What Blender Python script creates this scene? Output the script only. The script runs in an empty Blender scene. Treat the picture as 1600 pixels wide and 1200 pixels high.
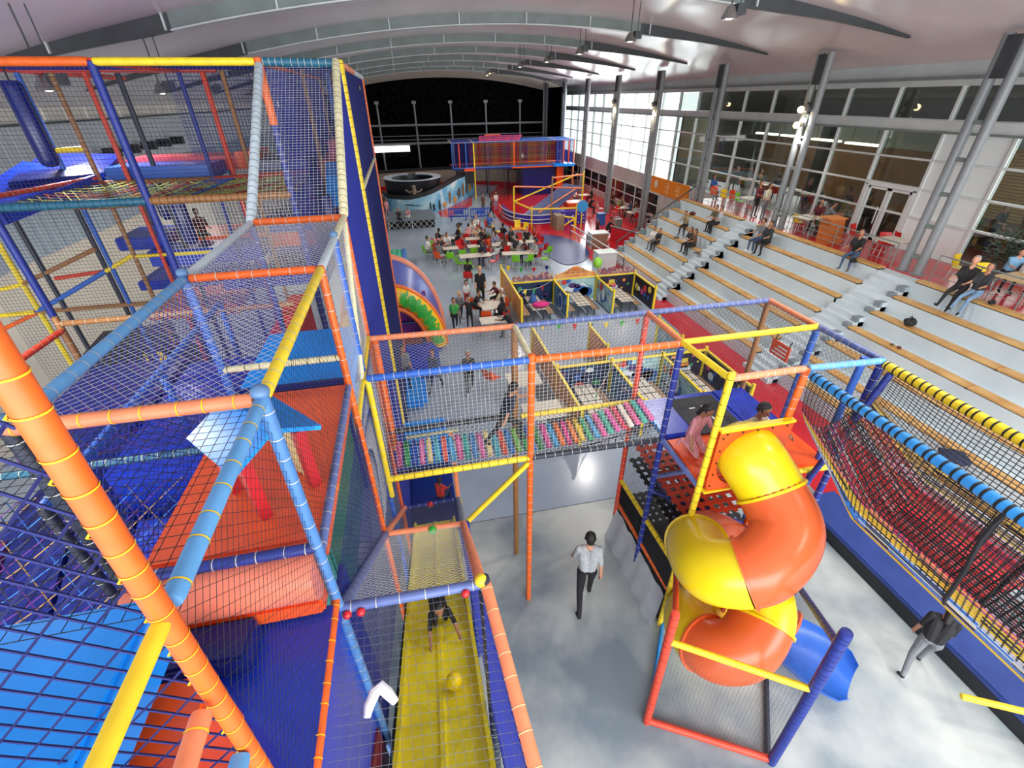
import bpy, bmesh, math, random
from mathutils import Vector, Matrix
random.seed(7)
S = bpy.context.scene
COL = S.collection

# ---------------------------------------------------------------- camera
cd = bpy.data.cameras.new('camera'); cam = bpy.data.objects.new('camera', cd); COL.objects.link(cam)
cd.sensor_fit = 'HORIZONTAL'; cd.sensor_width = 36.0; cd.lens = 36.0*708/1600
cd.clip_start = 0.05; cd.clip_end = 400
cam.matrix_world = Matrix(((0.97754287, 0.12180247, -0.17197121, 0.0),
                           (-0.21043241, 0.52035392, -0.82761706, 0.0),
                           (-0.0113199, 0.84521947, 0.53429945, 7.8),
                           (0, 0, 0, 1)))
S.camera = cam
# ---------------------------------------------------------------- sky, lights, exposure
w = bpy.data.worlds.new('sky'); S.world = w; w.use_nodes = True
bg = w.node_tree.nodes['Background']; bg.inputs[0].default_value = (0.93, 0.97, 1.0, 1); bg.inputs[1].default_value = 1.6
S.view_settings.view_transform = 'Standard'; S.view_settings.look = 'None'
S.view_settings.exposure = 0.36; S.view_settings.gamma = 1.0; S.view_settings.use_curve_mapping = False
def area(name, loc, direction, sx, sy, power, col=(1, 1, 1)):
    l = bpy.data.lights.new(name, 'AREA'); l.shape = 'RECTANGLE'; l.size = sx; l.size_y = sy; l.energy = power; l.color = col
    o = bpy.data.objects.new(name, l); COL.objects.link(o); o.location = loc
    o.rotation_euler = Vector(direction).to_track_quat('-Z', 'Y').to_euler(); return o
# daylight through the glazed near end of the hall and through the long glazed side
area('daylight_near_end', (3, -7.6, 6.0), (0, 1, -0.28), 26, 5, 2600, (0.95, 0.98, 1.0))
area('daylight_side_near', (18.2, 4, 6.2), (-1, 0.1, -0.1), 18, 4.6, 700, (0.95, 0.98, 1.0))
area('daylight_side_far', (18.2, 36, 5.6), (-1, -0.2, -0.2), 30, 5.5, 2000, (0.95, 0.98, 1.0))
# ---------------------------------------------------------------- colour and materials
def hx(s):
    s = s.lstrip('#'); c = [int(s[i:i+2], 16)/255 for i in (0, 2, 4)]
    return tuple((v/12.92 if v <= 0.04045 else ((v+0.055)/1.055)**2.4) for v in c)
MATS = {}
def M(name, col, rough=0.5, var=0.12, scale=6.0, metal=0.0, bump=0.0, spec=0.5, col2=None, emit=0.0, detail=3.0):
    if name in MATS: return MATS[name]
    m = bpy.data.materials.new(name); m.use_nodes = True; nt = m.node_tree; N = nt.nodes; L = nt.links
    b = N['Principled BSDF']; c = hx(col) if isinstance(col, str) else col
    b.inputs['Roughness'].default_value = rough; b.inputs['Metallic'].default_value = metal
    b.inputs['Specular IOR Level'].default_value = spec
    if var or col2:
        tc = N.new('ShaderNodeTexCoord'); n = N.new('ShaderNodeTexNoise'); n.inputs['Scale'].default_value = scale; n.inputs['Detail'].default_value = detail
        L.new(tc.outputs['Object'], n.inputs['Vector'])
        r = N.new('ShaderNodeValToRGB'); r.color_ramp.elements[0].position = 0.32; r.color_ramp.elements[1].position = 0.68
        c2 = hx(col2) if col2 else tuple(min(1, v*(1+var)+var*0.02) for v in c)
        c1 = c if col2 else tuple(v*(1-var) for v in c)
        r.color_ramp.elements[0].color = (*c1, 1); r.color_ramp.elements[1].color = (*c2, 1)
        L.new(n.outputs['Fac'], r.inputs['Fac']); L.new(r.outputs['Color'], b.inputs['Base Color'])
        if bump:
            bp = N.new('ShaderNodeBump'); bp.inputs['Strength'].default_value = bump; bp.inputs['Distance'].default_value = 0.02
            L.new(n.outputs['Fac'], bp.inputs['Height']); L.new(bp.outputs['Normal'], b.inputs['Normal'])
    else:
        b.inputs['Base Color'].default_value = (*c, 1)
    if emit:
        b.inputs['Emission Color'].default_value = (*c, 1); b.inputs['Emission Strength'].default_value = emit
    MATS[name] = m; return m
def glass(name, tint=(1, 1, 1), fac=0.12):
    m = bpy.data.materials.new(name); m.use_nodes = True; nt = m.node_tree; N = nt.nodes; L = nt.links
    N.remove(N['Principled BSDF']); out = N['Material Output']
    t = N.new('ShaderNodeBsdfTransparent'); t.inputs[0].default_value = (*tint, 1)
    g = N.new('ShaderNodeBsdfGlossy'); g.inputs['Roughness'].default_value = 0.03
    mx = N.new('ShaderNodeMixShader'); mx.inputs[0].default_value = fac
    L.new(t.outputs[0], mx.inputs[1]); L.new(g.outputs[0], mx.inputs[2]); L.new(mx.outputs[0], out.inputs['Surface']); MATS[name] = m; return m
# ---------------------------------------------------------------- mesh helpers
class MB:
    def __init__(s): s.v = []; s.f = []; s.mi = []; s.m = 0
    def add(s, vs, fs):
        o = len(s.v); s.v.extend(tuple(p) for p in vs)
        for f in fs: s.f.append([i+o for i in f]); s.mi.append(s.m)
    def box(s, c, d, rot=None):
        x, y, z = d[0]/2, d[1]/2, d[2]/2
        vs = [Vector(p) for p in ((-x,-y,-z),(x,-y,-z),(x,y,-z),(-x,y,-z),(-x,-y,z),(x,-y,z),(x,y,z),(-x,y,z))]
        if rot is not None:
            R = rot if isinstance(rot, Matrix) else Matrix.Rotation(rot, 3, 'Z')
            vs = [R @ v for v in vs]
        c = Vector(c); s.add([v+c for v in vs], [(3,2,1,0),(4,5,6,7),(0,1,5,4),(1,2,6,5),(2,3,7,6),(3,0,4,7)])
    def bb(s, a, b):
        s.box([(a[i]+b[i])/2 for i in range(3)], [abs(a[i]-b[i]) for i in range(3)])
    def quad(s, a, b, c, d): s.add([a, b, c, d], [(0, 1, 2, 3)])
    def slab(s, pts, t):            # polygon extruded by t along its normal, backwards
        P = [Vector(p) for p in pts]; n = (P[1]-P[0]).cross(P[2]-P[0]).normalized(); k = len(P)
        s.add(P+[p-n*t for p in P], [tuple(range(k)), tuple(range(2*k-1, k-1, -1))]+[(i, i+k, (i+1) % k+k, (i+1) % k) for i in range(k)])
    def tube(s, p0, p1, r, n=10, r1=None, cap=True):
        s.path([p0, p1], [r, r if r1 is None else r1], n, cap)
    def path(s, pts, r, n=8, cap=True, closed=False):
        P = [Vector(p) for p in pts]; k = len(P)
        if not isinstance(r, (list, tuple)): r = [r]*k
        prev = None; rings = []
        for i in range(k):
            if closed: t = P[(i+1) % k]-P[i-1]
            else: t = P[min(i+1, k-1)]-P[max(i-1, 0)]
            if t.length < 1e-9: t = Vector((0, 0, 1))
            t.normalize()
            if prev is None:
                a = Vector((0, 0, 1)) if abs(t.z) < 0.9 else Vector((1, 0, 0)); u = t.cross(a).normalized()
            else:
                u = prev-t*prev.dot(t); u = u.normalized() if u.length > 1e-6 else t.cross(Vector((0, 0, 1))).normalized()
            prev = u; v = t.cross(u)
            rings.append([P[i]+(u*math.cos(2*math.pi*j/n)+v*math.sin(2*math.pi*j/n))*r[i] for j in range(n)])
        vs = [p for R in rings for p in R]; fs = []
        for i in range(k if closed else k-1):
            a = i*n; b = ((i+1) % k)*n
            fs += [(a+j, a+(j+1) % n, b+(j+1) % n, b+j) for j in range(n)]
        if cap and not closed: fs += [tuple(range(n-1, -1, -1)), tuple(range((k-1)*n, k*n))]
        s.add(vs, fs)
    def lathe(s, prof, c=(0, 0, 0), n=20, a0=0, a1=2*math.pi):
        c = Vector(c); full = abs(a1-a0-2*math.pi) < 1e-6; m = n if full else n+1; k = len(prof)
        vs = []
        for i in range(m):
            a = a0+(a1-a0)*i/n
            vs += [c+Vector((r*math.cos(a), r*math.sin(a), z)) for r, z in prof]
        fs = []
        for i in range(n):
            p = i*k; q = ((i+1) % m)*k
            fs += [(p+j, q+j, q+j+1, p+j+1) for j in range(k-1)]
        s.add(vs, fs)
    def sphere(s, c, r, n=10, m=6, sc=(1, 1, 1)):
        s.add([(c[0]+r*sc[0]*math.sin(math.pi*i/m)*math.cos(2*math.pi*j/n), c[1]+r*sc[1]*math.sin(math.pi*i/m)*math.sin(2*math.pi*j/n), c[2]+r*sc[2]*math.cos(math.pi*i/m)) for i in range(m+1) for j in range(n)],
              [(i*n+j, i*n+n+j, i*n+n+(j+1) % n, i*n+(j+1) % n) for i in range(m) for j in range(n)])
    def mesh(s, name, mats, smooth=True):
        me = bpy.data.meshes.new(name); me.from_pydata(s.v, [], s.f)
        for m in (mats if isinstance(mats, (list, tuple)) else [mats]): me.materials.append(m)
        me.polygons.foreach_set('material_index', s.mi)
        if smooth:
            me.polygons.foreach_set('use_smooth', [True]*len(s.f)); me.set_sharp_from_angle(angle=math.radians(40))
        me.update(); return me
    def build(s, name, mats, parent=None, smooth=True):
        return link(bpy.data.objects.new(name, s.mesh(name, mats, smooth)), parent)
def link(o, parent=None):
    COL.objects.link(o)
    if parent is not None: o.parent = parent
    return o
def thing(name, label, cat, loc=(0, 0, 0), rz=0, group=None):
    o = bpy.data.objects.new(name, None); COL.objects.link(o); o.empty_display_size = 0.1
    o.location = loc; o.rotation_euler = (0, 0, rz); tag(o, label, cat, group); return o
def tag(o, label=None, cat=None, group=None, kind=None):
    if label: o['label'] = label
    if cat: o['category'] = cat
    if group: o['group'] = group
    if kind: o['kind'] = kind
    return o
def struct(o): o['kind'] = 'structure'; return o
def dup(root, loc, rz, label=None, group=None, scale=None):
    r = root.copy(); COL.objects.link(r); r.location = loc; r.rotation_euler = (0, 0, rz)
    if label: r['label'] = label
    if group: r['group'] = group
    if scale: r.scale = (scale,)*3
    for ch in root.children:
        c = ch.copy(); COL.objects.link(c); c.parent = r
        for g in ch.children:
            d = g.copy(); COL.objects.link(d); d.parent = c
    return r
V3 = Vector
def lerp(a, b, t): return V3(a)*(1-t)+V3(b)*t
# padded tube with lashings
FOAM = {'orange': '#e8641c', 'yellow': '#f2d22a', 'blue': '#2f63c0', 'lblue': '#5f9fd6', 'navy': '#1d2f86', 'dark': '#232838', 'pale': '#c3d2da', 'cream': '#e6dfb4',
        'salmon': '#ec8a5e', 'red': '#d8432a', 'brown': '#9a6a3c', 'bluegrey': '#5d6ea6', 'sky': '#2f8fd8', 'grey': '#7d8796', 'teal': '#22607a', 'steelblue': '#4a7cb8', 'capblue': '#5a7fa8'}
def foam(c): return M('foam_'+c, FOAM[c], 0.45, 0.1, 9, bump=0.15)
TIE = {'white': '#c2c2ba', 'yellow': '#f0c21c', 'black': '#15161c', 'blue': '#1a2c80', 'cream': '#d8cf9a'}
def tie(c): return M('cord_'+c, TIE[c], 0.7, 0)
def bar(parent, p0, p1, c, r=0.043, lash='white', step=0.14, name='beam', n=12, lr=0.0032, caps=True):
    p0 = V3(p0); p1 = V3(p1); L = (p1-p0).length; d = (p1-p0)/L
    b = MB(); e = r*0.5
    b.path([p0-d*e*0.4, p0-d*e*0.1, p0+d*e, p1-d*e, p1+d*e*0.1, p1+d*e*0.4], [r*0.55, r*0.92, r, r, r*0.92, r*0.55], n)
    o = b.build(name, foam(c), parent)
    if lash:
        t = MB(); k = max(1, int(L/step)); w = d.orthogonal().normalized()
        for i in range(k):
            q = p0+d*(L*(i+0.5)/k+random.uniform(-0.02, 0.02)); tl = w*random.uniform(-0.012, 0.012)
            dd = (d+tl*2).normalized(); t.path([q-dd*lr, q+dd*lr], r+0.0022, n, cap=False)
        tag(t.build('lashing', tie(lash), o), kind='stuff')
    return o
def post(parent, x, y, z0, z1, c, r=0.045, lash='white', step=0.16): return bar(parent, (x, y, z0), (x, y, z1), c, r, lash, step, 'post')
def cordmat(c):
    T = {'navy': '#1e2a86', 'white': '#c9c9c6', 'black': '#16171c', 'grey': '#5a5d66', 'red': '#b8322c', 'yellow': '#d9b93a', 'green': '#b7c56a', 'tan': '#b08a4a', 'cyan': '#3a78c8', 'purple': '#6a2f86', 'pink': '#c8487a', 'dgrey': '#3a3d48', 'navydark': '#161c5e'}
    return M('net_'+c, T[c], 0.8, 0)
def net(parent, a, b, c, d, cell, col, r=0.0022, diamond=False, sag=0.0, seg=1, name='net', label=None):
    """net between corners a b c d (a-b, d-c along u; a-d, b-c along v); real strands"""
    a, b, c, d = V3(a), V3(b), V3(c), V3(d); mb = MB()
    lu = ((b-a).length+(c-d).length)/2; lv = ((d-a).length+(c-b).length)/2
    def P(u, v):
        p = (a*(1-u)+b*u)*(1-v)+(d*(1-u)+c*u)*v
        if sag: p = p+V3((0, 0, -sag*16*u*(1-u)*v*(1-v)))
        return p
    cols = col if isinstance(col, (list, tuple)) else [col]
    def strand(p, q, k):
        mb.m = k % len(cols); sg = seg if sag else 1
        mb.path([P(p[0]+(q[0]-p[0])*i/sg, p[1]+(q[1]-p[1])*i/sg) for i in range(sg+1)], r, 3, cap=False)
    if not diamond:
        nu = max(1, round(lu/cell)); nv = max(1, round(lv/cell))
        for i in range(nu+1): strand((i/nu, 0), (i/nu, 1), i//3)
        for j in range(nv+1): strand((0, j/nv), (1, j/nv), j//3)
    else:
        s = cell*1.414; k = 0; t = -lv
        while t < lu:
            x0, y0 = (t, 0) if t > 0 else (0, -t); m = min(lu-x0, lv-y0)
            if m > 0.01: strand((x0/lu, y0/lv), ((x0+m)/lu, (y0+m)/lv), k)
            t += s; k += 1
        t = 0
        while t < lu+lv:
            x0, y0 = (t, 0) if t < lu else (lu, t-lu); m = min(x0, lv-y0)
            if m > 0.01: strand((x0/lu, y0/lv), ((x0-m)/lu, (y0+m)/lv), k)
            t += s; k += 1
    o = mb.build(name, [cordmat(x) for x in cols], parent, smooth=False); tag(o, kind='stuff')
    if label: o['label'] = label
    return o
def pad(parent, a, b, mat, name='pad', bev=0.02, label=None):
    m = MB(); m.bb(a, b); me = m.mesh(name, mat, False)
    bm = bmesh.new(); bm.from_mesh(me); bmesh.ops.bevel(bm, geom=bm.edges[:], offset=min(bev, min(abs(a[i]-b[i]) for i in range(3))*0.45), segments=2, affect='EDGES'); bm.to_mesh(me); bm.free()
    me.polygons.foreach_set('use_smooth', [True]*len(me.polygons)); me.set_sharp_from_angle(angle=math.radians(40))
    o = link(bpy.data.objects.new(name, me), parent)
    if label: o['label'] = label
    return o
def vinyl(n, c, rough=0.28): return M('vinyl_'+n, c, rough, 0.08, 3, bump=0.08)
VB = vinyl('blue', '#1638b8'); VLB = vinyl('light_blue', '#1890f2'); VO = vinyl('orange', '#f2591c'); VR = vinyl('red', '#c8242c'); VN = vinyl('navy', '#16226e')
VY = vinyl('yellow', '#f2d21c'); VT = vinyl('teal', '#14605e'); VP = vinyl('purple', '#6a2a7e'); VK = vinyl('black', '#17181d', 0.5); VW = vinyl('white', '#e6e6e2'); VG = vinyl('green', '#38a838')
# ================================================================ the hall
XL, XR, YN, YF = -11.0, 17.2, -8.0, 54.0
def zc(x): return 10.25-0.0105*(x-4.5)**2
CONC = M('concrete', '#74828c', 0.3, col2='#b4bab8', scale=0.5, detail=10, bump=0.03)
for n_ in CONC.node_tree.nodes:
    if n_.type == 'VALTORGB': n_.color_ramp.elements[0].position = 0.40; n_.color_ramp.elements[1].position = 0.60
EPOXY = M('painted_floor', '#8b99ab', 0.2, col2='#a3b1c1', scale=0.25, detail=4)
REDF = M('red_floor', '#b41f2a', 0.16, col2='#c62a34', scale=0.3)
BLUEM = M('blue_mat', '#2c3f78', 0.3, 0.1, 1)
m = MB(); m.bb((XL, YN, -0.3), (XR+6, 6.75, 0)); struct(m.build('floor', CONC, smooth=False))
m = MB(); m.bb((XL, 6.77, -0.3), (XR+6, YF, 0)); struct(m.build('floor', EPOXY, smooth=False))
m = MB(); m.bb((XL, 6.75, -0.3), (XR+6, 6.77, -0.004)); struct(m.build('floor', M('joint', '#4a5058', 0.8, 0), smooth=False))
m = MB(); m.slab([(8.1, 3.0, 0.004), (XR, 3.0, 0.004), (XR, 51, 0.004), (9.5, 51, 0.004), (7.6, 46, 0.004), (6.5, 38, 0.004), (6.45, 34, 0.004), (7.0, 31.6, 0.004), (8.2, 30.4, 0.004), (9.6, 27, 0.004), (9.6, 21.5, 0.004), (9.75, 17, 0.004), (9.7, 14.5, 0.004), (8.9, 11.5, 0.004)], 0.003); struct(m.build('floor', REDF, smooth=False))
m = MB(); m.slab([(-3.2, 52, 0.004), (-3.0, 47, 0.004), (1.5, 44.5, 0.004), (2.3, 37.2, 0.004), (3.0, 36.6, 0.004), (5.2, 41, 0.004), (6.3, 48, 0.004), (4, 52, 0.004)], 0.003); struct(m.build('floor', REDF, smooth=False))
m = MB(); pts = [(8.1+2.1*math.cos(a)*(1.0 if math.cos(a) > 0 else 0.35), 26.6+3.3*math.sin(a), 0.03) for a in [2*math.pi*i/28 for i in range(28)]]
m.slab(pts, 0.022); tag(m.build('landing_mat', BLUEM), 'dark blue rounded floor mat beside the red cafe floor', 'mat')
# ceiling membrane, scalloped between the ribs
CEIL = M('ceiling_membrane', '#d2c8cc', 0.24, col2='#e4dcdd', scale=0.35, bump=0.12, spec=0.6)
RY = [13.6+6.04*k for k in range(-4, 7)]
m = MB(); nx, ys = 72, []
y = YN
while y < YF+0.01: ys.append(y); y += 0.604
vs = []; 
for y in ys:
    t = ((y-13.6)/6.04) % 1.0
    for i in range(nx+1):
        x = XL-0.3+(XR+0.9-XL)*i/nx; e = max(0, 1-((x-3.1)/14.5)**2)
        vs.append((x, y, zc(x)+e*(0.30*math.sin(math.pi*t)*(0.55+0.45*abs(math.sin(math.pi*x/2.9))))))
k = nx+1
m.add(vs, [(j*k+i, (j+1)*k+i, (j+1)*k+i+1, j*k+i+1) for j in range(len(ys)-1) for i in range(nx)])
m.v += [(a, b, c+0.12) for a, b, c in m.v]; n0 = len(vs); m.f += [[i+n0 for i in reversed(f)] for f in m.f]; m.mi = [0]*len(m.f)
struct(m.build('ceiling', CEIL))
STEEL = M('grey_steel', '#76827f', 0.4, 0.1, 2); STEELW = M('pale_steel', '#c8cfce', 0.4, 0.06, 2); STEELD = M('dark_steel', '#3c4043', 0.5, 0.15, 2)
for q, y in enumerate(RY):
    rb = MB(); xs = [-9.6+(14.65+9.6)*i/48 for i in range(49)]
    def zf(x):
        d = min((x+9.6)/4.5, (14.65-x)/4.8, 1.0); return zc(x)+0.1-0.12-0.25*max(0, d)**0.9
    for i in range(48):
        a, b = xs[i], xs[i+1]
        rb.m = 1 if (b > 9.3 or a < -4.6) else 0
        rb.add([(a, y-0.02, zc(a)+0.1), (b, y-0.02, zc(b)+0.1), (b, y-0.02, zf(b)), (a, y-0.02, zf(a)), (a, y+0.02, zc(a)+0.1), (b, y+0.02, zc(b)+0.1), (b, y+0.02, zf(b)), (a, y+0.02, zf(a))], [(0, 1, 2, 3), (7, 6, 5, 4)])
        rb.m = 1 if (b > 9.3 or a < -4.6) else 2; wd = 0.11 if -4.6 < a < 9.3 else 0.06
        rb.add([(a, y-wd, zf(a)), (b, y-wd, zf(b)), (b, y+wd, zf(b)), (a, y+wd, zf(a)), (a, y-wd, zf(a)-0.03), (b, y-wd, zf(b)-0.03), (b, y+wd, zf(b)-0.03), (a, y+wd, zf(a)-0.03)], [(0, 1, 2, 3), (7, 6, 5, 4), (0, 4, 5, 1), (2, 6, 7, 3)])
    o = struct(rb.build('trim_1', [STEEL, STEELD, STEELW], smooth=False)); o.name = 'trim_%d' % (q+1)
    st = MB()
    for x in [-7+2.35*i for i in range(8)]: st.bb((x-0.02, y-0.09, zf(x)), (x+0.02, y+0.09, zc(x)+0.1))
    st.build('stiffener', STEELW, o, smooth=False)
# left wall: painted lower part, profiled sheet above, light band under the roof
SHEET = M('wall_sheet', '#c6cad0', 0.5, 0.06, 0.8); SHEETB = M('wall_sheet_blue', '#9aa8b6', 0.5, 0.08, 0.5); BEIGE = M('wall_beige', '#ccc6ba', 0.7, 0.05, 1)
wl = MB(); wl.bb((XL-0.3, YN, 0), (XL, YF, 3.9)); wo = struct(wl.build('wall_left', BEIGE, smooth=False))
def sheetwall(z0, z1, mat):
    s_ = MB(); n_ = int((YF-YN)/0.5)
    for i in range(n_):
        y0 = YN+i*0.5; s_.bb((XL-0.3, y0, z0), (XL, y0+0.5, z1)); s_.bb((XL, y0, z0+0.01), (XL+0.04, y0+0.25, z1-0.01))
    s_.build('sheet', mat, wo, smooth=False)
sheetwall(3.9, 5.6, SHEETB); sheetwall(5.6, 7.25, SHEET)
b_ = MB()
for i in range(52): b_.bb((XL-0.2, YN+i*1.2+0.04, 7.3), (XL-0.1, YN+i*1.2+1.16, 7.75))
b_.build('clerestory_panel', M('clerestory', '#e4dfd4', 0.4, 0.05), wo, smooth=False)
b_ = MB(); b_.bb((XL-0.3, YN, 7.25), (XL+0.05, YF, 7.31)); b_.bb((XL-0.3, YN, 7.7), (XL-0.2, YF, 8.3)); b_.build('rail', STEELD, wo, smooth=False)
for k, (y, n_) in enumerate([(21.5, 5)]):
    for i in range(n_):
        o = MB(); o.box((0, 0, 0), (0.5, 0.28, 0.3)); o.box((-0.28, 0, -0.05), (0.3, 0.1, 0.1)); o.lathe([(0.02, 0), (0.1, 0.0)], (0.26, 0, 0), 8)
        s_ = tag(o.build('wall_speaker', M('speaker_black', '#15161a', 0.6, 0)), 'small black wall speaker, %s from the camera in its row' % ['first', 'second', 'third', 'fourth', 'fifth'][i], 'speaker', 'row of wall speakers')
        s_.location = (XL+0.45, y+i*1.5, 6.25)
# back wall, black with a steel grid
BLACK = M('black_curtain', '#030304', 1.0, 0.3, 3, spec=0.0)
m = MB(); n_ = 60
pr = [(XL+(XR-XL)*i/n_) for i in range(n_+1)]
m.add([(x, YF, 0) for x in pr]+[(x, YF, zc(x)-0.6) for x in pr]+[(x, YF+0.2, 0) for x in pr]+[(x, YF+0.2, zc(x)-0.6) for x in pr], [(i, i+1, i+n_+2, i+n_+1) for i in range(n_)])
wb = struct(m.build('wall_back', BLACK, smooth=False))
m = MB(); m.add([(x, YF-0.05, zc(x)-0.7) for x in pr]+[(x, YF-0.05, zc(x)+0.3) for x in pr], [(i, i+1, i+n_+2, i+n_+1) for i in range(n_)]); m.build('header', M('header_beige', '#8d8278', 0.7, 0), wb, smooth=False)
POSTG = M('grid_steel', '#8b9094', 0.45, 0.05)
for x in (-2.0, 1.6, 5.2, 8.8, 12.4):
    g = MB(); g.tube((x, YF-0.25, 0), (x, YF-0.25, 7.5), 0.09, 8); g.box((x, YF-0.25, 7.5), (0.4, 0.2, 0.25)); g.build('grid_post', POSTG, wb)
g = MB(); g.tube((-8, YF-0.3, 5.55), (14.8, YF-0.3, 5.55), 0.1, 8); g.build('grid_rail', POSTG, wb)
for z in (3.9, 4.25, 4.6): g = MB(); g.tube((-8, YF-0.3, z), (14.8, YF-0.3, z), 0.04 if z > 4 else 0.12, 6); g.build('grid_rail', POSTG, wb)
for x in (14.9, 16.6):
    g = MB(); g.tube((x, YF-0.6, 0), (x, YF-0.6, zc(x)), 0.13, 8); g.build('grid_post', POSTG, wb)
g = MB(); g.bb((15.2, YF-5.5, 0), (15.5, YF-0.4, 8.6)); struct(g.build('wall_curtain', BLACK, smooth=False))
sg = MB(); sg.bb((-5.2, YF-0.42, 3.2), (0.7, YF-0.34, 3.75)); o = sg.build('window_1', M('lit_panel', '#ffffff', 0.5, 0, emit=1.6), smooth=False); struct(o)
# right wall: glazed curtain wall
MUL = M('white_mullion', '#d5dad8', 0.45, 0.04, 1); GLASS = glass('window_glass', (0.93, 0.97, 0.96), 0.10); GLASSD = glass('cafe_glass', (0.72, 0.76, 0.74), 0.10)
wr = MB(); wr.bb((XR, YN, 0), (XR+0.25, YF, 2.95)); wro = struct(wr.build('wall_right', M('wall_white', '#b9bdbc', 0.6, 0.04, 1), smooth=False))
tr = MB(); tr.bb((XR-0.12, YN, 6.72), (XR+0.2, YF, 7.02)); tr.bb((XR-0.05, YN, 7.95), (XR+0.2, YF, 8.6)); tr.build('beam', STEELW, wro, smooth=False)
tr = MB(); tr.bb((XR-0.3, YN, 8.12), (XR, YF, 8.2)); tr.bb((XR-0.2, YN, 6.66), (XR+0.1, YF, 6.72)); tr.build('flange', STEEL, wro, smooth=False)
ZS = [2.95, 4.10, 4.97, 5.86, 6.70, 7.02, 7.95]
MY = [13.4+2.1*k for k in range(-8, 20)]
win = struct(thing('window_2', None, None)); del_keys = None
pm = {}
for i, y in enumerate(MY):
    g = MB(); g.bb((XR-0.06, y-0.04, 2.95), (XR+0.1, y+0.04, 7.95)); g.build('mullion', MUL, win, smooth=False)
for z in ZS[1:4]:
    g = MB(); g.bb((XR-0.05, MY[0], z-0.03), (XR+0.08, MY[-1], z+0.03)); g.build('transom', MUL, win, smooth=False)
WPAN = M('white_panel', '#e3ebe9', 0.4, 0.03, 1)
for i in range(len(MY)-1):
    for (za, zb) in [(2.95, 4.10), (4.10, 4.97), (4.97, 5.86), (5.86, 6.70), (7.02, 7.95)]:
        if 7 <= i <= 7 and za < 6.8: mat = WPAN
        elif i == 8 and za < 4.9: continue
        else: mat = GLASSD if MY[i] < 30 else GLASS
        key = (round(zb-za, 2), mat.name)
        if key not in pm:
            g = MB(); g.box((0, 0, 0), (0.02, 2.02, zb-za-0.05)); pm[key] = g.mesh('pane', mat, False)
        p = link(bpy.data.objects.new('pane', pm[key]), win); p.location = (XR+0.02, MY[i]+1.05, (za+zb)/2)
# double door in the glazing
dr = struct(thing('door_1', None, None))
g = MB(); g.bb((XR-0.08, 13.45, 4.86), (XR+0.1, 15.45, 5.02)); g.bb((XR-0.08, 13.45, 2.95), (XR+0.1, 13.55, 4.9)); g.bb((XR-0.08, 15.35, 2.95), (XR+0.1, 15.45, 4.9)); g.build('door_frame', MUL, dr, smooth=False)
for y0 in (13.58, 14.47):
    g = MB()
    for a, b in (((y0, 3.0), (y0+0.08, 4.84)), ((y0+0.77, 3.0), (y0+0.85, 4.84)), ((y0, 3.0), (y0+0.85, 3.1)), ((y0, 4.76), (y0+0.85, 4.84))): g.bb((XR-0.04, a[0], a[1]), (XR+0.04, b[0], b[1]))
    d = g.build('door_leaf', MUL, dr, smooth=False)
    g = MB(); g.bb((XR-0.01, y0+0.08, 3.1), (XR+0.01, y0+0.77, 4.76)); g.build('pane', GLASSD, d, smooth=False)
    g = MB(); g.tube((XR-0.1, y0+(0.7 if y0 < 14 else 0.12), 3.6), (XR-0.1, y0+(0.7 if y0 < 14 else 0.12), 4.2), 0.02, 6); g.build('handle', STEELW, d)
# cafe room behind the glass
g = MB(); g.bb((XR+1.2, YN, 7.0), (XR+1.3, 30, 8.6)); struct(g.build('wall_upper', M('upper_brown', '#5c534e', 0.8, 0.12, 0.6), smooth=False))
g = MB(); g.bb((XR+5.6, YN, 2.9), (XR+5.8, 30, 6.95)); struct(g.build('wall_cafe', M('cafe_wood', '#9a6a34', 0.6, 0.15, 1.5), smooth=False))
g = MB(); g.bb((XR+0.2, YN, 6.9), (XR+5.8, 30, 7.0)); struct(g.build('ceiling_cafe', M('cafe_ceiling', '#c9c8c0', 0.8, 0.03), smooth=False))
g = MB(); g.bb((XR+5.2, YN, 5.6), (XR+5.59, 30, 6.9)); struct(g.build('wall_cafe', M('cafe_plaster', '#b8bcb2', 0.8, 0.05), smooth=False))
g = MB(); g.bb((XR+0.2, YN, 2.75), (XR+6, 30, 2.95)); struct(g.build('floor', M('cafe_floor', '#3a2a24', 0.5, 0.1), smooth=False))
g = MB(); g.bb((XR+0.2, 29.8, 2.95), (XR+5.8, 30, 7)); struct(g.build('wall_cafe', M('cafe_end', '#57503f', 0.8, 0.1), smooth=False))
for y in (9.0, 15.2, 21.4, 26.5):
    g = MB(); g.bb((XR+3.0, y-0.25, 2.95), (XR+3.4, y+0.25, 6.9)); struct(g.build('wall_pier', M('cafe_pier', '#2b2b28', 0.6, 0.1), smooth=False))
for k, (y, hh) in enumerate([(11.6, 3.0), (14.3, 2.5)]):
    g = MB(); n_ = 22
    for i in range(n_): g.bb((XR+4.9, y-1.2, 3.6+i*0.11), (XR+5.0, y+1.2, 3.6+i*0.11+0.08))
    tag(g.build('slatted_blind', M('blind_wood', '#d09a4a', 0.5, 0.1), smooth=False), ['golden slatted blind deep in the cafe beside the white panels', 'golden slatted blind behind the double glass door'][k], 'blind')
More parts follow.
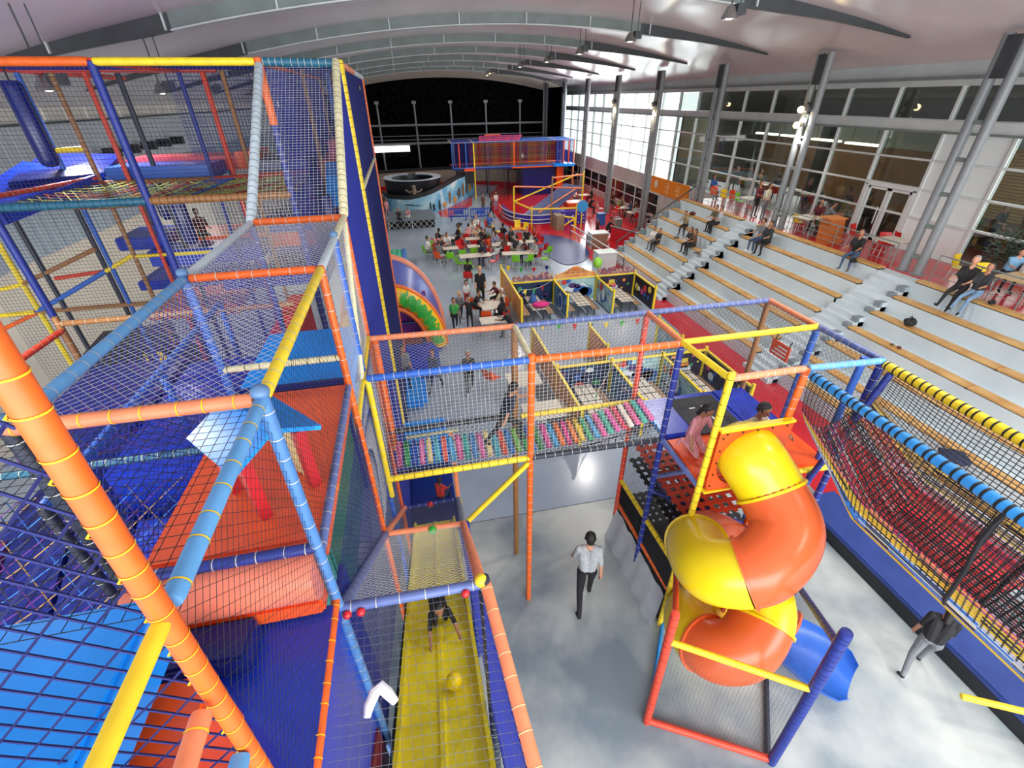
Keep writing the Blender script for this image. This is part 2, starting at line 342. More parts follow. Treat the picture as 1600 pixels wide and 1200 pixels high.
# strip lamps in the cafe
for k, (y, x) in enumerate([(18.2, 2.0), (20.4, 2.2), (23.0, 2.6), (25.0, 2.6)]):
    g = MB(); g.box((0, 0, 0), (0.22, 1.6, 0.08)); o = thing('ceiling_lamp', 'pale strip lamp hanging in the cafe, %s from the camera' % ['first', 'second', 'third', 'fourth'][k], 'lamp', (XR+x, y, 5.95), 0, 'cafe strip lamps')
    g.build('diffuser', M('lamp_glow', '#fff1cf', 0.5, 0, emit=6), o, smooth=False)
    for s_ in (-0.6, 0.6): g = MB(); g.tube((0, s_, 0.04), (0, s_, 0.95), 0.012, 5); g.build('rod', STEELD, o)
# twin columns
for k in range(8):
    y = 11.0+6.04*k; z0 = 3.0 if y < 23 else 0.0; zt = zc(15.1)
    o = thing('twin_column', ['grey twin-tube column rising from the deck nearest the camera', 'grey twin-tube column with two lit lamps beside the glass door', 'grey twin-tube column at the far end of the upper deck', 'grey twin-tube column with a lamp standing by the orange notice board', 'grey twin-tube column with a lamp on the red cafe floor', 'grey twin-tube column in front of the blown-out windows, sixth from the camera', 'grey twin-tube column next to the far play frame', 'grey twin-tube column against the black curtain'][k], 'column', (15.1, y, z0), 0, 'columns along the glazed side')
    for s in (-1, 1):
        g = MB(); g.tube((0, s*0.24, 0), (0, s*0.24, zt-z0-0.05), 0.125, 14); g.build('shaft', M('column_grey', '#83888b', 0.42, 0.05), o)
    g = MB()
    for z in [0.9*i+0.5 for i in range(int((zt-z0-1)/0.9))]: g.box((0, 0, z), (0.12, 0.4, 0.10))
    g.build('tie_plate', STEEL, o, smooth=False)
    g = MB(); g.box((0, 0, zt-z0-0.55), (0.3, 0.32, 0.9)); g.build('head', STEELD, o, smooth=False)
    g = MB(); g.lathe([(0, 0), (0.19, 0), (0.19, 0.03), (0, 0.03)], (0, -0.24, 0), 14); g.lathe([(0, 0), (0.19, 0), (0.19, 0.03), (0, 0.03)], (0, 0.24, 0), 14); g.build('base_plate', STEEL, o)
def flood(loc, label, rz=0, warm=False, power=180, rod=0.5, group=None):
    o = thing('floodlight', label, 'lamp', loc, rz, group)
    g = MB(); g.lathe([(0.03, 0.20), (0.09, 0.16), (0.17, 0.0), (0.18, -0.06), (0.165, -0.06), (0.15, 0.0), (0.03, 0.12)], (0, 0, 0), 16); g.build('reflector', M('lamp_metal', '#9a9a98', 0.3, 0, metal=0.8), o)
    g = MB(); g.sphere((0, 0, -0.01), 0.10, 10, 6, (1, 1, 0.6)); g.build('bulb', M('bulb_warm' if warm else 'bulb', '#ffd08a' if warm else '#fff6e6', 0.5, 0, emit=14), o)
    g = MB(); g.tube((0, 0, 0.18), (0, 0, rod), 0.014, 6); g.build('rod', STEELD, o); g = MB(); g.box((0.22, 0, 0.12), (0.22, 0.2, 0.2)); g.build('ballast_box', STEELD, o, smooth=False); g = MB(); g.tube((0.22, 0, 0.2), (0.22, 0, rod), 0.012, 6); g.build('rod', STEELD, o)
    if rod < 0.36: g = MB(); g.sphere((-0.2, 0, 0), 0.11, 12, 8); g.build('globe', M('bulb_globe', '#ffdf9a', 0.5, 0, emit=18), o)
    l = bpy.data.lights.new('floodlight_glow', 'SPOT'); l.energy = power; l.shadow_soft_size = 0.15; l.spot_size = math.radians(150); l.spot_blend = 0.6; l.color = (1, 0.82, 0.6) if warm else (1, 0.95, 0.88)
    lo = bpy.data.objects.new('floodlight_glow', l); link(lo, o); lo.location = (0, 0, -0.2)
FL = [(7.57, 11.75), (7.43, 16.7), (7.4, 21.4), (7.4, 26.2), (7.0, 30.3), (6.6, 38), (6.9, 41)]
FL += [(7.6, 6.9), (7.6, 2.0), (7.6, -3.0)]  # lamps out of view, added to brighten the yellow slide from above
FN = ['floodlight hanging from the roof nearest the camera, upper right', 'second floodlight of the middle row from the camera', 'third floodlight of the middle row from the camera', 'fourth floodlight of the middle row from the camera', 'fifth floodlight of the middle row from the camera', 'warm floodlight at the far end of the roof, left of its pair', 'warm floodlight at the far end of the roof, right of its pair', 'added unseen floodlight continuing the middle row, level with the slide tower', 'added unseen floodlight continuing the middle row, level with the net bridge', 'added unseen floodlight continuing the middle row behind the camera']
for (x, y), n_ in zip(FL, FN): flood((x, y, 9.3), n_, 0, 'warm' in n_, 520, max(0.4, zc(x)-9.3+0.1), 'floodlights of the middle row')
for (x, y), n_ in zip([(-6, 11.07), (-6, 15.77), (-6, 19.6), (-6, 25), (-5, 4.5), (-5, -1.0)], ['floodlight under the left roof behind the upper net, first from the left', 'floodlight under the left roof, second from the left', 'warm floodlight under the left roof, third from the left', 'floodlight under the left roof near the pale net post', 'added unseen floodlight under the left roof above the soft play pit', 'added unseen floodlight under the left roof behind the camera']):  # last two are out of view, added as extra light on the near frames
    flood((x, y, 8.05), n_, 0, 'warm' in n_, 420, zc(x)-8.05+0.1, 'floodlights of the left row')
for k, (y, z) in enumerate([(16.95, 7.3), (16.95, 6.8), (29.1, 7.3), (35.1, 7.4)]):
    flood((14.8, y, z), ['lit lamp on the column by the glass door, upper of two', 'lit lamp on the column by the glass door, lower of two', 'glaring lamp on the column by the orange notice board', 'glaring lamp on the column of the red cafe floor'][k], 0, k > 1, 120, 0.35, 'column lamps')
# ---------------------------------------------------------------- terrace seating
TER = M('terrace_grey', '#b4c1c8', 0.45, col2='#c6d2d7', scale=0.6); TERD = M('terrace_dark', '#77838a', 0.5, 0.08)
PINE = M('bench_pine', '#d0a868', 0.45, col2='#b5864a', scale=2.2, detail=5)
XT = [14.37-0.6*k for k in range(8)]; ZT = [3.01-0.43*k for k in range(8)]
te = MB(); te.bb((XT[0], -4, 0), (XR, 23.6, ZT[0]))
for k in range(1, 7): te.bb((XT[k], -4, 0), (XT[k-1], 23.6, ZT[k]))
ter = struct(te.build('floor', TER, smooth=False))
BL = [('nearest seating block', 3.2, 10.2), ('middle seating block', 11.45, 17.4), ('far seating block', 18.5, 23.5), ('seating block by the lower right corner', -3.5, 2.0)]
for ya, yb in ((10.2, 11.45), (17.4, 18.5), (2.0, 3.2)):
    s_ = MB()
    for k in range(7):
        for j in (1, 2):
            s_.bb((XT[k]-0.4*(j/2)*0.98-0.0, ya+0.02, ZT[k]-0.43), (XT[k]-0.001, yb-0.02, ZT[k]-0.43*j/3*1.0))
    s_.build('aisle_steps', M('aisle_step', '#becad0', 0.45, 0.05), ter, smooth=False)
ordn = ['top', 'second from the top', 'third from the top', 'fourth from the top', 'fifth from the top', 'sixth from the top', 'lowest']
for bn, ya, yb in BL:
    for k in range(7):
        o = thing('wooden_bench', '%s pine bench of the %s' % (ordn[k], bn), 'bench', (XT[k]+0.19, ya, ZT[k]), 0, 'pine benches of the terrace')
        n_ = 2; L = (yb-ya)/n_
        for i in range(n_):
            for j in range(2):
                g = MB(); g.bb((-0.17+j*0.145, i*L+0.01, 0.03), (-0.03+j*0.145, (i+1)*L-0.01, 0.075)); g.build('board', PINE, o, smooth=False)
        g = MB()
        for y in (0.0, L, yb-ya-0.06): g.bb((-0.18, y-0.03, 0.0), (0.06, y+0.03, 0.032))
        g.bb((-0.19, -0.05, -0.12), (-0.175, 0.03, 0.03))
        g.build('bracket', STEELD, o, smooth=False)
        if k:
            g = MB(); y = yb-ya+0.02
            g.bb((-0.15, y, -0.0), (0.38, y+0.2, 0.13)); g.bb((0.12, y, 0.13), (0.38, y+0.2, 0.3)); tag(g.build('end_step', TERD, o, smooth=False), 'dark grey stepped end block')
# deck surface in red, railing
g = MB(); g.bb((XT[0]+0.42, -4, ZT[0]), (XR-0.06, 23.6, ZT[0]+0.006)); struct(g.build('floor', REDF, smooth=False))
for ya, yb, lab in ((3.4, 10.2, 'nearest block'), (11.5, 17.4, 'middle block'), (18.5, 23.5, 'far block')):
    o = thing('railing', 'thin grey steel railing along the deck above the %s' % lab, 'railing', (XT[0]+0.52, ya, ZT[0]), 0, 'deck railings'); L = yb-ya
    n_ = int(L/1.0)
    for i in range(n_+1):
        g = MB(); g.tube((0, L*i/n_, 0), (0, L*i/n_, 0.78), 0.016, 6); g.build('baluster', STEEL, o)
    for z in (0.2, 0.4, 0.6, 0.78):
        g = MB(); g.tube((0, 0, z), (0, L, z), 0.02 if z > 0.7 else 0.009, 6); g.build('rail', STEEL, o)
o = thing('handrail', 'sloping dark handrail down the far end of the terrace', 'railing', (10.2, 23.95, 0))
g = MB(); g.path([(0.9, 0, 0.0), (0.9, 0, 0.9), (5.4, 0, 3.75), (5.9, 0, 3.8)], 0.035, 8); g.build('rail', STEELD, o)
for t in (0.35, 0.7, 1.0):
    g = MB(); x = 0.9+4.5*t; g.tube((x, 0, (3.01-0.43*6)*0+2.6*t*0.9), (x, 0, 0.9+2.85*t), 0.02, 6); g.build('baluster', STEELD, o)
# orange notice board on the right wall
o = thing('notice_board', 'long orange notice board with pale lettering on the right wall', 'sign', (XR-0.06, 27.4, 2.0))
g = MB(); g.bb((0, 0, 0), (0.05, 5.0, 1.0)); g.build('board', M('board_orange', '#e2871c', 0.5, 0.05), o, smooth=False)
g = MB(); g.lathe([(0, 0), (0.26, 0), (0.26, 0.02), (0, 0.02)], n=18); e = g.build('emblem', M('board_print', '#d8cdb0', 0.6, 0.2, 8), o); e.rotation_euler = (0, -math.pi/2, 0); e.location = (-0.005, 4.2, 0.55)
for i, y in enumerate((1.0, 2.4)):
    g = MB()
    for j in range(5): g.bb((-0.01, y, 0.75-j*0.13), (-0.002, y+0.35+0.45*random.random(), 0.79-j*0.13))
    g.build('printed_lines', M('board_text', '#f0d9a8', 0.6, 0), o, smooth=False)
# lower glazing beyond the terrace
lw = struct(thing('window_3', None, None))
for i in range(12):
    y = 31+i*1.9
    g = MB(); g.bb((XR-0.03, y+0.05, 0.5), (XR-0.005, y+1.8, 1.15)); g.build('pane', M('dark_glass', '#23282b', 0.08, 0.1), lw, smooth=False)
    g = MB(); g.bb((XR-0.03, y+0.05, 1.2), (XR-0.005, y+1.8, 1.85)); g.build('pane', M('dark_glass', '#23282b', 0.08, 0.1), lw, smooth=False)
    g = MB(); g.bb((XR-0.06, y-0.05, 0.4), (XR, y+0.05, 1.95)); g.build('mullion', MUL, lw, smooth=False)
g = MB(); g.bb((XR-0.05, 31, 1.88), (XR, 53.8, 1.98)); g.bb((XR-0.05, 31, 1.13), (XR, 53.8, 1.2)); g.bb((XR-0.05, 31, 0.4), (XR, 53.8, 0.5)); g.build('transom', MUL, lw, smooth=False)
# ================================================================ near climbing corridor (left)
A, B = -0.8, -1.84
cf = thing('climbing_frame', 'near climbing corridor of blue, yellow and orange padded tubes wrapped in netting', 'play frame', (0, 0, 0))
bar(cf, (-0.925, 0.9, 3.6), (-0.72, 0.9, 8.5), 'orange', 0.031, 'yellow', 0.095, 'post', 20, 0.0022)
kn = MB()
for i in range(16):
    z = 5.6+i*0.17; x_ = -0.79+0.042*(z-6.8); kn.path([(x_-0.032, 0.9, z), (x_-0.043, 0.89, z-0.012), (x_-0.04, 0.9, z-0.028), (x_-0.03, 0.9, z+0.004)], 0.003, 5)
tag(kn.build('cord_knots', tie('yellow'), cf), kind='stuff')
for x, y, z1, c, l in [(A, 2.0, 6.62, 'steelblue', 'white'), (A, 4.0, 6.62, 'orange', 'white'), (A, 5.0, 6.6, 'blue', 'white'), (A, 6.0, 6.62, 'orange', 'white'), (B, 2.0, 6.6, 'dark', 'white'), (B, 4.0, 6.62, 'blue', 'white'), (B, 6.0, 6.6, 'navy', 'white')]:
    post(cf, x, y, 0, z1, c, 0.034, l)
for p, q, c, l, rr in [((A, -0.5, 6.6), (A, 0.88, 6.6), 'yellow', None, 0.025), ((A, 0.95, 6.6), (A, 1.97, 6.6), 'lblue', 'yellow', 0.031), ((A, 2.03, 6.6), (A, 3.97, 6.6), 'yellow', 'white', 0.034), ((A, 4.03, 6.6), (A, 4.97, 6.6), 'pale', 'white', 0.036), ((A, 5.03, 6.6), (A, 6.0, 6.6), 'cream', 'white', 0.036),
                    ((B, 2.0, 6.6), (B, 3.97, 6.6), 'lblue', 'white', 0.034), ((B, 4.03, 6.6), (B, 6.0, 6.6), 'pale', None, 0.036), ((B-0.05, 2.0, 6.6), (A-0.04, 2.0, 6.6), 'salmon', 'yellow', 0.034), ((B+0.04, 4.0, 6.6), (A-0.04, 4.0, 6.6), 'orange', 'white', 0.032), ((B+0.04, 6.0, 6.6), (A-0.04, 6.0, 6.6), 'orange', 'white', 0.04),
                    ((B, 4.0, 5.75), (A, 4.0, 5.75), 'cream', 'black', 0.03), ((B, 2.0, 5.52), (A, 2.0, 5.52), 'navy', 'white', 0.034), ((A-0.03, 0.84, 6.18), (A-0.03, -0.3, 6.18), 'salmon', 'yellow', 0.032), ((A-0.04, 0.86, 5.8), (A-0.04, -0.3, 5.8), 'lblue', 'yellow', 0.034), ((A, 2.0, 5.0), (A, 0.3, 5.0), 'orange', 'yellow', 0.03), ((A, 2.0, 5.44), (A, 4.0, 5.44), 'bluegrey', 'white', 0.03),
                    ((A, 4.0, 5.0), (A, 6.0, 5.0), 'yellow', 'white', 0.035), ((A, 4.8, 5.0), (A, 6.0, 6.55), 'cream', 'white', 0.03), ((B, 6.0, 6.6), (B, 8.4, 8.25), 'pale', 'black', 0.055), ((A, 6.05, 6.62), (A, 8.4, 8.27), 'cream', 'black', 0.055)]:
    bar(cf, p, q, c, rr, l, 0.11 if rr > 0.05 else 0.12)
cap = MB()
for x, y, z in [(A, 2.0, 6.64), (B, 4.0, 6.65), (A, 5.0, 6.64), (B, 2.0, 6.64)]: cap.sphere((x, y, z), 0.046, 10, 6, (1, 1, 0.8))
tag(cap.build('joint_caps', foam('capblue'), cf), kind='stuff')
# nets
net(cf, (B, 2, 6.57), (A, 2, 6.57), (A, 4, 6.57), (B, 4, 6.57), 0.045, 'white', 0.0013, True)
net(cf, (B, 4, 6.57), (A, 4, 6.57), (A, 6, 6.57), (B, 6, 6.57), 0.045, 'white', 0.0019, True)
net(cf, (B, 6, 6.57), (A, 6, 6.57), (A, 8.4, 8.2), (B, 8.4, 8.2), 0.05, 'white', 0.0019)
net(cf, (-2.3, 0.95, 6.55), (A, 0.95, 6.55), (A, 2, 6.55), (-2.3, 2, 6.55), 0.05, 'black', 0.0016, False)
net(cf, (A, 2, 4.95), (A, 4, 4.4), (A, 4, 6.55), (A, 2, 6.55), 0.045, 'black', 0.0013, True)
net(cf, (A, 0.95, 4.95), (A, 2, 4.95), (A, 2, 6.55), (A, 0.95, 6.55), 0.045, 'black', 0.0012, True)
net(cf, (A, 4, 3.2), (A, 6, 3.2), (A, 6, 6.55), (A, 4, 6.55), 0.05, 'white', 0.0016, True)
net(cf, (A, 2, 3.0), (A, 6, 1.2), (A, 6, 5.0), (A, 2, 5.0), 0.05, 'navydark', 0.0024, True)
net(cf, (A, 6, 0.0), (A, 8.9, 0.0), (A, 8.9, 8.2), (A, 6, 6.55), 0.05, 'navy', 0.004, True)
net(cf, (B, 2, 4.0), (B, 6, 4.0), (B, 6, 6.55), (B, 2, 6.55), 0.05, 'navy', 0.003, True)
net(cf, (-3.2, 0.93, 4.9), (-0.84, 0.93, 4.9), (-0.84, 0.93, 8.4), (-3.2, 0.93, 8.4), 0.095, 'navydark', 0.0048, True, label='coarse dark blue diamond net beside the orange post')
# decks and pads
pad(cf, (B, 0.25, 4.85), (A+0.02, 1.95, 5.03), VB, 'deck', label='deep blue vinyl deck')
pad(cf, (B, 2.12, 5.25), (A, 4.02, 5.45), vinyl('orange_red', '#f0623a', 0.18), 'deck', label='glossy orange-red deck')
pad(cf, (B, 4.04, 5.25), (A, 5.4, 5.45), VLB, 'deck', label='bright blue deck')
pad(cf, (B, 4.02, 5.43), (A, 4.1, 5.49), VN, 'deck_edge')
bl = MB(); bl.path([(B, 1.98, 5.33), (A-0.03, 1.98, 5.33)], 0.17, 16); bl.build('bolster', vinyl('salmon', '#f08468', 0.25), cf); pad(cf, (B, 1.86, 5.06), (A-0.03, 2.0, 5.2), VO, 'bolster_base')
pad(cf, (-3.2, -0.4, 5.6), (-1.34, 1.55, 5.9), VLB, 'pad', label='large sky blue pad')
pad(cf, (-1.84, 0.3, 5.04), (-1.18, 1.38, 5.5), VO, 'step_pad', label='orange step block')
pad(cf, (-1.84, 1.6, 5.04), (-1.2, 1.85, 5.2), VN, 'pad')
pad(cf, (-1.35, 2.6, 3.85), (-0.95, 4.3, 4.9), vinyl('teal_block', '#17827c'), 'hanging_pad', label='dark teal hanging block')
# toy house on the deck
th = thing('toy_house', 'small play house with a bright blue roof and red posts on the orange deck', 'toy', (-1.2, 2.66, 5.45), -0.85)
for x, y in ((-0.2, -0.17), (0.2, -0.17), (-0.2, 0.2), (0.2, 0.2)):
    g = MB(); g.bb((x-0.035, y-0.035, 0), (x+0.035, y+0.035, 0.5)); g.build('post', VR, th, smooth=False)
for x in (-0.1, 0.0, 0.1):
    g = MB(); g.bb((x-0.03, 0.19, 0.02), (x+0.03, 0.22, 0.5)); g.build('slat', vinyl('cream', '#e8d9a0'), th, smooth=False)
g = MB(); g.slab([(-0.3, -0.28, 0.5), (0.3, -0.28, 0.5), (0.3, 0.02, 0.66), (-0.3, 0.02, 0.66)], 0.03); g.slab([(-0.3, 0.02, 0.66), (0.3, 0.02, 0.66), (0.3, 0.32, 0.5), (-0.3, 0.32, 0.5)], 0.03); g.build('roof', VLB, th, smooth=False)
# soft pads in the pit left of the corridor
sp = thing('soft_play_pit', 'dark blue and purple soft play pit under the netting left of the corridor', 'play frame')
pad(sp, (-5.5, 1.5, 3.0), (-1.9, 8.2, 3.3), VN, 'deck')
pad(sp, (-3.4, 4.2, 3.3), (-2.2, 6.6, 4.6), VB, 'block'); pad(sp, (-4.9, 5.2, 3.3), (-3.6, 7.0, 4.5), VN, 'block'); pad(sp, (-2.2, 6.0, 3.3), (-1.9, 8.0, 5.0), VR, 'block')
for i in range(5): pad(sp, (-2.15, 2.2+i*0.8, 3.3+0.15*i), (-1.92, 2.9+i*0.8, 4.0+0.22*i), [VR, VN, VB, VP, VN][i], 'bolster')
for i in range(4):
    g = MB(); x = -3.1-i*0.55; g.slab([(x, 2.2, 3.32), (x+0.5, 2.2, 3.32), (x+0.5, 3.9, 4.2), (x, 3.9, 4.2)], 0.12); g.build('ramp', [VB, VN, VN, VP][i], sp, smooth=False)
net(sp, (-5, 1.2, 4.6), (-1.9, 1.2, 4.6), (-1.9, 4.0, 4.6), (-5, 4.0, 4.6), 0.09, ['navy', 'cyan', 'dgrey', 'purple', 'tan'], 0.006, True, 0.5, 10, 'cargo_net')
net(sp, (-3.9, 4.0, 5.0), (-1.9, 4.0, 5.0), (-1.9, 8.2, 5.0), (-3.9, 8.2, 5.0), 0.09, ['navy', 'navy', 'purple', 'dgrey'], 0.005, True, 0.4, 10, 'cargo_net')
for x, y, c in [(-2.9, 1.4, 'dark'), (-2.9, 3.0, 'dark'), (-2.9, 5.0, 'blue'), (-2.9, 7.0, 'blue'), (-5.0, 4.0, 'dark'), (-5.0, 7.0, 'brown')]: post(sp, x, y, 0, 5.3, c, 0.04)
for p, q, c in [((-2.9, 3.0, 5.3), (-2.9, 7.0, 5.3), 'blue'), ((-5, 4.0, 4.9), (-1.9, 4.0, 4.9), 'teal'), ((-5, 7, 5.2), (-1.9, 7, 5.2), 'brown'), ((-5, 4, 5.1), (-5, 7, 5.1), 'red')]: bar(sp, p, q, c, 0.04)
# ================================================================ tall far climbing frame
tf = thing('climbing_frame', 'tall far climbing frame with blue tower and cargo nets on the left', 'play frame')
TZ = 8.27
F0 = 8.4
for x, y, z1, c, l in [(-3.92, F0, TZ, 'navy', 'blue'), (B, F0, TZ, 'navy', 'white'), (A, 9.0, TZ+0.05, 'yellow', 'black'), (-6.0, F0, TZ, 'navy', None), (A, 14.3, TZ, 'orange', 'white'), (B, 14.3, TZ, 'brown', 'white'),
                       (-5.98, 10.4, TZ, 'blue', None), (-5.5, 10.4, TZ, 'brown', 'white'), (-5.02, 10.4, TZ, 'red', None), (-4.62, 10.6, TZ, 'dark', None), (-3.6, 10.4, TZ, 'navy', None), (-3.26, 10.5, TZ, 'red', None), (-3.0, 10.7, TZ, 'brown', None),
                       (-7.15, 10.4, 6.5, 'dark', None), (-6.12, 10.45, 6.5, 'dark', None), (-7.62, 10.4, 6.5, 'yellow', None), (-5.9, 12.4, 6.6, 'dark', None),
                       (-1.6, 10.4, TZ, 'brown', 'white'), (-1.3, 11.4, TZ, 'blue', 'white'), (-1.25, 12.0, TZ, 'brown', None), (-1.1, 12.8, TZ, 'yellow', None), (-2.4, 12.4, TZ, 'navy', None), (-2.9, 13.4, 6.6, 'navy', None), (-3.9, 12.4, 6.6, 'navy', None)]:
    post(tf, x, y, 0, z1, c, 0.055 if y < 9.5 else 0.042, l, 0.12)
for p, q, c, l, rr in [((-6.0, F0, TZ), (-3.95, F0, TZ), 'orange', None, 0.055), ((-3.88, F0, TZ), (B, F0, TZ), 'yellow', None, 0.05), ((B, F0, TZ), (A, F0, TZ-0.02), 'teal', 'white', 0.055), ((-6.2, F0, 6.52), (-3.95, F0, 6.52), 'teal', 'black', 0.06), ((-3.88, F0, 6.52), (B, F0, 6.52), 'brown', 'black', 0.06),
                       ((A, 9.0, TZ), (A, 11.4, TZ), 'salmon', None, 0.05), ((A, 11.4, TZ), (A, 14.3, TZ), 'pale', None, 0.05), ((B, F0, TZ), (B, 14.3, TZ), 'red', None, 0.045), ((-6, 10.4, TZ), (-3, 10.4, TZ), 'red', None, 0.045), ((-3.92, F0, TZ), (-3.6, 10.4, TZ), 'red', None, 0.045), ((-6, F0, TZ), (-6, 14, TZ), 'red', None, 0.045),
                       ((-6.2, 10.4, 6.55), (-3.6, 10.4, 6.55), 'brown', 'black', 0.05), ((-3.6, 10.4, 6.55), (-1.9, 10.4, 6.6), 'red', 'black', 0.05), ((-6.3, 8.6, 6.6), (-5.5, 10.4, 6.65), 'red', 'white', 0.04), ((-5.95, 10.4, 7.1), (-5.52, 10.4, 7.12), 'yellow', None, 0.045),
                       ((-7.65, 10.4, 4.8), (-6.1, 10.4, 5.4), 'brown', None, 0.04), ((-7.65, 10.4, 4.24), (-6.12, 10.4, 4.95), 'blue', None, 0.045), ((-6.12, 10.4, 4.95), (-5.5, 10.4, 5.24), 'yellow', None, 0.04), ((-7.1, 10.5, 4.85), (-6.15, 10.5, 4.93), 'red', None, 0.04), ((-7.7, 10.4, 4.23), (-5.6, 10.4, 4.23), 'brown', None, 0.045), ((-9.0, 10.4, 4.2), (-7.7, 10.4, 4.23), 'yellow', None, 0.045), ((-8.3, 10.4, 4.7), (-7.65, 10.4, 4.8), 'yellow', None, 0.04), ((-9, 10.4, 3.7), (-7.7, 10.4, 4.2), 'orange', None, 0.04),
                       ((-5.6, 10.4, 5.2), (-4.0, 10.4, 5.2), 'yellow', None, 0.035), ((A, 9.0, 6.45), (A, 14.3, 6.45), 'cream', 'white', 0.045), ((-1.1, 12.8, TZ-0.25), (A, 12.8, TZ-0.25), 'yellow', None, 0.05)]:
    bar(tf, p, q, c, rr, l, 0.09)
NV = 'navy'
bar(tf, (B, F0-0.02, 7.5), (B, F0-0.02, TZ+0.04), 'orange', 0.058, None, 0.1, 'post')
net(tf, (A, 9.0, 0), (A, 14.3, 0), (A, 14.3, TZ), (A, 9.0, TZ), 0.036, 'navydark', 0.0042, label='dense dark blue side net of the tower')
net(tf, (B, F0, 5.0), (B, 14.3, 5.0), (B, 14.3, TZ), (B, F0, TZ), 0.05, NV, 0.004)
net(tf, (B, 14.3, 0), (A, 14.3, 0), (A, 14.3, TZ), (B, 14.3, TZ), 0.04, NV, 0.006)
net(tf, (B, F0, TZ), (A, F0, TZ), (A, 14.3, TZ), (B, 14.3, TZ), 0.045, NV, 0.006)
net(tf, (-6, F0, 6.55), (-3.92, F0, 6.55), (-3.92, F0, TZ), (-6, F0, TZ), 0.055, 'dgrey', 0.0028)
net(tf, (-3.92, F0, 6.55), (B, F0, 6.55), (B, F0, TZ), (-3.92, F0, TZ), 0.055, 'dgrey', 0.0028)
net(tf, (-6.6, F0, 3.5), (-3.92, F0, 3.5), (-3.92, F0, 6.5), (-6.6, F0, 6.5), 0.055, 'dgrey', 0.003)
net(tf, (-3.92, F0, 4.5), (B, F0, 4.5), (B, F0, 6.5), (-3.92, F0, 6.5), 0.055, 'white', 0.0028)
net(tf, (-6, F0, TZ), (B, F0, TZ), (B, 10.4, TZ), (-6, 10.4, TZ), 0.05, NV, 0.007)
net(tf, (-6, F0+0.05, 6.5), (-3.92, F0+0.05, 6.5), (-3.7, 10.4, 6.55), (-5.6, 10.4, 6.6), 0.11, ['green', 'tan', 'red', 'grey', 'green'], 0.014, True, 0.22, 8, 'cargo_net')
net(tf, (-3.85, F0+0.05, 6.5), (B, F0+0.05, 6.5), (B, 10.4, 6.6), (-3.6, 10.4, 6.55), 0.12, ['green', 'green', 'red', 'tan'], 0.016, True, 0.12, 8, 'cargo_net')
net(tf, (-3.9, F0+0.1, 6.48), (-3.6, F0+0.1, 6.48), (-3.2, 10.4, 6.56), (-3.6, 10.4, 6.56), 0.07, 'cyan', 0.014, False, 0.05, 6, 'cargo_net')
net(tf, (-4.2, 11.5, 4.3), (B, 11.5, 4.3), (B, 11.5, TZ), (-4.2, 11.5, TZ), 0.06, NV, 0.005)
net(tf, (B, 10.3, 5.2), (A, 10.3, 5.2), (A, 10.3, TZ), (B, 10.3, TZ), 0.055, NV, 0.005)
# upper decks
pad(tf, (-5.4, 10.45, 6.55), (-3.6, 11.3, 6.8), vinyl('mid_blue', '#2c62c8', 0.25), 'deck'); pad(tf, (-5.4, 11.3, 6.6), (-3.2, 12.2, 6.86), vinyl('rose', '#c85060', 0.3), 'deck'); pad(tf, (-3.3, 11.0, 6.65), (-2.9, 12.2, 6.95), VO, 'pad')
pad(tf, (-2.9, 10.5, 6.6), (B-0.05, 12.5, 6.82), VN, 'deck')
g = MB(); g.slab([(-7.0, 8.6, 6.35), (-6.05, 8.6, 6.45), (-5.45, 10.5, 6.72), (-6.6, 10.5, 6.95)], 0.2); g.build('ramp', VB, tf, smooth=False)
g = MB(); g.slab([(-6.4, 9.6, 6.72), (-5.45, 10.5, 6.72), (-5.45, 11.4, 6.95), (-6.8, 11.4, 7.0)], 0.1); g.build('ramp', VN, tf, smooth=False)
# steps inside the tower
for i, (z, c) in enumerate([(6.3, VLB), (6.75, VO), (5.6, VP), (5.0, VP), (4.4, VR), (3.6, VT), (2.9, VP)]): pad(tf, (B+0.1, 11.2-0.3*(i % 3), z-0.35), (A-0.05, 13.0, z), c, 'step_pad')
g = MB(); g.slab([(-1.55, 9.8, 6.15), (-0.9, 9.8, 6.15), (-0.9, 10.6, 6.75), (-1.55, 10.6, 6.75)], 0.15); g.build('ramp', VLB, tf, smooth=False)
pad(tf, (-1.5, 11.0, 6.75), (-0.95, 12.5, 7.1), vinyl('rose', '#c85060', 0.3), 'pad')
# lower decks with red and blue mats
pad(tf, (-5.3, 10.45, 4.95), (-3.2, 11.2, 5.26), VB, 'deck'); pad(tf, (-4.9, 11.2, 5.0), (-2.2, 12.4, 5.32), VO, 'deck'); pad(tf, (-6.0, 10.9, 5.2), (-5.1, 12.0, 5.45), VB, 'deck'); pad(tf, (-6.0, 11.0, 4.3), (-4.4, 12.2, 4.5), VB, 'deck'); pad(tf, (-6.1, 11.0, 3.6), (-4.2, 12.6, 3.85), VO, 'deck')
pad(tf, (-4.2, 10.6, 4.3), (-2.0, 13.5, 4.6), VB, 'deck'); pad(tf, (-3.2, 11.2, 5.3), (-2.2, 12.0, 5.6), VB, 'deck')
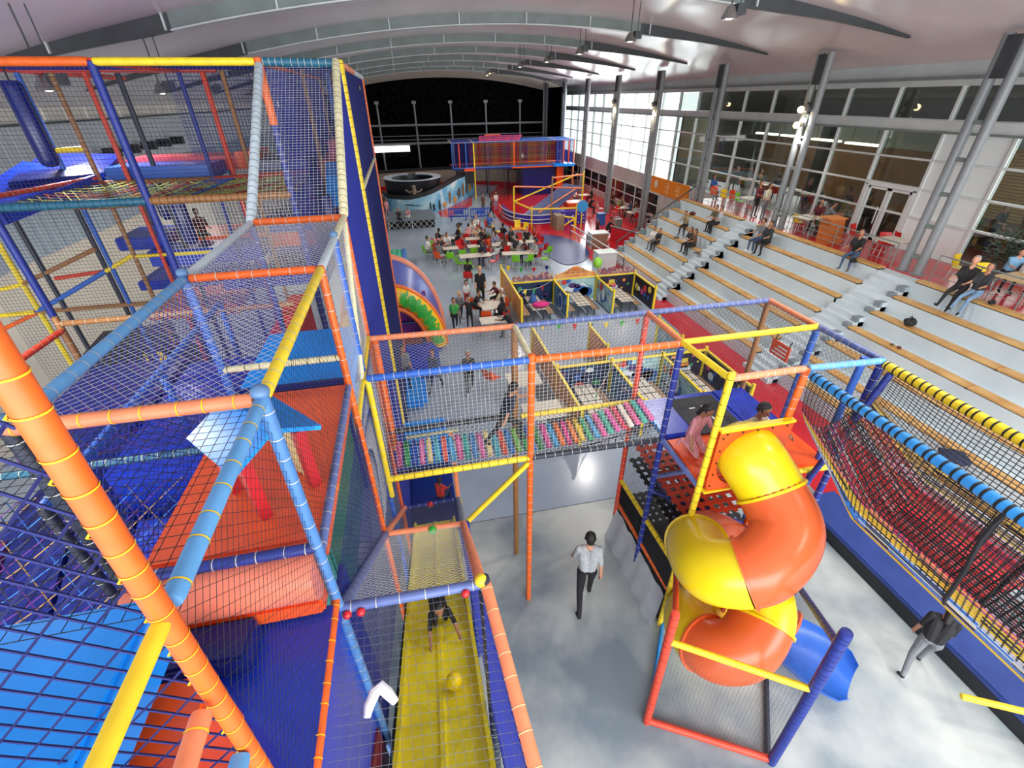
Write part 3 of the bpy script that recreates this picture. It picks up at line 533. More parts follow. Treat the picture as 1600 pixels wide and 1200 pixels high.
# hanging punch bags
for i, (x, y, z, h, lab) in enumerate([(-5.25, 8.9, 6.98, 1.1, 'long dark blue punch bag hanging at the left edge'), (-4.05, 9.6, 5.55, 0.85, 'dark blue punch bag hanging below the cargo net'), (-4.9, 11.0, 5.75, 0.45, 'short dark bag hanging behind the padded post'), (-1.55, 9.6, 5.3, 1.0, 'dark blue punch bag hanging behind the pale net post')]):
    o = thing('punch_bag', lab, 'punch bag', (x, y, z)); g = MB(); g.lathe([(0, 0), (0.07, 0.01), (0.11, 0.05), (0.125, 0.11), (0.125, h-0.05), (0.1, h), (0, h)], (0, 0, 0), 16); g.build('bag', VN, o)
    g = MB(); g.tube((0, 0, h-0.01), (0, 0, (TZ if z > 6.4 else 6.45)-z), 0.012, 6); g.build('rope', tie('black'), o)
# dark padded vehicle at the foot of the left wall
o = thing('padded_toy_car', 'dark padded toy car with a red stripe behind the left netting', 'toy', (-7.5, 12.6, 0), 0.15)
g = MB(); g.bb((-1.3, -0.8, 0.0), (1.3, 0.8, 1.9)); g.bb((-0.9, -0.7, 1.9), (0.7, 0.7, 2.6)); g.build('body', VK, o, smooth=False)
g = MB(); g.bb((-1.1, -0.83, 1.2), (0.5, -0.8, 1.7)); g.build('stripe', VR, o, smooth=False)
g = MB(); g.slab([(1.3, -0.82, 0.3), (0.7, -0.82, 2.4), (0.3, -0.82, 2.4), (0.6, -0.82, 0.3)], 0.05); g.build('panel', VY, o, smooth=False)
# ================================================================ plank bridge
br = thing('plank_bridge', 'netted bridge of coloured planks hung between orange, blue and yellow padded tubes', 'bridge')
ZB, ZL = 5.03, 3.42; Y0, Y1 = 4.79, 5.8; XB0, XB1, XB2, XB3 = -0.74, 1.25, 3.31, 5.4
post(br, XB1, Y0, 0, ZB+0.07, 'orange', 0.047); post(br, XB1, Y1, 0, ZB, 'brown', 0.05, None); post(br, XB0, Y0, 3.1, ZB, 'yellow', 0.035); post(br, XB0+0.05, Y1, 3.1, ZB, 'orange', 0.045)
for p, q, c, l, rr in [((XB0, Y0, ZB), (XB1-0.04, Y0, ZB), 'blue', 'white', 0.043), ((XB1+0.05, Y0, ZB), (XB2, Y0, ZB-0.02), 'orange', 'white', 0.045), ((XB0, Y1, ZB+0.03), (XB1, Y1, ZB), 'salmon', 'white', 0.04), ((XB1, Y1, ZB), (XB2, Y1, ZB), 'bluegrey', 'white', 0.04), ((XB1, Y0+0.05, ZB), (XB1, Y1, ZB), 'cream', 'white', 0.04), ((XB2, Y0, ZB), (XB2, Y1, ZB), 'salmon', None, 0.04),
                       ((XB0, Y0, ZL), (XB1, Y0, ZL), 'yellow', 'black', 0.045), ((XB1, Y0, ZL), (XB2, Y0, ZL-0.04), 'dark', 'white', 0.043), ((XB0, Y1, ZL+0.04), (XB1-0.25, Y1, ZL+0.04), 'dark', 'white', 0.045), ((XB1+0.1, Y1, ZL), (XB2, Y1, ZL-0.02), 'yellow', 'black', 0.045), ((XB1, Y0, 3.35), (0.25, Y0, 2.3), 'yellow', None, 0.04), ((-0.5, Y1, ZL-0.12), (0.3, Y1, ZL-0.1), 'cream', 'black', 0.03)]:
    bar(br, p, q, c, rr, l, 0.13)
for (xa, xb) in ((XB0, XB1), (XB1, XB2)):
    net(br, (xa, Y0, ZL), (xb, Y0, ZL), (xb, Y0, ZB), (xa, Y0, ZB), 0.055, 'white', 0.0016)
    net(br, (xa, Y1, ZL), (xb, Y1, ZL), (xb, Y1, ZB), (xa, Y1, ZB), 0.055, 'dgrey', 0.0018)
    net(br, (xa, Y0, ZB-0.03), (xb, Y0, ZB-0.03), (xb, Y1, ZB-0.03), (xa, Y1, ZB-0.03), 0.055, 'white', 0.0014, True)
net(br, (XB0, Y0, ZL), (XB2, Y0, ZL), (XB2, Y1, ZL), (XB0, Y1, ZL), 0.06, 'black', 0.003, True, 0.1, 8)
PL = ['#d65a9a', '#2fa05c', '#2a4fb0', '#e27ab0', '#e8d69a', '#4fb3c8', '#ea6a5a', '#46a8d8', '#e06aa8', '#3aa7a0', '#4a8ed0', '#e876b4', '#efdc9e', '#4ab0c0', '#e4604a', '#3a86cc', '#7ac05a', '#2a9a5a', '#3c78c8', '#2c8a50', '#d84a9c', '#2f9ad0', '#e8702c', '#d43a88', '#ea7a2c', '#e8c830', '#38a878', '#4a9ed0', '#e05aa0', '#44b09a', '#e05aa8', '#d83a5a', '#eee6d6', '#e468a0', '#4cb8a8', '#ea6ab0']
lashm = MB()
for i, c in enumerate(PL):
    t = i/(len(PL)-1); x = XB0+0.14+(XB2-XB0-0.2)*t; z = 3.38-0.06*math.sin(math.pi*t*1.0)+0.18*max(0, t-0.72)/0.28
    g = MB(); g.bb((-0.04, -0.29, -0.024), (0.04, 0.29, 0.024)); me = g.mesh('plank', M('plank_%d' % i, c, 0.35, 0.15, 14), False)
    bm = bmesh.new(); bm.from_mesh(me); bmesh.ops.bevel(bm, geom=bm.edges[:], offset=0.012, segments=2, affect='EDGES'); bm.to_mesh(me); bm.free()
    p = link(bpy.data.objects.new('plank', me), br); p.location = (x+(0.03 if t > 0.55 else 0), 5.34+random.uniform(-0.015, 0.015), z); p.rotation_euler = (random.uniform(-0.03, 0.03), -0.45*max(0, t-0.75)*2, random.uniform(-0.02, 0.02)-0.06*(1 if t > 0.55 else 0))
    for y in (4.86, 5.68): lashm.path([(x, y, z-0.03), (x+0.02, y+(0.08 if y < 5 else -0.08), z)], 0.008, 4)
for y in (4.98, 5.27, 5.55): lashm.path([(XB0+0.1+(XB2-XB0-0.15)*k/16, y, 3.35-0.06*math.sin(math.pi*k/16)+0.18*max(0, k/16-0.72)/0.28) for k in range(17)], 0.012, 5)
tag(lashm.build('hanging_ropes', tie('black'), br), kind='stuff')
# ================================================================ slide tower
st = thing('slide_tower', 'netted slide tower with blue and orange decks and yellow padded posts', 'play frame')
for x, y, z0, z1, c, l in [(3.37, 3.83, 0, ZB+0.07, 'yellow', 'black'), (XB2, Y0, 0, ZB, 'navy', 'white'), (XB2, Y1, 0, ZB, 'red', 'white'), (4.39, 3.83, 0, ZB, 'orange', 'white'), (5.4, Y0, 0, ZB, 'blue', 'white'), (5.4, Y1, 0, ZB, 'brown', None), (5.42, 3.78, 0, ZB, 'navy', 'white'), (5.28, 3.9, 2.9, ZB, 'blue', None)]: post(st, x, y, z0, z1, c, 0.045, l)
for p, q, c, l in [((XB2, Y0, ZB), (5.4, Y0, ZB), 'yellow', None), ((XB2, Y1, ZB), (5.4, Y1, ZB), 'bluegrey', 'white'), ((5.4, Y0, ZB), (5.4, Y1, ZB), 'salmon', 'white'), ((3.37, 3.83, ZB), (XB2, Y0, ZB), 'yellow', None), ((3.4, 3.83, ZB), (4.36, 3.83, ZB), 'salmon', 'white'), ((5.4, Y0, ZB), (5.42, 3.78, ZB), 'bluegrey', 'white'), ((4.42, 3.83, ZB), (5.42, 3.78, ZB), 'lblue', 'white'),
                   ((XB2, Y0, 3.38), (3.37, 3.83, 3.3), 'bluegrey', None), ((XB2, Y1, 1.58), (3.36, 3.83, 1.6), 'yellow', 'black'), ((XB2, Y1, 0.98), (3.36, 3.83, 0.98), 'orange', 'white'), ((XB2, Y0, 2.6), (4.3, Y0, 2.6), 'bluegrey', None), ((3.55, 5.7, 2.45), (3.6, 3.9, 1.9), 'bluegrey', 'white'), ((3.3, Y0, 2.3), (4.6, 3.9, 2.1), 'navy', None), ((5.42, 3.78, 3.3), (4.4, 3.83, 3.3), 'yellow', 'black')]: bar(st, p, q, c, 0.042, l, 0.12)
pad(st, (XB2+0.08, Y0+0.02, 3.28), (4.0, Y1-0.02, 3.42), VB, 'deck'); pad(st, (4.0, Y0+0.02, 3.28), (4.75, Y1-0.02, 3.42), VB, 'deck'); pad(st, (4.75, Y0+0.02, 3.28), (5.36, Y1-0.02, 3.42), VB, 'deck')
g = MB(); g.bb((3.86, 4.72, 3.42), (4.68, 5.66, 3.428)); g.build('rubber_mat', M('rubber', '#26282d', 0.7, 0.3, 20), st, smooth=False)
g = MB(); g.bb((4.32, 4.9, 3.428), (4.35, 5.4, 3.43)); g.bb((4.1, 5.35, 3.428), (4.2, 5.38, 3.43)); g.build('white_marking', VW, st, smooth=False)
pad(st, (XB2+0.06, 3.86, 3.24), (4.38, Y0-0.02, 3.38), VO, 'deck'); pad(st, (4.42, 3.82, 3.24), (5.38, Y0-0.02, 3.38), VO, 'deck')
g = MB(); g.bb((3.33, 4.85, 3.4), (3.38, 5.75, 3.47)); g.build('deck_edge', VLB, st, smooth=False)
# orange entry panel with round opening
pn = MB(); cx, cz, R = 3.9, 3.78, 0.44; N_ = 24; x0, x1, z0, z1 = 3.38, 4.42, 3.3, 4.3
ring = [(cx+R*math.cos(2*math.pi*i/N_), cz+R*math.sin(2*math.pi*i/N_)) for i in range(N_)]
def sq(i):
    a = 2*math.pi*i/N_; c, s = math.cos(a), math.sin(a); t = min(((x1 if c > 0 else x0)-cx)/c if abs(c) > 1e-6 else 9, ((z1 if s > 0 else z0)-cz)/s if abs(s) > 1e-6 else 9); return (cx+c*t, cz+s*t)
for yy in (3.74, 3.78):
    pn.add([(a, yy, b) for a, b in ring]+[(*[sq(i)[0]], yy, sq(i)[1]) for i in range(N_)], [(i, (i+1) % N_, N_+(i+1) % N_, N_+i) if yy < 3.76 else (N_+i, N_+(i+1) % N_, (i+1) % N_, i) for i in range(N_)])
o = pn.build('entry_panel', M('slide_orange_panel', '#d8531c', 0.35, 0.06, 3), st, smooth=False)
for za_, zb_ in ((z1, z1+0.035), (z0-0.03, z0)): g = MB(); g.bb((x0, 3.72, za_), (x1, 3.8, zb_)); g.build('edge_strip', VY, o, smooth=False)
bo = MB()
for i in range(5):
    bo.sphere((x0+0.06, 3.73, z0+0.1+i*0.2), 0.014, 6, 4); bo.sphere((x0+0.1+i*0.21, 3.73, z1-0.04), 0.014, 6, 4)
tag(bo.build('bolts', M('bolt', '#3a2a20', 0.5, 0), o), kind='stuff')
net(st, (XB2, Y1, 3.42), (5.4, Y1, 3.42), (5.4, Y1, ZB), (XB2, Y1, ZB), 0.055, 'dgrey', 0.0018, True); net(st, (XB2, Y0, ZB-0.02), (5.4, Y0, ZB-0.02), (5.4, Y1, ZB-0.02), (XB2, Y1, ZB-0.02), 0.05, 'dgrey', 0.0015, True)
net(st, (5.4, 3.8, 3.42), (5.4, Y1, 3.42), (5.4, Y1, ZB), (5.4, 3.8, ZB), 0.055, 'dgrey', 0.0016, True); net(st, (3.37, 3.83, ZB-0.02), (5.4, 3.8, ZB-0.02), (5.4, Y0, ZB-0.02), (XB2, Y0, ZB-0.02), 0.05, 'dgrey', 0.0013, True)
net(st, (3.37, 3.83, 3.4), (XB2, Y0, 3.4), (XB2, Y0, ZB), (3.37, 3.83, ZB), 0.05, 'dgrey', 0.0012); net(st, (3.37, 3.83, 4.34), (4.39, 3.83, 4.34), (4.39, 3.83, ZB), (3.37, 3.83, ZB), 0.05, 'dgrey', 0.0013)
net(st, (XB2, Y1, 0.9), (3.37, 3.83, 0.9), (3.37, 3.83, 3.2), (XB2, Y1, 3.2), 0.05, 'black', 0.003)
g = MB(); g.bb((3.33, 3.88, 0.75), (3.36, 5.76, 1.55)); g.build('side_curtain', M('black_mesh', '#101114', 0.9, 0.2, 8), st, smooth=False)
def straps(parent, x0, x1, y0, y1, z, mat, n, m_, wd=0.06):
    g = MB()
    for i in range(n): xx = x0+(x1-x0)*(i+0.5)/n; g.bb((xx-wd/2, y0, z-0.004), (xx+wd/2, y1, z))
    for j in range(m_): yy = y0+(y1-y0)*(j+0.5)/m_; g.bb((x0, yy-wd/2, z-0.001), (x1, yy+wd/2, z+0.004))
    tag(g.build('strap_floor', mat, parent, smooth=False), kind='stuff')
straps(st, 3.36, 5.36, 3.9, 5.75, 2.55, M('strap_orange', '#d84a24', 0.6, 0.05), 13, 12, 0.075); straps(st, 3.36, 4.2, 4.0, 5.75, 2.15, M('strap_black', '#17181c', 0.7, 0.05), 6, 12, 0.07); straps(st, 3.4, 5.3, 3.9, 5.75, 1.2, M('strap_black', '#17181c', 0.7, 0.05), 14, 13, 0.09)
g = MB(); g.bb((3.36, 3.86, 0.02), (5.36, 5.78, 0.1)); g.build('base_mat', M('black_mesh', '#101114', 0.9, 0.2, 8), st, smooth=False)
# ---------------------------------------------------------------- tube slide
ts = thing('tube_slide', 'spiral tube slide of yellow and orange plastic sections', 'slide')
CP = [(4.0, 3.9, 3.76), (3.89, 3.7, 3.84), (4.06, 3.4, 3.52), (4.03, 2.96, 3.25), (3.59, 2.75, 2.95), (3.2, 3.02, 2.68), (3.4, 3.6, 2.4), (3.86, 3.73, 2.18), (4.2, 3.33, 1.95), (4.14, 2.86, 1.68), (3.74, 2.6, 1.4), (3.41, 2.79, 1.15), (3.5, 3.36, 0.92), (4.2, 3.7, 0.76), (4.73, 3.38, 0.62), (5.02, 3.01, 0.5)]
def cr(P, t):
    n = len(P)-1; i = min(int(t), n-1); u = t-i
    p0, p1, p2, p3 = (V3(P[max(i-1, 0)]), V3(P[i]), V3(P[i+1]), V3(P[min(i+2, n)]))
    return 0.5*((2*p1)+(p2-p0)*u+(2*p0-5*p1+4*p2-p3)*u*u+(3*p1-p0-3*p2+p3)*u**3)
SY = M('slide_yellow', '#eccf14', 0.28, 0.05, 1.5); SO = M('slide_orange', '#dd6230', 0.28, 0.06, 1.5)
RT = 0.41
secs = [(0,2.05,'y'),(2.05,4.3,'o'),(4.3,6.0,'y'),(6.0,7.4,'o'),(7.4,9.3,'y'),(9.3,11.2,'o'),(11.2,13.0,'y'),(13.0,15.0,'o')]
for i, (a, b, c) in enumerate(secs):
    n_ = max(6, int((b-a)*9)); pts = [cr(CP, a+(b-a)*k/n_) for k in range(n_+1)]
    g = MB(); g.path(pts, RT, 28, cap=False); g.path(pts, RT-0.02, 28, cap=False)
    o = g.build('tube_section', SY if c == 'y' else SO, ts)
    d = (pts[-1]-pts[-2]).normalized(); g = MB(); g.path([pts[-1]-d*0.018, pts[-1]-d*0.017, pts[-1]+d*0.017, pts[-1]+d*0.018], [RT-0.02, RT+0.028, RT+0.028, RT-0.02], 28, cap=False); g.build('flange', SY if c == 'y' else SO, o)
e = cr(CP, secs[-1][1]); d = e-cr(CP, secs[-1][1]-0.1); d.z = 0; d.normalize()
g = MB(); w_ = V3((-d.y, d.x, 0)); prof = [(math.cos(a), math.sin(a)) for a in [math.pi+math.pi*i/12 for i in range(13)]]
rows = []
for k in range(9):
    t = k/8; c_ = e+d*(1.0*t)+V3((0, 0, -0.12*t)); s_ = 0.42+0.1*math.sin(math.pi*t) if t < 0.9 else 0.3
    rows.append([c_+w_*(p[0]*s_)+V3((0, 0, p[1]*(0.40-0.15*t)+0.02)) for p in prof])
g.add([p for r_ in rows for p in r_], [(k*13+j, k*13+j+1, (k+1)*13+j+1, (k+1)*13+j) for k in range(8) for j in range(12)]); g.build('exit_chute', M('slide_blue', '#2a66c8', 0.3, 0.05), ts)
for p, q in [((3.95, 3.3, 0.0), (3.95, 3.3, 1.6)), ((3.6, 3.9, 2.2), (3.95, 3.2, 1.6)), ((3.4, 3.6, 1.5), (4.2, 3.2, 1.5))]:
    g = MB(); g.tube(p, q, 0.05, 8); g.build('support', foam('red'), ts)
# base frame round the slide foot
bf = thing('slide_guard_frame', 'open guard frame of orange, yellow and dark blue tubes round the slide foot', 'frame')
bar(bf, (2.48, 2.52, 0), (2.42, 2.55, 2.75), 'red', 0.055, 'black', 0.14, 'post'); bar(bf, (3.94, 1.71, 0), (3.66, 1.71, 3.35), 'navy', 0.06, 'black', 0.1, 'post')
bar(bf, (2.48, 2.52, 0.06), (3.92, 1.73, 0.06), 'red', 0.05, None); bar(bf, (2.46, 2.52, 2.18), (3.72, 1.73, 2.15), 'yellow', 0.04, None); bar(bf, (2.43, 2.55, 2.7), (3.37, 3.83, 1.6), 'red', 0.04, None)
bar(bf, (5.05, 3.2, 1.5), (3.72, 1.73, 3.05), 'navy', 0.045, 'white'); bar(bf, (5.05, 3.2, 0), (5.05, 3.2, 1.6), 'navy', 0.045, 'white'); bar(bf, (2.5, 2.5, 0.05), (3.4, 3.8, 0.05), 'sky', 0.03, None); bar(bf, (3.9, 1.75, 0.05), (4.9, 3.1, 0.05), 'dark', 0.04, None)
net(bf, (2.48, 2.52, 0.08), (3.9, 1.75, 0.08), (3.72, 1.75, 2.1), (2.46, 2.52, 2.15), 0.045, 'dgrey', 0.0012)
net(bf, (3.9, 1.75, 0.08), (5.05, 3.2, 0.08), (5.05, 3.2, 1.5), (3.72, 1.75, 3.0), 0.045, 'dgrey', 0.001)
# grey fabric skirt leaning along the tower
g = MB(); n_ = 14
top = [(3.31+0.01*math.sin(k*1.7), 3.85+1.95*k/n_, 0.82+0.02*math.sin(k*2.3)) for k in range(n_+1)]; bot = [(3.17+0.03*math.sin(k*2.1), 3.78+2.02*k/n_, 0.006) for k in range(n_+1)]
mid = [((a[0]+b[0])/2+0.012, (a[1]+b[1])/2, 0.38) for a, b in zip(top, bot)]
g.add(top+mid+bot, [(i, i+1, n_+2+i, n_+1+i) for i in range(n_)]+[(n_+1+i, n_+2+i, 2*n_+3+i, 2*n_+2+i) for i in range(n_)])
tag(g.build('fabric_skirt', M('grey_fabric', '#bcc1c3', 0.8, 0.08, 4)), 'pale grey fabric skirt draped to the floor beside the slide tower', 'fabric')
# ================================================================ hanging net bridge on the right
nb = thing('net_bridge', 'deep hanging rope net bridge between a blue and a yellow padded rail', 'bridge')
ya, yb = 3.72, -2.2
bar(nb, (4.38, ya, 5.0), (4.28, yb, 5.0), 'sky', 0.055, 'black', 0.085, 'rail', 14, 0.012); bar(nb, (5.42, ya, 5.0), (5.32, yb, 5.0), 'yellow', 0.055, 'black', 0.085, 'rail', 14, 0.01)
bar(nb, (5.38, 3.6, 4.95), (4.9, 3.75, 2.6), 'navy', 0.04, 'black')
PRF = [(0, 0), (0.0, -0.45), (0.05, -0.9), (0.2, -1.35), (0.5, -1.6), (0.8, -1.35), (0.97, -0.9), (1.03, -0.45), (1.04, 0)]
def U(t):
    i = min(int(t*8), 7); u = t*8-i; a, b = PRF[i], PRF[i+1]; return (a[0]*(1-u)+b[0]*u, a[1]*(1-u)+b[1]*u)
def npos(t, y):
    a, b = U(t); s = min(1.0, 0.55+0.9*(ya-y)/2.0) if ya-y < 1 else 1.0; return V3((4.38-0.1*(ya-y)/(ya-yb)+a, y, 5.0+b*s))
NC = ['black', 'dgrey', 'red', 'yellow', 'white', 'pink', 'cyan', 'tan']
STR = [(0.27, 0.33, [3, 3, 0, 3]), (0.33, 0.41, [6, 1, 0, 6, 4]), (0.41, 0.50, [2, 5, 2, 0, 4]), (0.50, 0.56, [5, 4, 1, 2]), (0.56, 0.64, [2, 2, 2, 0]), (0.64, 0.68, [1, 4, 0]), (0.68, 0.74, [2, 2, 5]), (0.74, 0.80, [7, 3, 7, 0])]
g = MB(); nt_ = 78; ny = 104
for a_, b_, pal in STR:
    n_ = int((b_-a_)/0.0085)
    for i in range(n_):
        t = a_+(b_-a_)*(i+0.5)/n_
        for k in range(20):
            g.m = random.choice(pal); y_a = ya+(yb-ya)*k/20; y_b = ya+(yb-ya)*(k+1)/20; g.path([npos(t, y_a), npos(t, (y_a+y_b)/2), npos(t, y_b)], 0.0085, 4, cap=False)
for i in range(nt_+1):
    t = i/nt_; low = 0.26 < t < 0.74
    g.m = (random.choice([0, 0, 2, 3, 4, 1, 6]) if 0.30 < t < 0.42 else random.choice([0, 0, 1, 2, 4, 5, 7]) if low else 0); rr = 0.007 if low else 0.005
    g.path([npos(t, ya+(yb-ya)*k/16) for k in range(17)], rr, 4, cap=False)
for j in range(ny+1):
    y = ya+(yb-ya)*j/ny
    for s0, s1, cc, rr in ((0, 0.26, 0, 0.005), (0.26, 0.74, random.choice([0, 0, 0, 1]), 0.009), (0.74, 1.0, 1, 0.0045)):
        g.m = cc; g.path([npos(s0+(s1-s0)*k/6, y) for k in range(7)], rr, 4, cap=False)
tag(g.build('net', [cordmat(c) for c in NC], nb), kind='stuff')
g = MB(); g.path([npos(0.40+0.004*math.sin(k), ya+(yb-ya)*k/30) for k in range(31)], 0.03, 6); g.build('bottom_rope', cordmat('yellow'), nb)
for y in (1.62, 0.9):
    g = MB(); g.path([npos(k/20, y)+V3((-0.01 if k < 10 else 0.01, 0.02*math.sin(k), 0)) for k in range(21)], 0.022, 6); g.build('hoop_rope', tie('black'), nb)
# long blue crash mat below it
cm = thing('crash_mat', 'long blue crash mat with black sides along the terrace', 'mat', (7.55, -4, 0))
pad(cm, (0, 0, 0), (0.9, 9.6, 0.34), vinyl('mat_blue', '#2c4080', 0.22), 'top'); g = MB(); g.bb((-0.012, 0.02, 0.01), (-0.002, 9.58, 0.26)); g.build('side', VK, cm, smooth=False)
bar(thing('guard_tube', 'yellow padded tube sticking out over the blue crash mat', 'tube'), (6.75, 1.66, 0.6), (8.2, 0.9, 0.62), 'yellow', 0.045, None)
# ================================================================ yellow wave slide with netted cage
sl = thing('wave_slide', 'long yellow two-lane slide under a netted tube cage', 'slide')
def sz(y): return 3.35-0.55*(y-1.2)+0.0 if y > 1.2 else 3.35+0.2*(1.2-y)
ys_ = [0.2+6.4*i/40 for i in range(41)]
prof = [(-0.70, 0.10), (-0.66, 0.10), (-0.655, 0.0), (-0.33, 0.0), (-0.31, 0.03), (-0.27, 0.03), (-0.25, 0.0), (0.08, 0.0), (0.085, 0.10), (0.125, 0.10)]
g = MB()
for y in ys_: g.v += [(x, y, sz(y)+h+0.02*math.sin(y*2.2)) for x, h in prof]
k = len(prof); g.f = [[j*k+i, j*k+i+1, (j+1)*k+i+1, (j+1)*k+i] for j in range(40) for i in range(k-1)]; g.mi = [0]*len(g.f)
g.build('chute', M('slide_lane_yellow', '#f6e62c', 0.3, 0.05, 2), sl)
for x in (-0.74, 0.13):
    g = MB(); P_ = [(x, y, sz(y)+0.02) for y in ys_]; g.add(P_+[(a, b, 0) for a, b, c in P_], [(i, i+1, 42+i, 41+i) for i in range(40)]); g.build('side_panel', VK if x < 0 else VN, sl, smooth=False)
RA, RB = -0.79, 0.17
for p, q, c, l, rr in [((RA, 2.0, 4.88), (RA, 4.0, 3.26), 'bluegrey', 'white', 0.045), ((RA, 4.0, 3.26), (RA+0.04, 6.0, 1.58), 'salmon', None, 0.04), ((RB, 2.0, 4.84), (RB, 4.0, 3.2), 'salmon', None, 0.045), ((RB, 4.0, 3.2), (RB+0.04, 6.0, 1.58), 'grey', None, 0.045), ((RB+0.03, 2.0, 4.84), (RB+0.2, 0.2, 4.5), 'salmon', 'cream', 0.042), ((RA, 2.0, 4.88), (RB, 2.0, 4.84), 'bluegrey', 'white', 0.036), ((RA, 4.0, 3.26), (RB, 4.0, 3.2), 'salmon', None, 0.035), ((RA+0.05, 6.0, 1.58), (RB, 6.0, 1.58), 'navy', 'white', 0.03), ((RB+0.08, 6.9, 0), (RB+0.06, 6.9, 2.4), 'salmon', None, 0.045)]: bar(sl, p, q, c, rr, l)
for x, y, z1, c in [(RB+0.02, 2.0, 4.9, 'dark'), (RB+0.04, 4.0, 3.2, 'navy'), (RB+0.06, 6.0, 1.55, 'yellow')]: post(sl, x, y, 0, z1, c, 0.045)
bar(sl, (RB+0.07, 2.0, 3.0), (RB+0.07, 1.1, 3.5), 'yellow', 0.03, None)
for x, y, z, m_ in [(RA+0.04, 1.95, 4.87, VR), (RA+0.13, 1.95, 4.87, VR), (RB-0.12, 1.95, 4.84, VR), (-0.22, 3.96, 3.23, VG), (-0.3, 5.97, 1.58, VR)]:
    g = MB(); g.sphere((x, y, z), 0.03 if y < 3 else 0.055, 12, 8); g.build('ball_marker', m_, sl)
g = MB(); g.sphere((RB, 2.0, 4.88), 0.05, 10, 6); g.build('joint_cap', foam('yellow'), sl)
net(sl, (RA, 2.0, 4.85), (RB, 2.0, 4.8), (RB, 4.0, 3.2), (RA, 4.0, 3.2), 0.05, 'white', 0.0014, True); net(sl, (RA, 4.0, 3.2), (RB, 4.0, 3.2), (RB, 6.0, 1.55), (RA, 6.0, 1.55), 0.05, 'dgrey', 0.0018, False)
net(sl, (RA, 0.5, 4.85), (RB+0.14, 0.5, 4.5), (RB, 2.0, 4.8), (RA, 2.0, 4.85), 0.055, 'grey', 0.0014); net(sl, (RB, 2.0, 3.0), (RB, 6.0, 0.7), (RB, 6.0, 1.55), (RB, 2.0, 4.8), 0.05, 'navy', 0.003, True); net(sl, (RB+0.05, 0.5, 3.6), (RB, 2.0, 3.0), (RB, 2.0, 4.8), (RB+0.13, 0.5, 4.5), 0.045, 'navy', 0.004, True)
g = MB(); g.slab([(-0.86, 0.3, 4.83), (-0.86, 2.4, 4.83), (-0.86, 2.4, 2.6), (-0.86, 0.3, 3.4)], 0.04); g.build('side_pad', VB, sl, smooth=False)
g = MB(); g.slab([(-0.83, 1.2, 3.7), (-0.83, 1.9, 3.3), (-0.83, 1.9, 2.7), (-0.83, 1.2, 3.1)], 0.03); g.build('red_pad', vinyl('maroon', '#7a1f2c'), sl, smooth=False)
pad(sl, (-0.78, 6.62, 0.0), (0.2, 8.6, 0.22), VN, 'landing_mat'); pad(sl, (-0.78, 8.6, 0.0), (0.2, 9.0, 1.3), VLB, 'end_wall')
g = MB(); g.sphere((0, 0, 0), 0.085, 18, 12); o = tag(g.build('play_ball', M('ball_yellow', '#f6d800', 0.35, 0.04)), 'yellow plastic ball lying on the yellow slide', 'ball'); o.location = (-0.15, 2.35, sz(2.35)+0.11)
g = MB(); g.path([(-0.56, 1.33, 4.74), (-0.55, 1.38, 4.75), (-0.52, 1.44, 4.76), (-0.48, 1.46, 4.765), (-0.44, 1.42, 4.76), (-0.40, 1.37, 4.75)], [0.02, 0.03, 0.034, 0.036, 0.032, 0.022], 9); tag(g.build('white_sock', M('sock', '#eceff0', 0.8, 0.04, 20)), 'crumpled white sock lying on the net above the slide', 'sock').location = (-0.03, -0.02, 0.11)
# ================================================================ inflatable slide
inf = thing('inflatable_slide', 'inflatable slide with a yellow arch splashed green and a purple back arch', 'inflatable', (-1.15, 15.2, 0))
IO = vinyl('inflatable_orange', '#e8702a', 0.3); IY = vinyl('inflatable_yellow', '#f0b81c', 0.3); IB = M('vinyl_inflatable_violet', '#4a4a9c', 0.3, col2='#6f86c8', scale=0.8)
def arch(R, r, y, mat, nm, a0=0.0, a1=math.pi, sc=1.0, n=30, m_=14, parent=None):
    g = MB(); g.path([(R*math.cos(a0+(a1-a0)*i/n), y, 0.15+R*sc*math.sin(a0+(a1-a0)*i/n)) for i in range(n+1)], r, m_); return g.build(nm, mat, parent or inf)
arch(1.55, 0.33, 0.0, IY, 'front_arch', sc=1.32); arch(1.86, 0.07, -0.05, IO, 'trim', sc=1.28); arch(1.22, 0.09, -0.12, IO, 'trim', sc=1.32)
g = MB(); pts = []
for i in range(31):
    a = 0.08+1.2*i/30; w1 = 0.20+0.05*math.sin(i*1.9)+0.04*math.sin(i*3.3); w0 = -0.16+0.06*math.sin(i*1.3+1)
    for w_ in (w0, (w0+w1)/2, w1): R_ = 1.55+w_; pts.append((R_*math.cos(a), -math.sqrt(max(0.001, 0.338**2-w_**2))-0.012, 0.15+R_*1.32*math.sin(a)))
g.add(pts, [(i*3+j, i*3+3+j, i*3+4+j, i*3+1+j) for i in range(30) for j in range(2)]); g.build('green_splash', VG, inf)
sp_ = MB()
for i in range(26): a = 1.1+1.4*random.random(); R_ = 1.55+random.uniform(-0.2, 0.25); sp_.sphere((R_*math.cos(a), -0.31, 0.15+R_*1.32*math.sin(a)), 0.025, 6, 4)
tag(sp_.build('printed_dots', VW, inf), kind='stuff')
g = MB(); n_ = 24
for s0, y in ((1.72, 0.15), (1.85, 1.3)): g.v += [(s0*math.cos(math.pi*i/n_), y, 0.15+s0*(1.32 if y < 1 else 1.58)*math.sin(math.pi*i/n_)) for i in range(n_+1)]
g.f = [[i, i+1, n_+2+i, n_+1+i] for i in range(n_)]; g.mi = [0]*n_; g.build('roof_skin', IB, inf); arch(1.85, 0.12, 1.35, vinyl('inflatable_salmon', '#e08a70', 0.35), 'back_arch', sc=1.58)
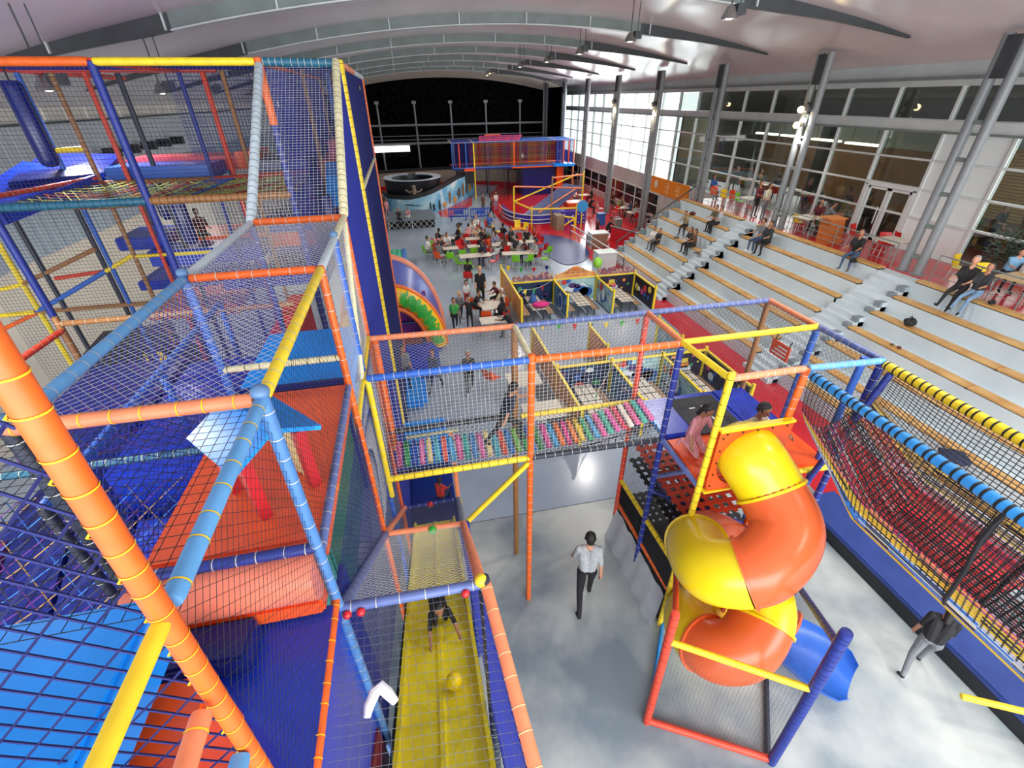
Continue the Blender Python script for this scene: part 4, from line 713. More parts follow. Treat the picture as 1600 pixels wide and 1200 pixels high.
g = MB(); g.bb((-1.3, 0.5, 0), (1.3, 0.6, 2.0)); g.build('back_wall', VP, inf, smooth=False)
pad(inf, (-1.9, -2.2, 0), (1.5, -0.3, 0.45), VB, 'front_cushion', 0.15); pad(inf, (-1.9, -3.9, 0), (0.95, -2.25, 0.28), VLB, 'front_cushion', 0.12); pad(inf, (-1.2, -0.3, 0), (1.1, 0.5, 0.5), vinyl('maroon', '#7a1f2c'), 'slide_bed', 0.1); pad(inf, (0.6, -0.3, 0), (1.75, 0.2, 0.4), VB, 'foot', 0.1)
g = MB(); g.tube((-0.1, 0.35, 0.5), (-0.1, 0.35, 1.7), 0.05, 8); g.tube((-0.9, 0.3, 0.95), (1.0, 0.3, 0.95), 0.05, 8); g.build('seam', VN, inf)
i2 = thing('inflatable_mattress', 'green and blue ribbed inflatable mattress behind the inflatable slide', 'inflatable', (-1.95, 23.6, 0))
for i in range(6): g = MB(); g.path([(i*0.26, -0.1, 0.5), (i*0.26, 0.0, 0.6), (i*0.26, 2.6, 0.6), (i*0.26, 2.7, 0.5)], 0.14, 10); g.build('rib', vinyl('mint', '#4fc09a') if i < 5 else vinyl('pool_blue', '#4a7ac8'), i2)
pad(i2, (-0.1, -0.1, 0), (1.45, 2.7, 0.55), vinyl('mint', '#4fc09a'), 'base')
# ================================================================ party booths
YF_ = M('booth_yellow', '#f0d428', 0.4, 0.05)
def mural(nm, cs, sc=2.0):
    if nm in MATS: return MATS[nm]
    m = bpy.data.materials.new(nm); m.use_nodes = True; nt = m.node_tree; N = nt.nodes; L = nt.links; b = N['Principled BSDF']; b.inputs['Roughness'].default_value = 0.45
    tc = N.new('ShaderNodeTexCoord'); n = N.new('ShaderNodeTexNoise'); n.inputs['Scale'].default_value = sc; n.inputs['Detail'].default_value = 5; n.inputs['Distortion'].default_value = 1.2
    r = N.new('ShaderNodeValToRGB'); L.new(tc.outputs['Object'], n.inputs['Vector']); L.new(n.outputs['Fac'], r.inputs['Fac']); L.new(r.outputs['Color'], b.inputs['Base Color'])
    e = r.color_ramp.elements
    while len(e) < len(cs): e.new(0.5)
    for i, c in enumerate(cs): e[i].position = 0.3+0.4*i/(len(cs)-1); e[i].color = (*hx(c), 1)
    MATS[nm] = m; return m
MU = {'deep': mural('mural_deep', ['#12203e', '#1c3a66', '#16284a', '#3a6a8e']), 'sun': mural('mural_sun', ['#8aa06a', '#d8843a', '#e6a25a', '#c84a3a'], 3), 'aqua': mural('mural_aqua', ['#9cc8cc', '#bcdcda', '#7ab0c4', '#d8e6e0']), 'wave': mural('mural_wave', ['#16305c', '#2a5c9a', '#6aa8d8', '#1a3a70']), 'night': mural('mural_night', ['#141420', '#2a1f38', '#1c2430', '#5a2a3a'], 3)}
def panel(parent, p0, p1, mat, h=1.05, posts=(True, True)):
    p0, p1 = V3(p0), V3(p1); d = (p1-p0).normalized(); n = V3((-d.y, d.x, 0))*0.02; L = (p1-p0).length
    g = MB(); z0 = V3((0, 0, 0.06)); z1 = V3((0, 0, h))
    g.slab([p0+n+z0, p1+n+z0, p1+n+z1, p0+n+z1], 0.04); o = g.build('wall_panel', mat, parent, smooth=False)
    R = Matrix.Rotation(math.atan2(d.y, d.x), 3, 'Z')
    g = MB(); g.box((p0+p1)/2+V3((0, 0, h+0.02)), (L, 0.07, 0.05), R); g.build('top_rail', YF_, parent, smooth=False)
    for f, p in zip(posts, (p0, p1)):
        if f: g = MB(); g.box(p+V3((0, 0, (h+0.14)/2)), (0.07, 0.07, h+0.14)); g.build('corner_post', YF_, parent, smooth=False)
    return o
def disc(parent, c, r, axis, mat, nm='print', sx=1.0, sz_=1.0):
    g = MB(); pts = [(math.cos(2*math.pi*i/18)*r*sx, math.sin(2*math.pi*i/18)*r*sz_) for i in range(18)]; c = V3(c)
    if axis == 'y': g.slab([c+V3((a, -0.004, b)) for a, b in pts], 0.006)
    else: g.slab([c+V3((axis*0.004, a, b)) for a, b in (pts if axis > 0 else pts[::-1])], 0.006)
    return g.build(nm, mat, parent, smooth=False)
PR = [M('print_red', '#c83a3a', 0.5, 0.1), M('print_orange', '#e08a3a', 0.5, 0.1), M('print_blue', '#2a5ca8', 0.5, 0.1), M('print_white', '#dce4e6', 0.5, 0.05), M('print_yellow', '#d8c24a', 0.5, 0.1), M('print_purple', '#4a2a6a', 0.5, 0.1), M('print_pink', '#c84a8a', 0.5, 0.1), M('print_green', '#4a9a6a', 0.5, 0.1)]
def booth_table(x, y0, y1, label):
    o = thing('party_table', label, 'table', (x, y0, 0), 0, 'party booth tables'); L = y1-y0
    for i in range(3): g = MB(); g.bb((-0.28+i*0.19, 0, 0.5), (-0.1+i*0.19, L, 0.53)); g.build('table_plank', M('table_white', '#cfc8ba', 0.4, 0.08), o, smooth=False)
    g = MB()
    for yy in (0.12, L*0.3, L*0.5, L*0.7, L-0.12): g.bb((-0.285, yy-0.02, 0.49), (0.285, yy+0.02, 0.534))
    for xx in (-0.095, 0.095): g.bb((xx-0.012, 0, 0.49), (xx+0.012, L, 0.534))
    g.build('table_frame', STEELD, o, smooth=False)
    for xx in (-0.2, 0.2):
        for yy in (0.1, L-0.1): g = MB(); g.bb((xx-0.02, yy-0.02, 0), (xx+0.02, yy+0.02, 0.5)); g.build('leg', STEELD, o, smooth=False)
    for s in (-1, 1):
        b = thing('slatted_bench', ('left' if s < 0 else 'right')+' slatted bench of the '+label, 'bench', (x+s*0.5, y0, 0), 0, 'party booth benches')
        for i in range(3): g = MB(); g.bb((-0.13+i*0.09, 0, 0.3), (-0.06+i*0.09, L, 0.325)); g.build('slat', M('slat_brown', '#a8876a', 0.5, 0.15, 5), b, smooth=False)
        g = MB()
        for yy in (0.06, L*0.35, L*0.66, L-0.06): g.bb((-0.15, yy-0.02, 0.27), (0.15, yy+0.02, 0.3)); 
        g.bb((-0.16, 0, 0.28), (-0.135, L, 0.335)); g.bb((0.135, 0, 0.28), (0.16, L, 0.335)); g.build('frame', STEELD, b, smooth=False)
        for yy in (0.1, L-0.1): g = MB(); g.bb((-0.02, yy-0.02, 0), (0.02, yy+0.02, 0.28)); g.build('leg', STEELD, b, smooth=False)
def booths(X, yf, yb, mats, mats_side, where, yb_left=None, sign=True):
    for k in range(3):
        o = thing('party_booth', '%s party booth of the %s, yellow framed mural walls' % (['left', 'middle', 'right'][k], where), 'booth', (0, 0, 0), 0, 'party booths')
        panel(o, (X[k]+0.04, yb, 0), (X[k+1], yb, 0), MU[mats[k]], posts=(k == 0 and yb_left is not None, True)); panel(o, (X[k], (yb_left if k == 0 and yb_left else yb-0.04), 0), (X[k], yf, 0), MU[mats_side[k]])
        if k == 2: panel(o, (X[3], yb-0.04, 0), (X[3], yf, 0), MU[mats_side[3]], posts=(False, True))
        a, b = X[k], X[k+1]; w_ = b-a
        if k == 0:
            for i in range(9): disc(o, (a+0.2+(w_-0.4)*random.random(), yb-0.022, 0.25+0.7*random.random()), 0.04+0.08*random.random(), 'y', PR[[2, 3, 5, 7, 0, 2][i % 6]], sx=random.uniform(0.6, 1.8))
            disc(o, (b-0.022, (yf+yb)/2-0.1, 0.5), 0.3, -1, PR[3], sz_=1.2); disc(o, (b-0.03, (yf+yb)/2-0.1, 0.52), 0.24, -1, PR[2], sz_=1.2)
        if k == 1:
            for i, (dx, z, c) in enumerate([(0.2, 0.9, 1), (0.42, 0.92, 0), (0.58, 0.96, 2), (0.75, 0.75, 5), (0.95, 0.7, 5), (0.6, 0.55, 3), (1.1, 0.45, 2), (1.3, 0.4, 2), (0.5, 0.35, 1)]): disc(o, (a+dx*w_/1.7, yb-0.022, z), [0.1, 0.12, 0.1, 0.12, 0.1, 0.16, 0.25, 0.22, 0.16][i], 'y', PR[c], sx=1.0 if i < 3 else 1.5)
            for i, (dy, z, c) in enumerate([(0.3, 0.75, 1), (0.7, 0.85, 0), (0.9, 0.45, 2), (1.2, 0.5, 2), (0.6, 0.3, 3), (1.0, 0.6, 3)]): disc(o, (b-0.022-0.002*i, yb-dy, z), 0.1+0.04*(i % 3), -1, PR[c], sz_=1.4)
        if k == 2:
            for z, r_, c in ((0.62, 0.2, 1), (0.78, 0.14, 4), (0.5, 0.3, 3)): g = MB(); g.bb((a+0.75-r_, yb-0.03, z-0.09), (a+0.75+r_, yb-0.02, z+0.09)); g.build('print', PR[c], o, smooth=False)
            for i in range(8): disc(o, (a+0.2+(w_-0.4)*random.random(), yb-0.022-0.001*i, 0.3+0.7*random.random()), 0.03+0.05*random.random(), 'y', PR[i % 8])
            for i in range(9): disc(o, (b-0.022-0.001*i, yb-0.2-random.random()*(yb-yf-0.5), 0.3+0.6*random.random()), 0.05+0.1*random.random(), -1, PR[[2, 3, 4, 6, 2, 0][i % 6]])
        if sign:
            cz_ = 1.12; n_ = 24; tp = [(a+0.06+(w_-0.12)*i/n_, cz_+0.1+((0.30*math.exp(-((i-n_/2)/6.0)**2)+0.08) if k == 1 else (0.10+0.06*math.sin(i*1.9)+0.05*math.sin(i*0.7+1)+0.12*(i/n_ if k == 0 else 1-i/n_)))) for i in range(n_+1)]
            g = MB(); vs = [(x, yb-0.02, cz_) for x, z in tp]+[(x, yb-0.02, z) for x, z in tp]+[(x, yb+0.02, cz_) for x, z in tp]+[(x, yb+0.02, z) for x, z in tp]; q = n_+1
            g.add(vs, [(i, i+1, q+i+1, q+i) for i in range(n_)]+[(2*q+i+1, 2*q+i, 3*q+i, 3*q+i+1) for i in range(n_)]+[(q+i, q+i+1, 3*q+i+1, 3*q+i) for i in range(n_)])
            sg_ = g.build('sign_board', M('sign_orange', '#dc7a2a', 0.5, col2='#e2b06a', scale=3) if k == 1 else mural('sign_confetti', ['#2f5a4e', '#b8b09a', '#a84a44', '#2a4a7a', '#c8a84a'], 5), o, smooth=False)
            if k == 1:
                lt = MB()
                for row, (n1, z, x0_, w1) in enumerate([(7, 1.42, 0.62, 0.11), (9, 1.30, 0.45, 0.12), (6, 1.18, 0.6, 0.1)]):
                    for i in range(n1):
                        x = a+x0_+i*w1; hh = 0.075 if row < 2 else 0.04
                        lt.m = (i+row) % 4 if row < 2 else 3
                        lt.bb((x, yb-0.03, z), (x+0.018, yb-0.021, z+hh)); 
                        if i % 2: lt.bb((x+0.018, yb-0.03, z+hh*0.4), (x+0.06, yb-0.021, z+hh*0.6)); lt.bb((x+0.06, yb-0.03, z), (x+0.075, yb-0.021, z+hh))
                        else: lt.bb((x+0.018, yb-0.03, z+hh*0.8), (x+0.065, yb-0.021, z+hh)); lt.bb((x+0.018, yb-0.03, z), (x+0.065, yb-0.021, z+hh*0.2))
                tag(lt.build('sign_lettering', [PR[5], PR[7], M('print_dark', '#22324a', 0.5, 0.1), PR[0]], sg_, smooth=False), kind='stuff')
        booth_table(a+w_*0.42, yf+0.25, yb-0.25, 'party table in the %s booth of the %s' % (['left', 'middle', 'right'][k], where))
booths([3.82, 5.72, 7.68, 9.52], 16.3, 18.3, ['deep', 'aqua', 'night'], ['sun', 'wave', 'aqua', 'night'], 'far booth row', 20.6)
booths([3.62, 5.35, 7.02, 8.5], 8.75, 11.0, ['deep', 'aqua', 'night'], ['sun', 'wave', 'aqua', 'night'], 'near booth row', 13.9, False)
for k, (x, lab) in enumerate([(5.6, 'yellow railed divider behind the near booth row, left one'), (8.2, 'yellow railed divider behind the near booth row, right one')]):
    o = thing('booth_divider', lab, 'panel'); panel(o, (x, 13.5, 0), (x, 11.9, 0), MU['sun' if k == 0 else 'aqua'])
def bunting(p0, p1, n_, label):
    o = thing('bunting', label, 'bunting'); g = MB(); pts = [lerp(p0, p1, i/16)+V3((0, 0, -0.15*math.sin(math.pi*i/16))) for i in range(17)]; g.path(pts, 0.008, 4); g.build('string', tie('white'), o)
    for i in range(n_):
        c = lerp(p0, p1, (i+0.5)/n_)+V3((0, 0, -0.15*math.sin(math.pi*(i+0.5)/n_))); d = (V3(p1)-V3(p0)).normalized()*0.1
        g = MB(); g.slab([c-d, c+d, c+V3((0, 0.0, -0.26))], 0.004); g.build('pennant', [VY, VG, VR, VN][i % 4], o, smooth=False)
bunting((3.85, 20.5, 1.2), (6.2, 20.0, 1.2), 4, 'string of coloured pennants behind the far booth row'); bunting((3.7, 13.8, 1.25), (8.2, 13.4, 1.25), 8, 'string of coloured pennants behind the near booth row'); bunting((3.8, 16.35, 1.5), (5.7, 18.2, 1.15), 4, 'pennants strung across the left far booth'); bunting((3.7, 8.8, 1.1), (5.4, 10.9, 1.15), 4, 'pennants strung across the left near booth')
g = MB(); g.sphere((0, 0, 0), 0.28, 14, 8, (1.3, 0.9, 0.35)); tag(g.build('pink_cushion', M('cushion_pink', '#c81a78', 0.7, 0.1)), 'bright pink cushion on the table of the left far booth', 'cushion').location = (4.75, 16.85, 0.62)
g = MB(); g.lathe([(0.0, 0.5), (0.02, 0.48), (0.2, 0.0), (0.0, 0.0)], (0, 0, 0), 14); tag(g.build('party_hat', M('hat_blue', '#2a5ca0', 0.6, 0.15, 8)), 'blue pointed party hat on the table of the left far booth', 'hat').location = (4.55, 17.35, 0.535)
g = MB(); g.sphere((0, 0, 0), 0.2, 14, 10, (1, 1, 1.15)); g.tube((0, 0, -0.22), (0, 0, -0.6), 0.01, 5); tag(g.build('green_balloon', M('balloon_green', '#8acb3a', 0.3, 0.05)), 'lime green balloon above the far booth sign', 'balloon').location = (7.68, 18.3, 1.68)
# ================================================================ far stage, mural wall, drum
def wallcurve(parent, pts, z0, z1s, mat, name, th=0.12):
    g = MB(); k = len(pts)
    for i, (x, y) in enumerate(pts):
        a = V3((*pts[max(i-1, 0)], 0)); b = V3((*pts[min(i+1, k-1)], 0)); n = (b-a).normalized(); n = V3((-n.y, n.x, 0))*th; zt = z1s[i] if isinstance(z1s, list) else z1s; zb_ = z0[i] if isinstance(z0, list) else z0
        g.v += [(x, y, zb_), (x, y, zt), (x+n.x, y+n.y, zt), (x+n.x, y+n.y, zb_)]
    for i in range(k-1):
        for j in range(4): g.f.append([i*4+j, (i+1)*4+j, (i+1)*4+(j+1) % 4, i*4+(j+1) % 4]); g.mi.append(0)
    return g.build(name, mat, parent)
MURAL = mural('mural_sky', ['#d8e2e4', '#8cc0d8', '#4a9ac8', '#a8d0dc'], 0.5)
sc_ = thing('mural_stage_wall', 'curved low wall painted with a blue sky and animals behind the stage', 'wall')
cp = [(-2.1, 41.5), (-1.6, 39.6), (-0.6, 38.7), (0.6, 38.5), (1.8, 38.9), (2.9, 40.2), (4.0, 42.0), (5.0, 43.8), (5.9, 45.8), (6.6, 48.2)]
def spl(P, n):
    Q = [(*p, 0) for p in P]; return [tuple(cr(Q, (len(P)-1)*i/n)[:2]) for i in range(n+1)]
cs = spl(cp, 40); zt_ = [1.15+0.75*min(1, max(0, (i-12)/16)) for i in range(41)]
wallcurve(sc_, cs, 0, zt_, MURAL, 'wall_face'); wallcurve(sc_, [(x-0.02, y-0.03) for x, y in cs], [z for z in zt_], [z+0.28 for z in zt_], VK, 'coping', 0.25)
DK = M('print_dark', '#22324a', 0.5, 0.1); AN = [M('animal_brown', '#7a5a3a', 0.7, 0.2, 6), M('animal_grey', '#4a4a48', 0.7, 0.2, 6), M('animal_gold', '#b8883a', 0.7, 0.2, 6), M('tree_dark', '#1c2a24', 0.8, 0.2, 6)]
def onwall(i, z, w_, h, mat, nm):   # painted silhouette that follows the wall
    x, y = cs[i]; a = V3((*cs[max(i-1, 0)], 0)); b = V3((*cs[min(i+1, 40)], 0)); d = (b-a).normalized(); n = V3((d.y, -d.x, 0))*0.03; c = V3((x, y, z))+n
    pts = [c+d*(math.cos(2*math.pi*k/10)*w_*(1+0.25*math.sin(k*2.3+i)))+V3((0, 0, math.sin(2*math.pi*k/10)*h*(1+0.25*math.cos(k*3.1+i)))) for k in range(10)]
    g = MB(); g.slab(pts, 0.01); g.build(nm, mat, sc_, smooth=False)
for i, z, w_, h, m_ in [(17, 0.5, 0.08, 0.35, 3), (18, 0.4, 0.12, 0.3, 3), (20, 0.45, 0.12, 0.42, 3), (22, 0.35, 0.3, 0.22, 2), (24, 0.75, 0.22, 0.5, 0), (26, 0.4, 0.35, 0.3, 2), (28, 0.8, 0.4, 0.45, 1), (30, 0.9, 0.3, 0.55, 0), (32, 0.95, 0.3, 0.55, 1), (34, 0.8, 0.4, 0.4, 2), (36, 1.0, 0.3, 0.4, 0), (38, 1.2, 0.3, 0.5, 3)]: onwall(i, z, w_, h, AN[m_], 'painted_figure')
onwall(11, 0.75, 0.45, 0.04, DK, 'painted_bird'); onwall(13, 0.68, 0.4, 0.03, DK, 'painted_bird')
dm = thing('black_drum_booth', 'round black drum-shaped booth with an open top above the mural wall', 'booth', (0.45, 41.4, 0))
g = MB(); g.lathe([(2.15, 1.1), (2.3, 2.35), (2.22, 2.35), (2.05, 1.2)], (0, 0, 0), 40); g.build('drum', M('drum_black', '#0e1116', 0.35, 0.1), dm)
g = MB(); g.lathe([(0, 1.25), (1.9, 1.3), (2.06, 1.3)], (0, 0, 0), 40); g.build('inner_floor', M('drum_navy', '#1a2448', 0.4, 0.1), dm); g = MB(); g.lathe([(1.7, 2.3), (2.32, 2.36), (2.32, 2.42), (1.7, 2.36)], (0, 0, 0), 40, math.radians(100), math.radians(440)); g.build('pale_rim', M('rim_pale', '#b8c8d8', 0.4, 0.05), dm)
g = MB(); g.sphere((0, -2.28, 1.95), 0.16, 10, 6); g.path([(0, -2.27, 1.85), (0, -2.25, 1.3)], [0.14, 0.2], 8); g.path([(-0.65, -2.2, 1.75), (-0.35, -2.27, 1.55), (0, -2.28, 1.7), (0.35, -2.27, 1.55), (0.65, -2.2, 1.75)], 0.08, 6); g.build('painted_emblem', M('emblem_tan', '#8a7a6c', 0.7, 0.15, 8), dm)
g = MB(); g.lathe([(1.95, 0), (2.1, 1.15), (1.9, 1.15)], (0, 0, 0), 40); g.build('drum_base', MURAL, dm)
pf = thing('stage_platform', 'low grey stage platform on crossed scaffold legs', 'platform', (-1.65, 34.0, 0))
g = MB(); g.bb((0, 0, 0.5), (3.3, 3.2, 0.6)); g.build('stage_top', M('stage_grey', '#6a7884', 0.5, 0.1, 3), pf, smooth=False)
for i in range(8):
    x0_ = i*0.41+0.01
    for a_, b_ in (((x0_, 0.02, 0.02), (x0_+0.4, 0.02, 0.5)), ((x0_+0.4, 0.02, 0.02), (x0_, 0.02, 0.5))): g = MB(); g.tube(a_, b_, 0.016, 5); g.build('brace', STEELW, pf)
for x in (0.03, 1.65, 3.27): g = MB(); g.tube((x, 0.02, 0), (x, 0.02, 0.5), 0.025, 6); g.build('leg', STEELW, pf)
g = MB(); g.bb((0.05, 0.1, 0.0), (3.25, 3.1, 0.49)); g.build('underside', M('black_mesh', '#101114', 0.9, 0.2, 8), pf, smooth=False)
for k, (x, y, rz) in enumerate([(2.75, 35.9, -0.1), (4.35, 35.4, 0.05)]):
    o = thing('crowd_barrier', ['blue plastic crowd barrier nearer the stage', 'blue plastic crowd barrier nearer the ramp'][k], 'barrier', (x, y, 0), rz, 'blue barriers'); BP = M('barrier_blue', '#1c4ab0', 0.4, 0.08)
    g = MB(); g.bb((0, -0.03, 0.75), (1.5, 0.03, 0.85)); g.bb((0, -0.03, 0.2), (1.5, 0.03, 0.3)); g.build('rail', BP, o, smooth=False)
    for i in range(9): g = MB(); g.bb((i*0.18, -0.025, 0.3), (i*0.18+0.06, 0.025, 0.75)); g.build('slat', BP, o, smooth=False)
    g = MB(); g.bb((0.45, -0.028, 0.42), (1.1, 0.028, 0.68)); g.build('sign_plate', BP, o, smooth=False)
    for x_ in (0.2, 1.3): g = MB(); g.bb((x_-0.04, -0.3, 0), (x_+0.04, 0.3, 0.06)); g.bb((x_-0.03, -0.03, 0.06), (x_+0.03, 0.03, 0.2)); g.build('foot', BP, o, smooth=False)
rw = thing('ring_wall', 'beige curved ring wall with a black coping at the far end', 'wall'); rp = spl([(-9, 47.5), (-5, 50.2), (0, 51.5), (5, 52.2), (9, 51.2), (11.5, 48.5), (10.6, 45.0)], 36)
wallcurve(rw, rp, 0, 1.55, M('ring_beige', '#a89e90', 0.7, 0.05), 'wall_face'); wallcurve(rw, [(x, y-0.05) for x, y in rp], 0.0, 0.35, REDF, 'red_base', 0.16); wallcurve(rw, [(x, y-0.06) for x, y in rp], 1.55, 1.8, VK, 'coping', 0.25)
# ================================================================ far play frame
fp = thing('climbing_frame', 'far raised play frame with blue and red net roof behind the ramp', 'play frame')
X0, X1, YA, YB, z0, z1 = 4.1, 15.2, 44.0, 47.0, 2.55, 4.55
for x, c in [(X0, 'blue'), (4.7, 'red'), (5.3, 'blue'), (6.0, 'yellow'), (9.6, 'orange'), (13.6, 'navy'), (14.2, 'red'), (14.7, 'red'), (X1, 'salmon')]:
    post(fp, x, YA, z0 if x not in (6.0, 14.2, X1) else 0, z1, c, 0.06, None)
for x in (7.5, 9.6, 11.5, 13.5, X1): post(fp, x, YB-0.3, 0, z0, 'dark', 0.06, None)
for x in (7.3, 8.7, 10.3): post(fp, x, YA+0.2, 0, z0, 'dark', 0.04, None)
for y in (YA, YB):
    bar(fp, (X0, y, z1), (X1, y, z1), 'bluegrey', 0.06, None); bar(fp, (X0, y, z0), (X1, y, z0), 'blue' if y == YA else 'orange', 0.06, None)
for x in (X0, 6.0, 13.5, X1): bar(fp, (x, YA, z1), (x, YB, z1), 'cream', 0.06, None)
bar(fp, (9.4, YA, z0-0.1), (13.6, YA, z0-0.1), 'orange', 0.07, None)
net(fp, (6.0, YA, z0), (13.5, YA, z0), (13.5, YA, z1), (6.0, YA, z1), 0.14, ['tan', 'red', 'grey', 'purple'], 0.014); net(fp, (6.0, YB, z0), (13.5, YB, z0), (13.5, YB, z1), (6.0, YB, z1), 0.12, ['red', 'tan'], 0.02)
net(fp, (X0, YA, z1), (6.5, YA, z1), (7.0, YB, z1), (X0, YB, z1), 0.1, 'navy', 0.025); net(fp, (6.5, YA, z1+0.02), (10.0, YA, z1+0.02), (11.0, YB, z1+0.3), (7.0, YB, z1+0.3), 0.1, ['pink', 'navy', 'red'], 0.03); net(fp, (10.0, YA, z1), (X1, YA, z1), (X1, YB, z1), (11.0, YB, z1), 0.1, ['navy', 'cyan'], 0.035)
net(fp, (13.5, YA, z0), (X1, YA, z0), (X1, YA, z1), (13.5, YA, z1), 0.1, 'navy', 0.02); net(fp, (X0, YA, z0), (6.0, YA, z0), (6.0, YA, z1), (X0, YA, z1), 0.12, 'navy', 0.014)
pad(fp, (X0, YA, z0-0.18), (X1, YB, z0-0.02), VN, 'deck'); pad(fp, (13.2, YA-0.5, z0-0.1), (X1, YA+0.8, z0+0.1), VLB, 'deck'); pad(fp, (5.0, YA-0.9, z0-0.15), (6.0, YA, z0), VO, 'deck'); pad(fp, (4.4, YA, 1.3), (6.0, YA+1, z0-0.2), VK, 'block'); pad(fp, (10.5, YA+0.4, 0), (13.6, YB, z0-0.2), VN, 'block'); pad(fp, (13.7, YA+0.2, 0), (14.3, YB, z0-0.2), VO, 'block')
g = MB(); g.bb((7.5, YB, z1+0.3), (9.0, YB+0.1, z1+0.42)); g.build('sign_bar', VO, fp, smooth=False)
# ================================================================ railed ramp in front of it
rp_ = thing('play_ramp', 'curved railed ramp over a purple play pen beside the red cafe floor', 'ramp')
g = MB(); pts = [(6.75+0.0, 36.5), (6.7, 35), (7.0, 33.4), (7.7, 32.3), (8.6, 31.8), (9.6, 31.9)]
rs = spl(pts, 18)
for z, r_, mt in ((0.85, 0.035, STEELW), (0.55, 0.03, STEELW), (0.3, 0.03, STEELW)): g = MB(); g.path([(x, y, z) for x, y in rs], r_, 6); g.build('rail', mt, rp_)
wallcurve(rp_, rs, 0, 0.2, REDF, 'kerb', 0.3); wallcurve(rp_, [(x+0.3, y+0.3) for x, y in rs], 0.0, 0.75, vinyl('violet_blue', '#3a2fa0', 0.4), 'purple_side', 0.1)
for p, q, c in [((7.3, 33.6, 0), (7.3, 33.6, 2.5), 'yellow'), ((9.6, 31.9, 0), (9.6, 31.9, 3.3), 'brown'), ((8.2, 31.95, 0), (8.2, 31.95, 1.45), 'yellow'), ((12.4, 33.5, 0), (12.4, 33.5, 3.3), 'yellow'), ((11.3, 31.5, 0), (11.3, 31.5, 1.5), 'yellow'), ((7.3, 33.6, 1.5), (12.3, 34.5, 3.0), 'yellow'), ((7.3, 33.6, 2.5), (12.4, 33.5, 2.2), 'salmon'), ((7.3, 33.6, 1.5), (8.2, 31.95, 1.25), 'yellow'), ((8.2, 31.95, 1.25), (11.3, 31.5, 1.25), 'yellow'), ((9.6, 31.9, 3.2), (12.4, 33.5, 3.1), 'salmon'), ((9.7, 31.6, 0.85), (10.9, 30.6, 0.8), 'yellow'), ((10.9, 30.6, 0.8), (10.9, 30.6, 0.0), 'yellow'), ((9.9, 31.0, 0.05), (10.9, 30.6, 0.75), 'yellow'), ((8.8, 32.4, 0.9), (12.2, 34.2, 2.1), 'salmon')]: bar(rp_, p, q, c, 0.055, None)
g = MB(); g.slab([(7.6, 33.2, 0.5), (9.3, 32.4, 0.45), (12.6, 34.3, 2.2), (11.6, 35.3, 2.3)], 0.1); g.build('ramp_surface', vinyl('ramp_blue', '#4a5a8a', 0.4), rp_, smooth=False)
pad(rp_, (9.9, 32.2, 0), (12.3, 33.4, 0.9), vinyl('violet_blue', '#3a2fa0', 0.4), 'pen_side'); pad(rp_, (11.2, 33.0, 0.9), (12.5, 34.2, 1.3), VO, 'pen_top')
dots = MB()
for i in range(40): x = random.uniform(8.6, 12.2); dots.sphere((x, 32.18+(0 if x > 9.9 else 0.1), random.uniform(0.1, 0.85)), 0.05, 6, 4)
tag(dots.build('white_dots', VW, rp_), kind='stuff')
g = MB(); g.bb((9.65, 30.7, 0), (10.2, 31.8, 0.95)); g.build('wood_gate', M('gate_wood', '#8a7a64', 0.6, 0.1, 4), rp_, smooth=False)
o = thing('round_sign', 'round light blue sign on a yellow post beside the ramp', 'sign', (11.0, 29.6, 0)); g = MB(); g.tube((0, 0, 0), (0, 0, 1.65), 0.04, 8); g.build('post', foam('yellow'), o); g = MB(); g.lathe([(0, -0.02), (0.38, -0.02), (0.38, 0.02), (0, 0.02)], n=20); d_ = g.build('disc', M('sign_sky', '#3a9ad8', 0.4, 0.05), o); d_.rotation_euler = (math.pi/2, 0, 0); d_.location = (0, -0.06, 1.75)
# railing along the red floor and steel counters
o = thing('railing', 'white sloping railing between the blue mat and the red floor', 'railing')
for z in (0.75, 0.4): g = MB(); g.path([(10.1, 29.0, z), (10.3, 26.0, z), (10.5, 21.6, z)], 0.035, 6); g.build('rail', STEELW, o)
for y, x in ((29.0, 10.1), (26.5, 10.27), (24, 10.4), (21.6, 10.5)): g = MB(); g.tube((x, y, 0), (x, y, 0.75), 0.03, 6); g.build('baluster', STEELD, o)
for k, (x, y) in enumerate([(10.9, 26.3), (9.8, 22.4)]):
    o = thing('steel_counter', ['steel sided counter with a wood front on the red floor', 'pale steel counter in front of the far booth sign'][k], 'counter', (x, y, 0)); g = MB(); g.bb((-0.5, -0.35, 0), (0.5, 0.35, 0.85)); g.build('body', M('counter_wood', '#8e6a52', 0.5, 0.1, 4) if k == 0 else STEELW, o, smooth=False); g = MB(); g.bb((-0.55, -0.4, 0.85), (0.55, 0.4, 0.9)); g.build('counter_top', STEELW, o, smooth=False)
    g = MB(); g.bb((-0.54, -0.37, 0), (-0.5, 0.37, 0.85)); g.build('side_panel', STEELW, o, smooth=False)
